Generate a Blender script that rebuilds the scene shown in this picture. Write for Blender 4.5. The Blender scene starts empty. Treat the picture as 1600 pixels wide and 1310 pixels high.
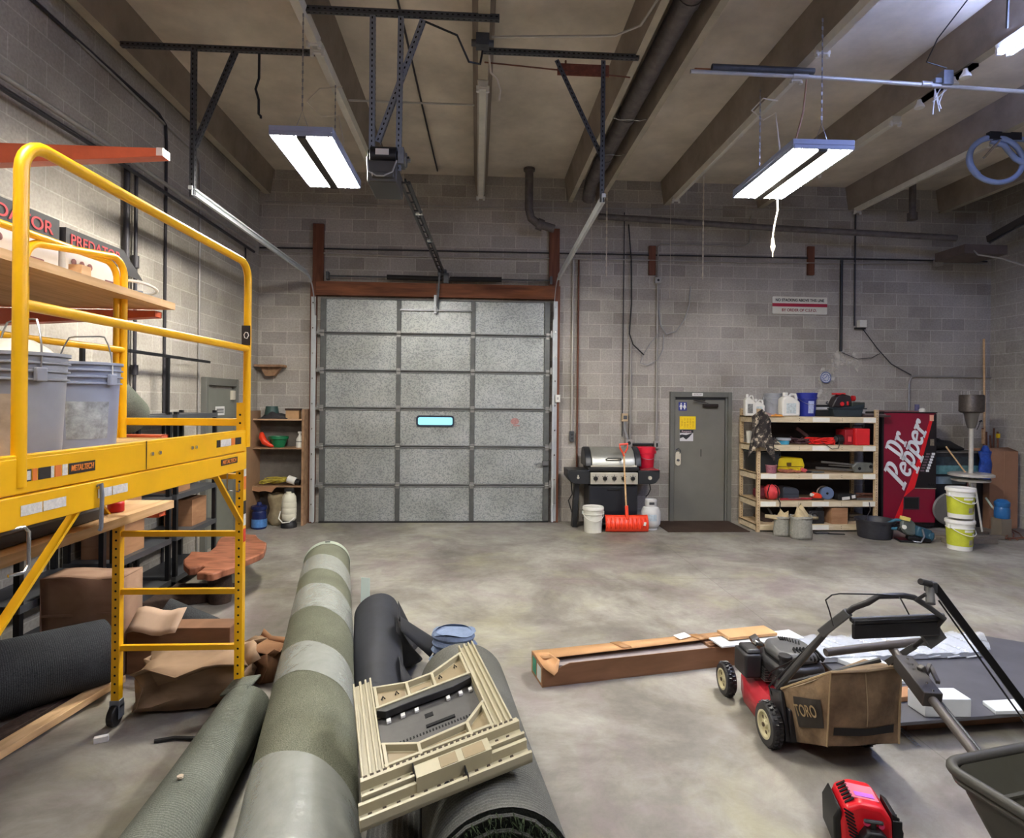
import bpy, math, random
from mathutils import Vector, Matrix, Euler
random.seed(7)
R = math.radians
S = bpy.context.scene
COL = S.collection

# ---------------------------------------------------------------- camera
F, CX, CY, CAMH, YAW, ROLL = 940.0, 800.0, 626.0, 1.98, R(3.35), 0.010
fw = Vector((math.sin(YAW), math.cos(YAW), 0))
r0 = Vector((math.cos(YAW), -math.sin(YAW), 0))
rt = r0*math.cos(ROLL) + Vector((0, 0, 1))*math.sin(ROLL)
up = -r0*math.sin(ROLL) + Vector((0, 0, 1))*math.cos(ROLL)
cam_d = bpy.data.cameras.new('camera')
cam = bpy.data.objects.new('camera', cam_d)
COL.objects.link(cam)
cam.matrix_world = Matrix(((rt.x, up.x, -fw.x, 0), (rt.y, up.y, -fw.y, 0), (rt.z, up.z, -fw.z, CAMH), (0, 0, 0, 1)))
cam_d.sensor_width = 36
cam_d.lens = F/1600*36
cam_d.shift_y = -(655-CY)/1600
cam_d.clip_start = .05
S.camera = cam

def at(px, py, x=None, y=None, z=None):
    """point of the room on the plane x=, y= or z= that is seen at a pixel of the photograph (1600 x 1310)"""
    d = fw + rt*((px-CX)/F) - up*((py-CY)/F)
    o = Vector((0, 0, CAMH))
    t = x/d.x if x is not None else y/d.y if y is not None else (z-CAMH)/d.z
    return o + d*t

# ---------------------------------------------------------------- world, exposure
w = bpy.data.worlds.new('world'); S.world = w; w.use_nodes = True
w.node_tree.nodes['Background'].inputs[0].default_value = (.62, .72, .9, 1)
w.node_tree.nodes['Background'].inputs[1].default_value = .25
S.view_settings.view_transform = 'Standard'
S.view_settings.look = 'None'
S.view_settings.gamma = 1
S.view_settings.use_curve_mapping = False
S.view_settings.exposure = 2.6
TUBE = 30.0       # emission strength of the fluorescent tubes
COOL = 24.0       # emission strength of the bluish strip tubes

# ---------------------------------------------------------------- materials
MATS = {}
def srgb(c):
    return tuple((v/255/12.92 if v/255 <= .04045 else ((v/255+.055)/1.055)**2.4) for v in c)
def mat(name, c, rough=.6, metal=0, vary=.0, vs=6, bump=0, bs=40, emit=None, es=0, alpha=1, spec=.5, stretch=None, trans=0):
    if name in MATS: return MATS[name]
    m = bpy.data.materials.new(name); m.use_nodes = True
    N, L = m.node_tree.nodes, m.node_tree.links
    b = N['Principled BSDF']
    col = srgb(c)
    b.inputs['Base Color'].default_value = (*col, 1)
    b.inputs['Roughness'].default_value = rough
    b.inputs['Metallic'].default_value = metal
    b.inputs['Specular IOR Level'].default_value = spec
    if trans: b.inputs['Transmission Weight'].default_value = trans
    if emit:
        b.inputs['Emission Color'].default_value = (*srgb(emit), 1)
        b.inputs['Emission Strength'].default_value = es
    if alpha < 1: b.inputs['Alpha'].default_value = alpha
    if vary or bump:
        tc = N.new('ShaderNodeTexCoord'); mp = N.new('ShaderNodeMapping')
        L.new(tc.outputs['Object'], mp.inputs[0])
        if stretch: mp.inputs['Scale'].default_value = stretch
    if vary:
        n = N.new('ShaderNodeTexNoise'); n.inputs['Scale'].default_value = vs; n.inputs['Detail'].default_value = 6
        n.inputs['Roughness'].default_value = .65
        L.new(mp.outputs[0], n.inputs[0])
        r = N.new('ShaderNodeValToRGB')
        e = r.color_ramp.elements
        e[0].position = .3; e[1].position = .7
        e[0].color = (*[max(0, v*(1-vary)) for v in col], 1); e[1].color = (*[min(1, v*(1+vary)) for v in col], 1)
        L.new(n.outputs[0], r.inputs[0]); L.new(r.outputs[0], b.inputs['Base Color'])
    if bump:
        n2 = N.new('ShaderNodeTexNoise'); n2.inputs['Scale'].default_value = bs; n2.inputs['Detail'].default_value = 4
        L.new(mp.outputs[0], n2.inputs[0])
        bp = N.new('ShaderNodeBump'); bp.inputs['Strength'].default_value = bump; bp.inputs['Distance'].default_value = .01
        L.new(n2.outputs[0], bp.inputs['Height']); L.new(bp.outputs[0], b.inputs['Normal'])
    MATS[name] = m
    return m

def nd(m, t, **k):
    n = m.node_tree.nodes.new(t)
    for a, v in k.items(): setattr(n, a, v)
    return n
def lk(m, a, b): m.node_tree.links.new(a, b)
def ramp(m, fac, stops):
    r = nd(m, 'ShaderNodeValToRGB')
    e = r.color_ramp.elements
    while len(e) < len(stops): e.new(.5)
    for el, (p, c) in zip(e, stops):
        el.position = p; el.color = (*srgb(c), 1) if max(c) > 1 else (*c, 1)
    lk(m, fac, r.inputs[0])
    return r
def mixc(m, fac, a, b, mode='MIX'):
    n = nd(m, 'ShaderNodeMix', data_type='RGBA', blend_type=mode)
    for inp, v in ((n.inputs[0], fac), (n.inputs[6], a), (n.inputs[7], b)):
        if hasattr(v, 'is_linked') or hasattr(v, 'links'): lk(m, v, inp)
        elif isinstance(v, (int, float)): inp.default_value = v
        else: inp.default_value = (*v, 1) if len(v) == 3 else v
    return n.outputs[2]

def block_wall(name, axis, c1, c2, mortar, tint=1.0):
    """concrete blocks 16 x 8 in; axis = the horizontal world axis of the wall"""
    m = bpy.data.materials.new(name); m.use_nodes = True
    b = m.node_tree.nodes['Principled BSDF']
    tc = nd(m, 'ShaderNodeTexCoord'); sp = nd(m, 'ShaderNodeSeparateXYZ'); cb = nd(m, 'ShaderNodeCombineXYZ')
    lk(m, tc.outputs['Object'], sp.inputs[0])
    lk(m, sp.outputs[axis], cb.inputs[0]); lk(m, sp.outputs[2], cb.inputs[1])
    br = nd(m, 'ShaderNodeTexBrick')
    br.inputs['Scale'].default_value = 1
    br.inputs['Brick Width'].default_value = .4064; br.inputs['Row Height'].default_value = .2032
    br.inputs['Mortar Size'].default_value = .0065; br.inputs['Mortar Smooth'].default_value = .3; br.inputs['Bias'].default_value = -.5
    br.inputs['Color1'].default_value = (*srgb(c1), 1); br.inputs['Color2'].default_value = (*srgb(c2), 1)
    br.inputs['Mortar'].default_value = (*srgb(mortar), 1)
    lk(m, cb.outputs[0], br.inputs['Vector'])
    n = nd(m, 'ShaderNodeTexNoise'); n.inputs['Scale'].default_value = .9; n.inputs['Detail'].default_value = 8; n.inputs['Roughness'].default_value = .6
    lk(m, tc.outputs['Object'], n.inputs[0])
    st = ramp(m, n.outputs[0], [(.3, (.66, .64, .62)), (.5, (.88, .87, .86)), (.68, (1, 1, 1))])
    n3 = nd(m, 'ShaderNodeTexNoise'); n3.inputs['Scale'].default_value = 38; n3.inputs['Detail'].default_value = 5
    lk(m, tc.outputs['Object'], n3.inputs[0])
    fine = ramp(m, n3.outputs[0], [(.3, (.72, .72, .72)), (.7, (1, 1, 1))])
    c = mixc(m, 1.0, br.outputs[0], st.outputs[0], 'MULTIPLY')
    c = mixc(m, .8, c, fine.outputs[0], 'MULTIPLY')
    n4 = nd(m, 'ShaderNodeTexNoise'); n4.inputs['Scale'].default_value = 1.7; n4.inputs['Detail'].default_value = 9; n4.inputs['Roughness'].default_value = .75
    mp = nd(m, 'ShaderNodeMapping'); mp.inputs['Location'].default_value = (5.3, 2.1, 7.7); lk(m, tc.outputs['Object'], mp.inputs[0]); lk(m, mp.outputs[0], n4.inputs[0])
    chalk = ramp(m, n4.outputs[0], [(.62, (0, 0, 0)), (.72, (.45, .45, .45))])
    c = mixc(m, chalk.outputs[0], c, srgb((172, 168, 160)))
    lk(m, c, b.inputs['Base Color'])
    b.inputs['Roughness'].default_value = .9; b.inputs['Specular IOR Level'].default_value = .2
    bp = nd(m, 'ShaderNodeBump'); bp.inputs['Strength'].default_value = .35; bp.inputs['Distance'].default_value = .008
    lk(m, fine.outputs[0], bp.inputs['Height']); lk(m, bp.outputs[0], b.inputs['Normal'])
    return m

def floor_mat():
    m = bpy.data.materials.new('stained_concrete'); m.use_nodes = True
    b = m.node_tree.nodes['Principled BSDF']
    tc = nd(m, 'ShaderNodeTexCoord')
    def noise(s, d, r, loc, dist=0):
        mp = nd(m, 'ShaderNodeMapping'); mp.inputs['Location'].default_value = loc
        lk(m, tc.outputs['Object'], mp.inputs[0])
        n = nd(m, 'ShaderNodeTexNoise'); n.inputs['Scale'].default_value = s; n.inputs['Detail'].default_value = d
        n.inputs['Roughness'].default_value = r; n.inputs['Distortion'].default_value = dist
        lk(m, mp.outputs[0], n.inputs[0]); return n.outputs[0]
    base = ramp(m, noise(.75, 9, .68, (0, 0, 0), .5), [(.30, (98, 92, 86)), (.45, (128, 123, 115)), (.54, (150, 146, 137)), (.70, (178, 175, 167))])
    pur = ramp(m, noise(1.3, 8, .7, (9, 3, 1), .8), [(.50, (0, 0, 0)), (.66, (.65, .65, .65))])
    c = mixc(m, pur.outputs[0], base.outputs[0], srgb((134, 120, 121)))
    grn = ramp(m, noise(1.0, 8, .65, (2, 8, 4), .4), [(.52, (0, 0, 0)), (.68, (.6, .6, .6))])
    c = mixc(m, grn.outputs[0], c, srgb((160, 156, 128)))
    wear = ramp(m, noise(4.5, 12, .75, (4, 4, 4), 1.0), [(.35, (.74, .73, .72)), (.6, (1, 1, 1))])
    c = mixc(m, .75, c, wear.outputs[0], 'MULTIPLY')
    spot = ramp(m, noise(2.2, 4, .5, (7, 1, 2), 1.5), [(.70, (1, 1, 1)), (.78, (.62, .6, .58))])
    c = mixc(m, .7, c, spot.outputs[0], 'MULTIPLY')
    # saw-cut control joints along x and y
    sp = nd(m, 'ShaderNodeSeparateXYZ'); lk(m, tc.outputs['Object'], sp.inputs[0])
    tot = None
    for ax, v in ((0, 2.63), (0, 7.1), (1, 4.62), (1, 6.62), (1, .3)):
        s = nd(m, 'ShaderNodeMath', operation='SUBTRACT'); lk(m, sp.outputs[ax], s.inputs[0]); s.inputs[1].default_value = v
        a = nd(m, 'ShaderNodeMath', operation='ABSOLUTE'); lk(m, s.outputs[0], a.inputs[0])
        l = nd(m, 'ShaderNodeMath', operation='LESS_THAN'); lk(m, a.outputs[0], l.inputs[0]); l.inputs[1].default_value = .004
        if tot is None: tot = l.outputs[0]
        else:
            q = nd(m, 'ShaderNodeMath', operation='MAXIMUM'); lk(m, tot, q.inputs[0]); lk(m, l.outputs[0], q.inputs[1]); tot = q.outputs[0]
    q = nd(m, 'ShaderNodeMath', operation='MULTIPLY'); lk(m, tot, q.inputs[0]); q.inputs[1].default_value = .38
    c = mixc(m, q.outputs[0], c, srgb((62, 56, 52)))
    lk(m, c, b.inputs['Base Color'])
    rg = ramp(m, noise(2.5, 8, .7, (1, 5, 9)), [(.3, (.38, .38, .38)), (.7, (.68, .68, .68))])
    lk(m, rg.outputs[0], b.inputs['Roughness'])
    bp = nd(m, 'ShaderNodeBump'); bp.inputs['Strength'].default_value = .12; bp.inputs['Distance'].default_value = .01
    lk(m, noise(18, 8, .7, (3, 3, 3)), bp.inputs['Height']); lk(m, bp.outputs[0], b.inputs['Normal'])
    return m

def galv_mat():
    m = bpy.data.materials.new('galvanised_sheet'); m.use_nodes = True
    b = m.node_tree.nodes['Principled BSDF']
    tc = nd(m, 'ShaderNodeTexCoord')
    v = nd(m, 'ShaderNodeTexVoronoi'); v.inputs['Scale'].default_value = 60; lk(m, tc.outputs['Object'], v.inputs[0])
    n = nd(m, 'ShaderNodeTexNoise'); n.inputs['Scale'].default_value = 45; n.inputs['Detail'].default_value = 4; lk(m, tc.outputs['Object'], n.inputs[0])
    sx = nd(m, 'ShaderNodeSeparateColor'); lk(m, v.outputs['Color'], sx.inputs[0])
    mx = nd(m, 'ShaderNodeMath', operation='ADD'); lk(m, sx.outputs[0], mx.inputs[0]); lk(m, n.outputs[0], mx.inputs[1])
    r = ramp(m, mx.outputs[0], [(.3, (132, 138, 140)), (.95, (168, 173, 174)), (1.0, (184, 188, 188))])
    n2 = nd(m, 'ShaderNodeTexNoise'); n2.inputs['Scale'].default_value = 1.6; n2.inputs['Detail'].default_value = 8; lk(m, tc.outputs['Object'], n2.inputs[0])
    d = ramp(m, n2.outputs[0], [(.35, (.74, .74, .72)), (.65, (1, 1, 1))])
    c = mixc(m, 1.0, r.outputs[0], d.outputs[0], 'MULTIPLY')
    lk(m, c, b.inputs['Base Color'])
    b.inputs['Metallic'].default_value = .4; b.inputs['Roughness'].default_value = .42
    return m

def carpet_mat(name, ca, cb, ribs=0, axis=0, fine=220):
    """ribs: ribs per metre across local axis"""
    m = bpy.data.materials.new(name); m.use_nodes = True
    b = m.node_tree.nodes['Principled BSDF']
    tc = nd(m, 'ShaderNodeTexCoord')
    n = nd(m, 'ShaderNodeTexNoise'); n.inputs['Scale'].default_value = fine; n.inputs['Detail'].default_value = 3; lk(m, tc.outputs['Object'], n.inputs[0])
    n2 = nd(m, 'ShaderNodeTexNoise'); n2.inputs['Scale'].default_value = 3; n2.inputs['Detail'].default_value = 6; lk(m, tc.outputs['Object'], n2.inputs[0])
    r = ramp(m, n.outputs[0], [(.35, ca), (.65, cb)])
    d = ramp(m, n2.outputs[0], [(.3, (.7, .7, .68)), (.7, (1.0, 1.0, 1.0))])
    c = mixc(m, 1.0, r.outputs[0], d.outputs[0], 'MULTIPLY')
    h = n.outputs[0]
    if ribs:
        sp = nd(m, 'ShaderNodeSeparateXYZ'); lk(m, tc.outputs['Object'], sp.inputs[0])
        mu = nd(m, 'ShaderNodeMath', operation='MULTIPLY'); lk(m, sp.outputs[axis], mu.inputs[0]); mu.inputs[1].default_value = ribs*2*math.pi
        si = nd(m, 'ShaderNodeMath', operation='SINE'); lk(m, mu.outputs[0], si.inputs[0])
        rr = ramp(m, si.outputs[0], [(.0, (.68, .68, .68)), (.6, (1, 1, 1))])
        c = mixc(m, .8, c, rr.outputs[0], 'MULTIPLY'); h = rr.outputs[0]
    lk(m, c, b.inputs['Base Color'])
    b.inputs['Roughness'].default_value = .95; b.inputs['Specular IOR Level'].default_value = .15
    bp = nd(m, 'ShaderNodeBump'); bp.inputs['Strength'].default_value = .5; bp.inputs['Distance'].default_value = .006
    lk(m, h, bp.inputs['Height']); lk(m, bp.outputs[0], b.inputs['Normal'])
    return m

def wood_mat(name, ca, cb, stretch=(1, 12, 12), sc=2.2, rough=.7):
    m = bpy.data.materials.new(name); m.use_nodes = True
    b = m.node_tree.nodes['Principled BSDF']
    tc = nd(m, 'ShaderNodeTexCoord'); mp = nd(m, 'ShaderNodeMapping'); mp.inputs['Scale'].default_value = stretch
    lk(m, tc.outputs['Object'], mp.inputs[0])
    n = nd(m, 'ShaderNodeTexNoise'); n.inputs['Scale'].default_value = sc; n.inputs['Detail'].default_value = 8; n.inputs['Distortion'].default_value = .6
    lk(m, mp.outputs[0], n.inputs[0])
    r = ramp(m, n.outputs[0], [(.32, ca), (.68, cb)])
    lk(m, r.outputs[0], b.inputs['Base Color'])
    b.inputs['Roughness'].default_value = rough; b.inputs['Specular IOR Level'].default_value = .3
    return m

# ---------------------------------------------------------------- mesh builder
class MB:
    def __init__(s): s.v = []; s.f = []; s.m = []; s.sm = []; s.mi = 0; s.smooth = False
    def add(s, vs, fs, smooth=None):
        o = len(s.v); s.v += [Vector(v) for v in vs]
        for f in fs:
            s.f.append([i+o for i in f]); s.m.append(s.mi); s.sm.append(s.smooth if smooth is None else smooth)
        return s
    def mark(s): return len(s.v)
    def xf(s, M, start=0):
        for i in range(start, len(s.v)): s.v[i] = M @ s.v[i]
        return s
    def box(s, x0, x1, y0, y1, z0, z1):
        return s.add([(x0,y0,z0),(x1,y0,z0),(x1,y1,z0),(x0,y1,z0),(x0,y0,z1),(x1,y0,z1),(x1,y1,z1),(x0,y1,z1)],
                     [(0,3,2,1),(4,5,6,7),(0,1,5,4),(1,2,6,5),(2,3,7,6),(3,0,4,7)], False)
    def obox(s, c, size, e=(0,0,0)):
        k = s.mark(); a, b, d = size[0]/2, size[1]/2, size[2]/2
        s.box(-a, a, -b, b, -d, d)
        return s.xf(Matrix.Translation(Vector(c)) @ Euler(e).to_matrix().to_4x4(), k)
    def bar(s, p0, p1, w, h=None, upv=(0,0,1)):
        """rectangular bar from p0 to p1, w wide across, h high along upv"""
        p0, p1 = Vector(p0), Vector(p1); h = h or w
        d = (p1-p0); L = d.length; d.normalize(); u = Vector(upv)
        if abs(d.dot(u)) > .98: u = Vector((0,1,0))
        x = d.cross(u).normalized(); u = x.cross(d)
        vs = []
        for p in (p0, p1):
            for a, b in ((-1,-1),(1,-1),(1,1),(-1,1)): vs.append(p + x*(a*w/2) + u*(b*h/2))
        return s.add(vs, [(0,1,2,3),(7,6,5,4),(0,4,5,1),(1,5,6,2),(2,6,7,3),(3,7,4,0)], False)
    def cyl(s, p0, p1, r, r1=None, n=16, caps=True):
        return s.tube([p0, p1], [r, r if r1 is None else r1], n, caps)
    def tube(s, pts, r, n=10, caps=True, closed=False):
        pts = [Vector(p) for p in pts]; k = len(pts)
        rs = r if isinstance(r, (list, tuple)) else [r]*k
        o = len(s.v); prev = None
        for i, p in enumerate(pts):
            if closed: t = pts[(i+1) % k]-pts[i-1]
            else: t = pts[min(i+1, k-1)]-pts[max(i-1, 0)]
            t.normalize()
            if prev is None:
                u = Vector((0,0,1)) if abs(t.z) < .9 else Vector((1,0,0))
                u = (u - t*u.dot(t)).normalized()
            else: u = (prev - t*prev.dot(t)).normalized()
            prev = u; x = t.cross(u)
            for j in range(n):
                a = 2*math.pi*j/n
                s.v.append(p + (u*math.cos(a) + x*math.sin(a))*rs[i])
        for i in range(k if closed else k-1):
            for j in range(n):
                a, b = o+i*n+j, o+i*n+(j+1) % n; c, d = o+((i+1) % k)*n+(j+1) % n, o+((i+1) % k)*n+j
                s.f.append([a, b, c, d][::-1]); s.m.append(s.mi); s.sm.append(True)
        if caps and not closed:
            s.f.append([o+j for j in range(n)]); s.m.append(s.mi); s.sm.append(False)
            s.f.append([o+(k-1)*n+j for j in range(n)][::-1]); s.m.append(s.mi); s.sm.append(False)
        return s
    def lathe(s, prof, c=(0,0,0), n=28, M=None, caps=True):
        o = len(s.v); c = Vector(c)
        for (r, z) in prof:
            for j in range(n):
                a = 2*math.pi*j/n; s.v.append(c+Vector((r*math.cos(a), r*math.sin(a), z)))
        for i in range(len(prof)-1):
            for j in range(n):
                s.f.append([o+i*n+j, o+i*n+(j+1) % n, o+(i+1)*n+(j+1) % n, o+(i+1)*n+j]); s.m.append(s.mi); s.sm.append(True)
        if caps and prof[0][0] > 1e-4: s.f.append([o+j for j in range(n)][::-1]); s.m.append(s.mi); s.sm.append(False)
        if caps and prof[-1][0] > 1e-4: s.f.append([o+(len(prof)-1)*n+j for j in range(n)]); s.m.append(s.mi); s.sm.append(False)
        if M is not None: s.xf(M, o)
        return s
    def prism(s, poly, a0, a1, plane='xz'):
        k = len(poly); vs = []
        for a in (a0, a1):
            for (u, v) in poly:
                vs.append({'xz': (u, a, v), 'yz': (a, u, v), 'xy': (u, v, a)}[plane])
        return s.add(vs, [list(range(k)), list(range(2*k-1, k-1, -1))] + [(i, i+k, (i+1) % k+k, (i+1) % k) for i in range(k)], False)
    def grid(s, fn, nu, nv, smooth=True, thick=0):
        o = len(s.v)
        for i in range(nu+1):
            for j in range(nv+1): s.v.append(Vector(fn(i/nu, j/nv)))
        for i in range(nu):
            for j in range(nv):
                a = o+i*(nv+1)+j
                s.f.append([a, a+1, a+nv+2, a+nv+1]); s.m.append(s.mi); s.sm.append(smooth)
        return s
    def build(s, name, mats, parent=None, bevel=0, thick=0, sub=0, seg=2, origin=None):
        me = bpy.data.meshes.new(name)
        vs = s.v
        if origin is not None: vs = [v-Vector(origin) for v in vs]
        me.from_pydata([tuple(v) for v in vs], [], s.f)
        if not isinstance(mats, (list, tuple)): mats = [mats]
        for m in mats: me.materials.append(m)
        me.polygons.foreach_set('material_index', s.m); me.polygons.foreach_set('use_smooth', s.sm)
        me.validate(); me.update(); me.set_sharp_from_angle(angle=R(38))
        import bmesh
        bm = bmesh.new(); bm.from_mesh(me); bmesh.ops.recalc_face_normals(bm, faces=bm.faces[:]); bm.to_mesh(me); bm.free()
        o = bpy.data.objects.new(name, me); COL.objects.link(o)
        if origin is not None: o.location = origin
        if parent is not None: o.parent = parent
        if thick:
            q = o.modifiers.new('thick', 'SOLIDIFY'); q.thickness = thick
        if bevel:
            q = o.modifiers.new('bevel', 'BEVEL'); q.width = bevel; q.segments = seg; q.limit_method = 'ANGLE'
        if sub:
            q = o.modifiers.new('sub', 'SUBSURF'); q.levels = sub; q.render_levels = sub
        return o

def each(name, m, parent, fns, **k):
    for f_ in fns:
        b_ = MB(); f_(b_); b_.build(name, m, parent, **k)
def thing(name, label, cat, loc=(0,0,0), rz=0, group=None):
    o = bpy.data.objects.new(name, None); COL.objects.link(o); o.empty_display_size = .1
    o.location = loc; o.rotation_euler = (0, 0, rz)
    return tag(o, label, cat, group)
def tag(o, label, cat, group=None, kind=None):
    o['label'] = label; o['category'] = cat
    if group: o['group'] = group
    if kind: o['kind'] = kind
    return o
def struct(name, mb, m, **k):
    o = mb.build(name, m, **k); o['kind'] = 'structure'; return o
def kids(o): return [c for c in COL.objects if c.parent == o]
def dup(root, loc, rz=0, label=None, group=None, scale=None):
    r = root.copy(); COL.objects.link(r); r.location = loc; r.rotation_euler = (0, 0, rz)
    if scale: r.scale = scale
    if label: r['label'] = label
    if group: r['group'] = group
    def rec(a, b):
        for ch in kids(a):
            c = ch.copy(); COL.objects.link(c); c.parent = b; rec(ch, c)
    rec(root, r)
    return r
def text(name, s, size, m, parent, M, ext=.001, off=0, width=None, align='CENTER', shear=0):
    cu = bpy.data.curves.new(name, 'FONT'); cu.body = s; cu.size = size; cu.extrude = ext; cu.offset = off; cu.align_x = align; cu.align_y = 'CENTER'; cu.shear = shear
    t = bpy.data.objects.new(name+'_src', cu); COL.objects.link(t)
    bpy.context.view_layer.update()
    me = bpy.data.meshes.new_from_object(t.evaluated_get(bpy.context.evaluated_depsgraph_get()))
    bpy.data.objects.remove(t); bpy.data.curves.remove(cu)
    me.materials.clear(); me.materials.append(m)
    if width:
        xs = [v.co.x for v in me.vertices]; k = width/(max(xs)-min(xs)); c = (max(xs)+min(xs))/2
        for v in me.vertices: v.co.x = (v.co.x-c)*k
    me.transform(M)
    o = bpy.data.objects.new(name, me); COL.objects.link(o)
    if parent is not None: o.parent = parent
    return o
FRONT = Matrix.Rotation(R(90), 4, 'X')      # text facing -y, reading along +x
def T3(x, y, z): return Matrix.Translation((x, y, z))

black = mat('black_plastic', (24, 24, 26), .5, vary=.3)
blackm = mat('black_painted_steel', (22, 22, 25), .35, .2, vary=.3)
steel = mat('grey_steel', (128, 130, 134), .38, .8, vary=.2, vs=12)
dsteel = mat('dark_galvanised_steel', (84, 86, 90), .5, .6, vary=.25, vs=10)
chrome = mat('bright_metal', (200, 200, 200), .2, .95)
white = mat('white_plastic', (226, 224, 216), .45, vary=.06)
paper = mat('white_paper', (226, 224, 220), .8, vary=.05)
hole = mat('dark_hole', (14, 14, 15), .9)
card = wood_mat('brown_cardboard', (148, 108, 78), (172, 130, 96), (2, 2, 9), 1.5, .85)
cardd = wood_mat('dark_cardboard', (120, 88, 66), (146, 108, 82), (2, 2, 9), 1.5, .85)
lumber = wood_mat('pale_lumber', (196, 156, 112), (222, 186, 142), (10, 1, 10))
oldwood = wood_mat('old_brown_timber', (88, 54, 40), (122, 80, 58), (8, 8, 1))
red = mat('red_plastic', (196, 26, 32), .35, vary=.1)
orange = mat('orange_plastic', (236, 66, 34), .4, vary=.06)
# ================================================================ THE ROOM
BW = 9.84; XL = -3.5; XR = 8.8; YB = -6.0; ZC = 5.64; ZS = 5.25
wb = block_wall('block_wall_back', 0, (190, 184, 177), (142, 136, 131), (212, 207, 198))
wl = block_wall('block_wall_left', 1, (184, 178, 168), (158, 152, 145), (204, 198, 188))
struct('floor', MB().box(XL-.2, XR+.2, YB-.2, BW+.2, -.2, 0), floor_mat())
struct('wall_back', MB().box(XL-.2, XR+.2, BW, BW+.2, 0, ZC), wb)
struct('wall_left', MB().box(XL-.2, XL, YB, BW, 0, ZC), wl)
struct('wall_right', MB().box(XR, XR+.2, YB, BW, 0, ZC), wl)
struct('wall_front', MB().box(XL-.2, XR+.2, YB-.2, YB, 0, ZC), wb)
conc = mat('painted_roof_concrete', (206, 196, 180), .85, vary=.22, vs=1.3)
concd = mat('darker_beam_concrete', (140, 128, 116), .85, vary=.25, vs=2)  # beam sides toned darker than the slab and the soffits
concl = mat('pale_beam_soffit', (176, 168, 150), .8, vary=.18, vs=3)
c = MB(); c.box(XL-.2, XR+.2, YB-.2, BW+.2, ZC, ZC+.15)
struct('ceiling', c, conc)
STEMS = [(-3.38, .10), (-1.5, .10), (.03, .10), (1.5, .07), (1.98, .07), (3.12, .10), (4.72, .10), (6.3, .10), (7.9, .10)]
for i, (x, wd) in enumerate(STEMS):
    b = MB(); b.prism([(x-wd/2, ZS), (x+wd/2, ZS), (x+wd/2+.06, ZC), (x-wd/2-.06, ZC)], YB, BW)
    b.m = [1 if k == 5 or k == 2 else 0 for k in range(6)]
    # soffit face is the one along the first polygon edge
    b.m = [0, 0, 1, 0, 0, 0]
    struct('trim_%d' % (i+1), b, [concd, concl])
# dark lip running over the twin stems
# ---------------------------------------------------------------- overhead door (door_1)
galv = galv_mat()
d1 = bpy.data.objects.new('door_1', None); COL.objects.link(d1); d1['kind'] = 'structure'
d1['label'] = 'large galvanised sectional overhead door with small lit window'
X0, X1 = -2.5, 1.18
ZL = [0, .6, 1.22, 1.83, 2.43, 3.03, 3.6]
for k in range(6):
    z0, z1 = ZL[k]+.006, ZL[k+1]-.006
    b = MB(); b.box(X0, X1, 9.775, 9.80, z0, z1)
    sec = b.build('door_section', galv, d1)
    e = MB(); e.box(X0, X1, 9.755, 9.776, z1-.022, z1); e.box(X0, X1, 9.755, 9.776, z0, z0+.018); e.build('section_rail', mat('dull_rail', (112, 114, 114), .6, .3, vary=.2), sec, bevel=.003)
    e = MB()
    for x, ww in ((X0+.045, .09), (-1.26, .07), (-.07, .07), (X1-.045, .09)):
        e.box(x-ww/2, x+ww/2, 9.745, 9.77, z0+.02, z1-.022)
    e.build('stile', mat('galvanised_stile', (96, 98, 98), .5, .5, vary=.2), sec, bevel=.004)
hd = MB()
for z in ZL[1:6]:
    for x in (X0+.03, -1.26, -.07, X1-.03):
        hd.box(x-.03, x+.03, 9.735, 9.75, z-.05, z+.05); hd.cyl((x-.035, 9.735, z), (x+.035, 9.735, z), .012, n=8)
    for x in (X0-.02, X1+.02):
        hd.prism([(x-.03, z-.03), (x+.03, z-.03), (x+.012, z+.09), (x-.012, z+.09)], 9.70, 9.712)
        hd.cyl((x, 9.66, z), (x, 9.74, z), .022, n=10)
hd.build('hinge', mat('hinge_steel', (150, 150, 148), .4, .7), d1)
lb = MB(); lb.box(-1.24, -.09, 9.72, 9.755, 3.405, 3.43); lb.box(-.70, -.655, 9.70, 9.745, 3.36, 3.66); lb.obox((-.68, 9.69, 3.42), (.09, .03, .05), (0, .4, 0)); lb.build('lift_bracket', steel, d1)
# window
wx0, wx1, wz0, wz1 = -.97, -.36, 1.545, 1.725
def rrect(x0, x1, z0, z1, r, n=5):
    P = []
    for cx, cz, a0 in ((x1-r, z1-r, 0), (x0+r, z1-r, 90), (x0+r, z0+r, 180), (x1-r, z0+r, 270)):
        for i in range(n+1):
            a = R(a0+90*i/n); P.append((cx+r*math.cos(a), cz+r*math.sin(a)))
    return P
fr = MB(); outer = rrect(wx0, wx1, wz0, wz1, .05); inner = rrect(wx0+.028, wx1-.028, wz0+.028, wz1-.028, .03)
k = len(outer)
vs = [(x, 9.745, z) for x, z in outer]+[(x, 9.745, z) for x, z in inner]+[(x, 9.776, z) for x, z in outer]+[(x, 9.776, z) for x, z in inner]
fs = []
for i in range(k):
    j = (i+1) % k
    fs += [(i, j, j+k, i+k), (i, i+2*k, j+2*k, j), (i+k, j+k, j+3*k, i+3*k)]
fr.add(vs, fs); wf = fr.build('window_frame', mat('dark_blue_rubber', (28, 40, 62), .5), d1)
pn = MB(); pn.prism(inner, 9.762, 9.772); pn.build('window_pane', mat('frosted_daylight_pane', (150, 215, 235), .4, emit=(120, 205, 235), es=.20), wf)
st = MB(); st.prism([(.62+.07*math.cos(a*math.pi/6), 1.64+.055*math.sin(a*math.pi/6)) for a in range(12)], 9.766, 9.774); st.box(.60, .70, 9.766, 9.774, 1.56, 1.58)
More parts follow.
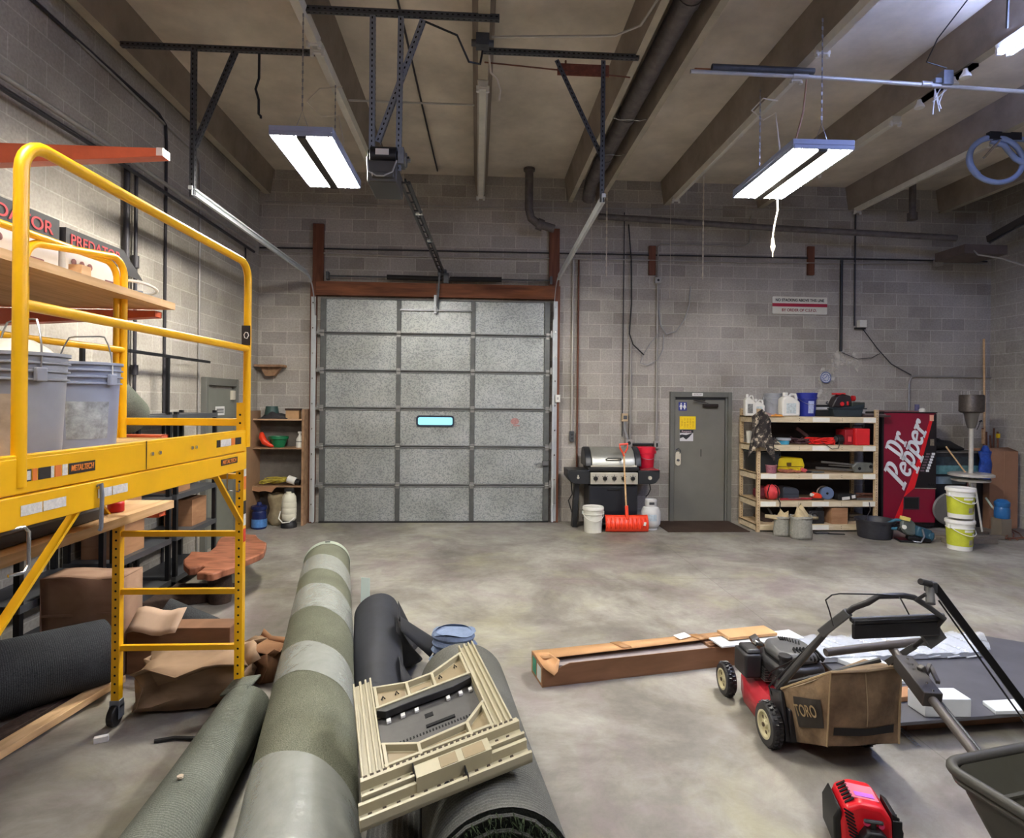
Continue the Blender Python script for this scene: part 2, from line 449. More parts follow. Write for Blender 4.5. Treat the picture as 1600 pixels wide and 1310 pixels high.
st.build('sticker', mat('faded_pink_sticker', (172, 128, 124), .7, vary=.3, vs=40), d1)
lk_ = MB(); lk_.box(1.07, 1.17, 9.70, 9.745, .93, 1.0); lk_.cyl((1.05, 9.71, .96), (.96, 9.70, .95), .012); lk_.build('slide_latch', steel, d1)
# threshold and astragal
b = MB(); b.box(X0, X1, 9.74, 9.80, 0, .02); b.build('bottom_seal', black, d1)
# timber surround
tim = wood_mat('reddish_timber', (92, 54, 40), (124, 78, 58), (8, 8, .8))
timh = wood_mat('reddish_timber_header', (96, 56, 38), (136, 84, 56), (.8, 8, 8))
for i, (n, bx) in enumerate((('trim_20', (X0-.16, X0-.07, 9.74, BW, 0, 3.85)), ('trim_21', (X1+.07, X1+.16, 9.74, BW, 0, 3.85)),
            ('trim_22', (X0-.14, X0+.03, 9.78, BW, 3.85, 4.78)), ('trim_23', (X1-.02, X1+.15, 9.78, BW, 3.85, 4.8)))):
    struct(n, MB().box(*bx), tim, bevel=.004)
struct('trim_24', MB().box(X0-.07, X1+.07, 9.72, BW, 3.63, 3.85), timh, bevel=.004)
struct('trim_25', MB().box(2.82, 2.93, 9.79, BW, 4.08, 4.56), tim)
struct('trim_26', MB().box(5.53, 5.64, 9.79, BW, 4.14, 4.62), tim)
# ---------------------------------------------------------------- flush door to the washroom (door_2)
doorp = mat('grey_door_paint', (112, 110, 102), .5, vary=.08, vs=3)
framep = mat('grey_frame_paint', (104, 104, 98), .5, vary=.1, vs=4)
d2 = bpy.data.objects.new('door_2', None); COL.objects.link(d2); d2['kind'] = 'structure'
d2['label'] = 'grey steel washroom door with blue, yellow and white stickers'
a, bb, zt = 3.20, 4.24, 2.15
f = MB(); f.box(a, a+.065, 9.77, 9.84, 0, zt); f.box(bb-.065, bb, 9.77, 9.84, 0, zt); f.box(a+.065, bb-.065, 9.77, 9.84, zt-.085, zt)
f.box(a+.065, a+.09, 9.80, 9.84, 0, zt-.085); f.box(bb-.10, bb-.065, 9.80, 9.84, 0, zt-.085)
f.build('door_frame', framep, d2, bevel=.003)
l = MB(); l.box(a+.075, bb-.115, 9.795, 9.83, .01, zt-.13); lf = l.build('door_leaf', doorp, d2, bevel=.002)
l = MB(); l.box(a+.09, bb-.1, 9.80, 9.835, zt-.13, zt-.085); l.build('head_gap', black, d2)
q = MB(); q.box(a+.54, a+.79, 9.72, 9.795, 1.90, 1.955); q.build('door_closer', mat('bronze_closer', (52, 44, 40), .45, .5), lf, bevel=.012)
q = MB(); q.bar((a+.62, 9.75, 1.965), (a+.36, 9.70, 2.01), .02, .01); q.bar((a+.36, 9.70, 2.01), (a+.58, 9.77, 2.02), .02, .01); q.build('closer_arm', mat('bronze_closer', (52, 44, 40), .45, .5), lf)
q = MB(); q.prism(rrect(a+.035+.06, a+.12+.06, .93, 1.16, .04), 9.775, 9.795); pl = q.build('push_plate', mat('cream_plate', (206, 198, 180), .4), lf)
q = MB(); q.cyl((a+.13, 9.775, 1.02), (a+.13, 9.74, 1.02), .02, n=10); q.tube([(a+.10, 9.78, 1.19), (a+.13, 9.74, 1.22), (a+.17, 9.76, 1.18), (a+.16, 9.785, 1.12)], .008, 6); q.build('pull', dsteel, lf)
q = MB(); q.box(a+.52, a+.53, 9.79, 9.796, 1.08, 1.2); q.build('scratch', hole, lf)
# stickers
blue = mat('sign_blue', (40, 52, 140), .5); yel = mat('sign_yellow', (242, 206, 20), .6, vary=.08, vs=60)
sg = MB(); sg.box(a+.14, a+.275, 9.786, 9.795, 1.84, 1.98); sgo = sg.build('washroom_sign', blue, lf)
q = MB()
for cx in (a+.178, a+.238):
    q.lathe([(.001, 0), (.013, .004), (.013, .008), (.001, .012)], n=10, M=T3(cx, 9.784, 1.955) @ Matrix.Rotation(R(90), 4, 'X') @ Matrix.Scale(1, 4))
    q.prism([(cx-.018, 1.938), (cx+.018, 1.938), (cx+.026, 1.90), (cx+.014, 1.895), (cx+.012, 1.858), (cx-.012, 1.858), (cx-.014, 1.895), (cx-.026, 1.90)] if cx < a+.2 else
            [(cx-.012, 1.938), (cx+.012, 1.938), (cx+.028, 1.89), (cx+.012, 1.888), (cx+.010, 1.858), (cx-.010, 1.858), (cx-.012, 1.888), (cx-.028, 1.89)], 9.782, 9.786)
q.build('figure', mat('sign_white', (235, 235, 235), .5), sgo)
sg = MB(); sg.box(a+.16, a+.43, 9.787, 9.795, 1.53, 1.745); so = sg.build('yellow_notice', yel, lf)
q = MB()
for i in range(5):
    for j in range(8):
        if (i*3+j*5) % 7 != 0: q.box(a+.185+i*.047, a+.185+i*.047+.026, 9.785, 9.788, 1.565+j*.019, 1.572+j*.019)
q.build('printed_lines', mat('notice_print', (196, 150, 12), .7), so)
q = MB(); q.box(a+.165, a+.39, 9.788, 9.795, 1.335, 1.52); so = q.build('picture_sticker', mat('sticker_white', (214, 212, 216), .5), lf)
q = MB(); q.box(a+.165, a+.39, 9.785, 9.789, 1.47, 1.52)
q.prism([(a+.165, 1.38), (a+.22, 1.40), (a+.27, 1.36), (a+.32, 1.40), (a+.38, 1.47), (a+.33, 1.455), (a+.27, 1.435), (a+.20, 1.445), (a+.165, 1.435)], 9.785, 9.789)
q.build('sticker_print', mat('sticker_dark', (34, 36, 44), .6), so)
text('sticker_text', 'Respect', .045, mat('sticker_white2', (220, 190, 196), .5), so, T3(a+.275, 9.784, 1.495) @ FRONT, width=.16)
q = MB(); q.box(a+.36, a+.54, 9.765, 9.77, zt-.065, zt-.015); so = q.build('name_plate', paper, d2)
text('plate_text', 'RESTROOM', .035, mat('print_grey', (120, 120, 118), .6), so, T3(a+.45, 9.763, zt-.04) @ FRONT, width=.13)
# ---------------------------------------------------------------- door in the left wall (door_3)
d3 = bpy.data.objects.new('door_3', None); COL.objects.link(d3); d3['kind'] = 'structure'
d3['label'] = 'grey steel door in the left wall behind the black shelving'
f = MB(); f.box(XL, XL+.07, 7.86, 7.93, 0, 2.24); f.box(XL, XL+.07, 8.83, 8.90, 0, 2.24); f.box(XL, XL+.07, 7.93, 8.83, 2.14, 2.24); f.build('door_frame', framep, d3, bevel=.003)
l = MB(); l.box(XL, XL+.03, 7.93, 8.83, .01, 2.10); lf = l.build('door_leaf', mat('grey_green_door', (118, 119, 110), .5, vary=.06), d3)
q = MB(); q.box(XL+.03, XL+.034, 8.22, 8.50, 1.74, 1.86); q.build('notice', paper, lf)
q = MB(); q.box(XL+.034, XL+.036, 8.25, 8.47, 1.77, 1.79); q.box(XL+.034, XL+.036, 8.25, 8.47, 1.80, 1.83); q.build('notice_print', mat('print_grey', (120, 120, 118), .6), lf)
q = MB(); q.box(XL+.03, XL+.07, 8.70, 8.78, 1.95, 2.08); q.build('closer_bracket', mat('cream_plate', (206, 198, 180), .4), lf)

# ================================================================ LIGHTS
tubem = mat('lit_fluorescent_tube', (255, 255, 255), .3, emit=(255, 250, 238), es=TUBE)
housing = mat('pale_blue_housing', (150, 160, 190), .45, vary=.05)
reflw = mat('white_reflector', (235, 232, 225), .4)
weak = mat('lit_tube_behind', (255, 255, 255), .3, emit=(255, 250, 240), es=TUBE*.42)
def fixture(name, label, loc, tm=None):
    t = thing(name, label, 'light', loc)
    b = MB(); b.box(-.26, .26, 0, 1.22, .03, .075); b.box(-.26, -.25, 0, 1.22, -.005, .03); b.box(.25, .26, 0, 1.22, -.005, .03)
    b.box(-.25, .25, 0, .012, -.005, .03); b.box(-.25, .25, 1.208, 1.22, -.005, .03)
    b.build('housing', housing, t, bevel=.004)
    b = MB()
    for s in (-1, 1):
        b.box(s*.14-.105, s*.14+.105, .012, 1.208, .02, .03)
        for e in (.03, 1.15):
            for k in range(4): b.box(s*.14-.095+k*.055, s*.14-.095+k*.055+.012, e, e+.035, .0, .02)
    b.build('reflector', mat('grey_centre_channel', (118, 114, 106), .5), t)
    MB().box(-.04, .04, .012, 1.208, -.022, .03).build('centre_channel', mat('dark_centre_channel', (46, 44, 42), .6), t, bevel=.003)
    for s in (-1, 1):
        for k in range(4):
            b = MB(); x = s*.14-.09+k*.06
            b.cyl((x, .04, .0), (x, 1.18, .0), .016, n=10); b.build('lamp_tube', tm or tubem, t)
    for y in (.04, 1.18):
        b = MB(); b.tube([(-.05, y, .075), (0, y, .22), (.05, y, .075)], .003, 5)
        n = 26; h = ZS-loc[2]-.22-.0
        for i in range(n):
            z = .22+h*i/n; l = h/n*.62
            if i % 2: b.box(-.007, .007, y-.002, y+.002, z, z+l*1.4)
            else: b.box(-.002, .002, y-.007, y+.007, z, z+l*1.4)
        b.build('hanging_chain', mat('chain_zinc', (150, 150, 155), .4, .8), t)
    return t
fx = fixture('hanging_shop_light', 'lit hanging strip light nearest the left wall, beside the door opener', (-1.47, 5.05, 4.15))
fx2 = dup(fx, (2.83, 4.79, 4.08), R(-1), 'lit hanging strip light on the right side of the ceiling')
fx3 = fixture('hanging_shop_light', 'lit hanging strip light behind the camera on the left', (-1.47, .9, 4.1), weak)
dup(fx3, (2.83, .9, 4.1), 0, 'lit hanging strip light behind the camera on the right')
# strip light channels screwed under the stems
chan = mat('white_strip_channel', (206, 202, 190), .5, vary=.08, vs=8)
coolt = mat('cool_strip_tube', (200, 215, 255), .3, emit=(170, 190, 255), es=COOL)
weakc = mat('ceiling_fill_tube', (200, 215, 255), .3, emit=(190, 200, 240), es=3.2)
def channel(x, y0, y1, label, lit=False, wd=.115, z=ZS):
    t = thing('strip_light_channel', label, 'light', (x, y0, z), 0, None)
    b = MB(); b.prism([(-wd/2, 0), (wd/2, 0), (wd/2-.02, -.07), (-wd/2+.02, -.07)], 0, y1-y0); b.build('channel', chan, t, bevel=.003)
    for y in (.03, (y1-y0)-.03):
        b = MB(); b.box(-wd/2-.01, wd/2+.01, y-.015, y+.015, -.085, -.05); b.cyl((-.05, y, -.085), (-.05, y, -.11), .018, n=10); b.cyl((.05, y, -.085), (.05, y, -.11), .018, n=10)
        b.build('lamp_holder', mat('holder_white', (215, 212, 205), .4), t)
    if lit:
        for s in (-.045, .045):
            b = MB(); b.cyl((s, .06, -.10), (s, y1-y0-.06, -.10), .018, n=10); b.build('lamp_tube', coolt if x == 4.72 else weakc, t)
channel(-1.5, 2.9, 5.55, 'white strip light channel under the beam left of the door opener, no lamps')
channel(-1.5, 5.62, 9.3, 'narrow white channel along the beam behind the left hanging light', wd=.11)
channel(.03, 6.15, 9.55, 'white channel under the centre beam above the overhead door')
channel(3.12, 2.8, 5.35, 'white strip light channel above the right hanging light chain')
channel(3.12, 5.75, 9.4, 'white channel under the beam left of the right hanging light', wd=.09)
channel(4.72, 6.55, 8.2, 'short white strip channel under the beam behind the right hanging light')
channel(4.72, 2.4, 5.2, 'bluish lit strip light at the top right of the ceiling', lit=True)
for x_, l_ in ((-1.5, 'left'), (.03, 'centre'), (3.12, 'right')):  # unseen strips added to brighten the ceiling and upper walls
    channel(x_, -2.4, 1.6, 'unseen strip light added under the %s beam behind the camera to brighten the ceiling' % l_, lit=True)
channel(6.3, 7.0, 9.7, 'dim pale channel under the far right beam, beneath the coiled hose', wd=.09)
# ================================================================ OVERHEAD EQUIPMENT
def strut(b, p0, p1, side=(0,-1,0), w=.042, t=.003, pitch=.045, mi_hole=1):
    """perforated angle iron, one flange facing 'side', one across"""
    p0, p1, s = Vector(p0), Vector(p1), Vector(side).normalized()
    d = (p1-p0); L = d.length; d.normalize(); x = d.cross(s).normalized()
    b.mi = 0
    b.bar(p0+s*0, p1+s*0, w, t, s)
    b.bar(p0-x*(w/2)-s*(w/2), p1-x*(w/2)-s*(w/2), w, t, x)
    b.mi = mi_hole
    n = int(L/pitch)
    for i in range(n):
        c = p0+d*(L*(i+.5)/n)
        for o_, nn, ww in ((c, s, x), (c-x*(w/2)-s*(w/2), x, s)):
            for sg in (1, -1):
                q = o_+nn*(sg*(t/2+.0006))
                k = [q+d*(a*.010)+ww*(bb*.0055) for a, bb in ((-1,-1),(1,-1),(1,1),(-1,1))]
                b.add(k, [(0,1,2,3)], False)
    b.mi = 0
    return b
galvs = mat('pale_galvanised_angle', (140, 146, 158), .42, .6, vary=.15, vs=20)
def hanger(name, label, bars, loc=(0,0,0), m=dsteel):
    t = thing(name, label, 'bracket', loc)
    for nm, p0, p1, sd in bars:
        strut(MB(), Vector(p0)-Vector(loc), Vector(p1)-Vector(loc), sd).build(nm, [m, hole], t)
    return t
hanger('track_hanger', 'dark perforated angle hanger holding the left door track', [
    ('cross_angle', (-3.3, 5.74, 5.2), (-1.55, 5.74, 5.2), (0,0,-1)),
    ('upright_angle', (-2.63, 5.68, 5.2), (-2.63, 5.68, 3.82), (0,-1,0)),
    ('diagonal_angle', (-2.27, 5.71, 5.2), (-2.63, 5.71, 4.3), (0,-1,0))], (-2.63, 5.7, 5.2))
hanger('track_hanger', 'dark perforated angle hanger holding the right door track beside the big pipe', [
    ('cross_angle', (.02, 5.62, 5.22), (1.50, 5.62, 5.22), (0,0,-1)),
    ('upright_angle', (1.16, 5.62, 5.2), (1.16, 5.62, 3.86), (0,-1,0)),
    ('diagonal_angle', (.72, 5.65, 5.2), (1.16, 5.65, 4.3), (0,-1,0))], (1.2, 5.6, 5.2))
# door tracks, vertical + curved + horizontal
def track(label, xv, xh, yn, zh):
    t = thing('door_track', label, 'track', (xv, 9.7, 0))
    P = [(0, 0, .02), (0, 0, 3.3)]
    for i in range(1, 9):
        a = R(90*i/8); P.append((0, -.45+.45*math.cos(a)-0, 3.3+(zh-3.3)*math.sin(a)))
    P2 = P[2:]
    b = MB()
    def lip(off, pts, ww, hh, upv):
        for p, q in zip(pts[:-1], pts[1:]): b.bar(Vector(p)+Vector(off), Vector(q)+Vector(off), ww, hh, upv)
    lip((0, 0, 0), P, .004, .055, (0,1,0)); lip((0, .027, 0), P[:2], .03, .003, (0,1,0)); lip((0, -.027, 0), P[:2], .03, .003, (0,1,0))
    for q in P2: pass
    end = (xh-xv, yn-9.7, zh)
    b.bar(P[-1], end, .004, .055); b.bar(Vector(P[-1])+Vector((.012, 0, .027)), Vector(end)+Vector((.012, 0, .027)), .03, .003); b.bar(Vector(P[-1])+Vector((.012, 0, -.027)), Vector(end)+Vector((.012, 0, -.027)), .03, .003)
    b.build('track_rail', mat('bright_track_steel', (190, 194, 196), .4, .2, vary=.08), t)
    b = MB(); s = -1 if xv < 0 else 1
    b.bar((s*.03, .03, .02), (s*.03, .03, 3.6), .07, .004, (0,1,0)); b.bar((s*.015, -.45, zh+.04), (xh-xv+s*.015, yn-9.7, zh+.04), .035, .035)
    b.build('track_angle', mat('bright_track_steel', (190, 194, 196), .4, .2, vary=.08), t)
    b = MB()
    for k in range(9): b.cyl((s*.03, .015, .3+.4*k), (s*.03, .0, .3+.4*k), .012, n=8)
    b.build('bolt', chrome, t)
track('steel track of the overhead door along its left side, running back under the left hanger', -2.575, -2.62, 5.66, 3.86)
track('steel track of the overhead door along its right side, running back toward the big pipe', 1.235, 1.16, 5.6, 3.88)
# opener
op = thing('garage_door_opener', 'chain drive door opener hung from four pale perforated angles above the centre', 'door opener', (-.78, 5.15, 3.75))
def ob(): return MB()
O_ = Vector((-.78, 5.15, 3.75))
for nm, p0, p1, sd, m in (('cross_angle', (-1.55, 5.12, 5.21), (.16, 5.12, 5.21), (0,0,-1), dsteel), ('support_angle', (-.905, 5.10, 5.2), (-.90, 5.10, 3.85), (0,-1,0), galvs),
        ('support_angle', (-.67, 5.10, 5.2), (-.68, 5.10, 3.9), (0,-1,0), galvs), ('support_angle', (-.49, 5.13, 5.2), (-.86, 5.13, 4.15), (0,-1,0), galvs)):
    strut(MB(), Vector(p0)-O_, Vector(p1)-O_, sd, .045).build(nm, [m, hole], op)
b = MB(); b.box(-.14, .10, -.14, .30, .02, .20); b.box(-.10, .08, -.16, -.14, .05, .10); b.build('opener_housing', mat('opener_dark_grey', (64, 62, 62), .45, .3), op, bevel=.012)
b = MB(); b.cyl((-.13, -.02, .27), (.09, -.02, .27), .085, n=24); b.cyl((-.15, -.02, .27), (-.13, -.02, .27), .06, n=20); b.cyl((.09, -.02, .27), (.12, -.02, .27), .055, n=20)
b.cyl((.12, -.02, .27), (.19, -.02, .27), .015, n=10); b.build('motor', mat('motor_black', (40, 40, 44), .35, .5), op, bevel=.004)
b = MB(); b.box(-.08, .03, -.105, -.10, .26, .31); b.build('motor_label', paper, op)
b = MB(); b.box(.10, .15, -.08, .06, .20, .34); b.cyl((.15, -.02, .25), (.17, -.02, .25), .06, n=18); b.cyl((.17, -.02, .25), (.20, -.02, .25), .018, n=8)
b.build('sprocket_plate', steel, op, bevel=.003)
b = MB(); b.tube([(-.14, -.14, .22), (-.13, -.16, .10), (-.06, -.17, .06), (.0, -.17, .06), (.07, -.16, .10), (.10, -.14, .2)], .007, 6); b.build('motor_cable', mat('grey_cable', (150, 150, 152), .5), op)
b = MB()
e0, e1 = Vector((.13, .2, .14)), Vector((.20, 4.58, .28))
for dx in (-.035, .035): b.bar(e0+Vector((dx, 0, 0)), e1+Vector((dx, 0, 0)), .022, .03)
for k in range(16): 
    q = e0+(e1-e0)*(k/15); b.obox(q, (.07, .02, .012))
b.build('rail', mat('oily_rail_steel', (70, 68, 68), .4, .6), op)
b = MB(); b.cyl(e0+(e1-e0)*.22+Vector((-.02, 0, .01)), e0+(e1-e0)*.22+Vector((.05, 0, .01)), .035, n=14); b.cyl(e0+(e1-e0)*.5+Vector((-.02, 0, .01)), e0+(e1-e0)*.5+Vector((.05, 0, .01)), .03, n=14); b.build('idler', chrome, op)
b = MB(); b.bar(e0+Vector((0, 0, .03)), e1+Vector((0, 0, .03)), .014, .014); b.build('chain', mat('greasy_chain', (44, 42, 42), .6, .5), op)
b = MB(); b.obox(e1+Vector((0, .03, 0)), (.14, .08, .10)); b.bar(e1+Vector((-.03, -.1, -.02)), (.13, 4.56, -.30), .03, .012); b.cyl((.12, 4.5, .1), (.12, 4.5, -.42), .004, n=6); b.build('header_arm', dsteel, op)
b = MB(); b.cyl((-1.0+.78, 9.66-5.15, 3.92-3.75), (-.62+.3, 9.66-5.15, 3.92-3.75), .03, n=12)
# torsion spring bar
sp = thing('torsion_bar', 'dark torsion spring bar on the wall above the overhead door', 'spring', (-.5, 9.70, 3.93))
b = MB(); b.cyl((-.95, 0, 0), (-.08, 0, -.01), .04, n=14); b.cyl((.05, 0, -.01), (.88, 0, 0), .04, n=14); b.build('spring', mat('spring_black', (34, 32, 34), .6, .4, bump=.6, bs=60), sp)
b = MB(); b.cyl((-1.9, 0, 0), (1.7, 0, 0), .013, n=8); b.build('shaft', dsteel, sp)
b = MB(); b.box(-.05, .03, -.03, .05, -.08, .08); b.box(-1.9, -1.86, -.05, .05, -.06, .06); b.box(1.66, 1.7, -.05, .05, -.06, .06); b.build('bearing_plate', dsteel, sp)

def pipe(name, label, cat, pts, r, m, n=12, fit=None, fr=1.35, origin=None):
    pts = [Vector(p) for p in pts]; o = origin or pts[0]
    if fit is None:
        ob_ = MB().tube(pts, r, n).build(name, m, origin=o); return tag(ob_, label, cat)
    t = thing(name, label, cat, o)
    MB().tube([p-Vector(o) for p in pts], r, n).build('pipe_run', m, t)
    for p, q in fit:
        MB().cyl(Vector(p)-Vector(o), Vector(q)-Vector(o), r*fr, n=n).build('coupling', m, t)
    return t
pv = mat('dusty_duct_pipe', (104, 98, 96), .55, .3, vary=.3, vs=9)
p = pipe('duct_pipe', 'big dusty vent pipe lying between the twin beams right of centre', 'pipe', [(1.74, 2.0, 5.38), (1.74, 9.2, 5.38), (1.74, 9.5, 5.2)], .105, pv, 20,
     fit=[((1.74, 4.9, 5.38), (1.74, 5.0, 5.38)), ((1.74, 7.0, 5.38), (1.74, 7.12, 5.38)), ((1.74, 8.2, 5.38), (1.74, 8.5, 5.38))], fr=1.1)
for y in (4.7, 6.9, 7.9): MB().tube([(-.2, y-2, -.1), (-.12, y-2, -.13), (0, y-2, -.12), (.12, y-2, -.13), (.22, y-2, -.1)], .006, 6).build('hanger_strap', chrome, p)
copper = mat('copper_pipe', (196, 130, 92), .3, .7, vary=.15)
t = pipe('sprinkler_pipe', 'long pale cross pipe under the ceiling beams above the right hanging light', 'pipe', [(2.0, 5.62, 5.13), (3.05, 5.62, 5.13), (6.2, 5.66, 5.07)], .02, mat('pale_pipe', (190, 188, 186), .4, .4, vary=.1), 12, fit=[((3.0, 5.62, 5.13), (3.15, 5.62, 5.13)), ((4.3, 5.63, 5.11), (4.4, 5.63, 5.11))])
MB().cyl((.05, .03, .035), (1.05, .03, .035), .018, n=10).build('copper_line', copper, t)
MB().cyl((.2, -.02, .04), (1.2, -.02, .04), .03, n=12).build('insulated_line', dsteel, t)
pipe('drain_pipe', 'thick grey pipe dropping from the roof right of the centre beam', 'pipe', [(.79, 9.45, 5.64), (.79, 9.45, 5.0), (.83, 9.47, 4.86), (.95, 9.5, 4.78), (1.2, 9.52, 4.72)], .065, pv, 16, fit=[((.79, 9.45, 5.60), (.79, 9.45, 5.64)), ((.93, 9.5, 4.79), (1.02, 9.51, 4.76))], fr=1.4)
pipe('drain_pipe', 'thin dim pipe dropping from the roof near the right wall', 'pipe', [(6.9, 9.2, 5.64), (6.9, 9.2, 5.15), (6.9, 9.2, 4.98)], .05, pv, 14, fit=[((6.9, 9.2, 5.03), (6.9, 9.2, 4.92))], fr=1.5)
pipe('gas_pipe', 'grey pipe sloping along the top of the back wall to the right', 'pipe', [(1.95, 9.72, 5.0), (4.5, 9.5, 4.83), (7.55, 9.1, 4.62)], .05, pv, 14)
cg = mat('wall_conduit', (168, 164, 160), .4, .5, vary=.1)
cdk = mat('dark_wall_conduit', (52, 50, 54), .5, .3, vary=.2)
rust = mat('rusty_pipe', (110, 70, 54), .8, .2, vary=.3)
pipe('conduit', 'light horizontal conduit across the whole back wall', 'conduit', [(XL+.02, 9.80, 4.33), (-1, 9.8, 4.29), (2, 9.8, 4.32), (5, 9.8, 4.33), (8.7, 9.8, 4.4)], .012, cg, 8)
pipe('conduit', 'dark horizontal conduit just above the light one on the back wall', 'conduit', [(XL+.02, 9.81, 4.38), (8.7, 9.81, 4.44)], .012, cdk, 8)
pipe('conduit', 'thin high line along the top of the back wall', 'conduit', [(-3.4, 9.81, 5.12), (0, 9.81, 5.12), (8.7, 9.81, 5.30)], .008, cg, 6)
def vpipe(label, x, z0, z1, r, m, y=9.80, box=None, name='conduit'):
    return pipe(name, label, 'conduit', [(x, y, z0), (x, y, z1)], r, m, 8)
vpipe('pale vertical conduit nearest the right timber jamb, ending at a dark outlet', 1.56, 1.5, 4.3, .016, mat('pale_conduit', (176, 172, 164), .45, .3))
vpipe('rusty vertical pipe just right of the pale conduit by the overhead door', 1.65, .02, 4.3, .016, rust)
vpipe('thin dark vertical line left of the grill shovel handle on the back wall', 2.40, 1.4, 5.1, .008, cdk)
vpipe('grey vertical conduit dropping to the outlet box behind the grill', 2.53, 1.3, 2.95, .016, cg)
vpipe('tall grey conduit between the grill and the washroom door', 2.97, 1.25, 4.1, .018, cg)
pipe('cable', 'black cable hanging down the back wall above the grill with a bent end', 'cable', [(2.47, 9.79, 4.9), (2.52, 9.79, 4.3), (2.53, 9.78, 3.6), (2.50, 9.78, 3.1), (2.56, 9.77, 2.92), (2.74, 9.76, 2.75)], .011, black, 8)
pipe('cable', 'pale looped cable hanging on the back wall right of the black cable', 'cable', [(3.52, 9.79, 3.9), (3.50, 9.78, 3.6), (3.42, 9.78, 3.35), (3.28, 9.78, 3.15), (3.12, 9.78, 3.1), (3.02, 9.78, 3.25), (2.98, 9.77, 3.5)], .010, mat('grey_cable', (150, 150, 152), .5), 8)
pipe('cable', 'thin grey cable loop below the black cable end on the back wall', 'cable', [(3.07, 9.78, 3.1), (3.06, 9.77, 2.85), (2.98, 9.77, 2.68), (2.80, 9.76, 2.58), (2.68, 9.76, 2.62), (2.72, 9.76, 2.74), (2.85, 9.76, 2.95), (2.97, 9.77, 3.1)], .008, mat('grey_cable', (150, 150, 152), .5), 8)
pipe('conduit', 'thin bent conduit running right from the short timber above the grill', 'conduit', [(2.97, 9.8, 4.1), (2.97, 9.8, 4.55), (3.02, 9.8, 4.6), (4.45, 9.8, 4.6), (4.52, 9.8, 4.66), (4.54, 9.8, 5.1)], .012, cg, 8)
vpipe('black drain pipe on the back wall above the round clock', 6.11, 2.86, 4.4, .024, black, 9.79, name='drain_pipe')
vpipe('purple grey conduit right of the black pipe on the back wall', 6.35, 3.3, 5.6, .014, cdk)
pipe('cable', 'thin cable sagging from the alarm box down to the right conduit', 'cable', [(6.48, 9.79, 3.26), (6.75, 9.79, 2.92), (7.0, 9.79, 2.66), (7.35, 9.79, 2.48)], .008, cdk, 6)
pipe('cable', 'thin cable curving from the black pipe foot to the sagging cable', 'cable', [(6.14, 9.79, 2.84), (6.4, 9.79, 2.74), (6.65, 9.79, 2.76), (6.8, 9.79, 2.84)], .006, cdk, 6)
pipe('conduit', 'conduit bending above the red vending machine and running right', 'conduit', [(7.32, 9.8, 1.3), (7.32, 9.8, 2.36), (7.36, 9.8, 2.44), (7.45, 9.8, 2.46), (XR-.02, 9.8, 2.46)], .016, cg, 8)
def wbox(name, label, cat, c, sz, m, extra=None, em=None):
    t = thing(name, label, cat, c)
    MB().obox((0, 0, 0), sz).build('box', m, t, bevel=.004)
    if extra: extra(MB()).build('faceplate', em or black, t)
    return t
wbox('junction_box', 'pale square junction box below the short timber above the grill', 'box', (2.97, 9.79, 3.99), (.10, .05, .10), mat('box_grey', (168, 166, 160), .5), lambda b: b.cyl((0, -.03, 0), (0, -.022, 0), .02, n=10))
wbox('alarm_box', 'white box on the back wall at the foot of the purple grey conduit', 'box', (6.46, 9.77, 3.33), (.12, .09, .12), white, lambda b: b.box(-.10, .07, .0, .05, -.09, -.06))
wbox('outlet_box', 'dark outlet box low on the pale conduit by the overhead door', 'outlet', (1.56, 9.79, 1.40), (.07, .06, .17), dsteel, lambda b: (b.cyl((0, -.035, .03), (0, -.028, .03), .02, n=8), b.cyl((0, -.035, -.03), (0, -.028, -.03), .02, n=8), b)[-1])
wbox('outlet_box', 'beige box with cables on the wall right above the grill shovel handle', 'outlet', (2.43, 9.77, 1.72), (.09, .08, .13), mat('beige_box', (188, 164, 132), .6), lambda b: b.box(-.03, .03, -.045, -.04, -.03, .03), dsteel)
wbox('outlet_box', 'grey outlet box behind the raised grill lid', 'outlet', (2.50, 9.77, 1.30), (.11, .08, .12), cg, lambda b: b.cyl((0, -.045, 0), (0, -.04, 0), .03, n=10))
wbox('outlet_box', 'grey outlet box left of the washroom door frame', 'outlet', (2.97, 9.78, 1.27), (.09, .06, .12), cg, lambda b: b.box(-.015, .015, -.035, -.03, -.03, .03))
wbox('wall_switch', 'white push switch on the right timber jamb', 'switch', (1.31, 9.71, 2.02), (.08, .05, .12), white, lambda b: b.box(-.012, .012, -.03, -.024, -.02, .02), cg)
pipe('conduit', 'black horizontal pipe between the outlet boxes beside the grill', 'conduit', [(2.56, 9.79, 1.28), (2.93, 9.79, 1.28)], .018, black, 8)
pipe('cable', 'grey cables dropping from the beige box to the grey outlet', 'cable', [(2.42, 9.76, 1.66), (2.44, 9.75, 1.5), (2.49, 9.76, 1.36)], .014, mat('grey_cable', (150, 150, 152), .5), 8)
# sign
sg = thing('warning_sign', 'white wall sign with red stripe reading no stacking above this line', 'sign', (5.405, 9.82, 3.625))
MB().prism([(p[0]-5.405, p[1]-3.625) for p in rrect(4.93, 5.88, 3.48, 3.77, .02)], -.006, 0).build('sign_board', mat('sign_cream', (226, 224, 212), .5, vary=.05), sg)
MB().box(-.475, .475, -.009, -.006, -.022, .032).build('red_stripe', mat('stripe_red', (170, 32, 62), .5), sg)
text('sign_text', 'NO STACKING ABOVE THIS LINE', .066, mat('letter_black', (30, 36, 34), .6), sg, T3(0, -.0095, .085) @ FRONT, width=.84, off=.0015)
text('sign_text', 'BY ORDER OF C.S.F.D.', .066, mat('letter_red', (150, 60, 62), .6), sg, T3(-.01, -.0095, -.082) @ FRONT, width=.60, off=.0015)
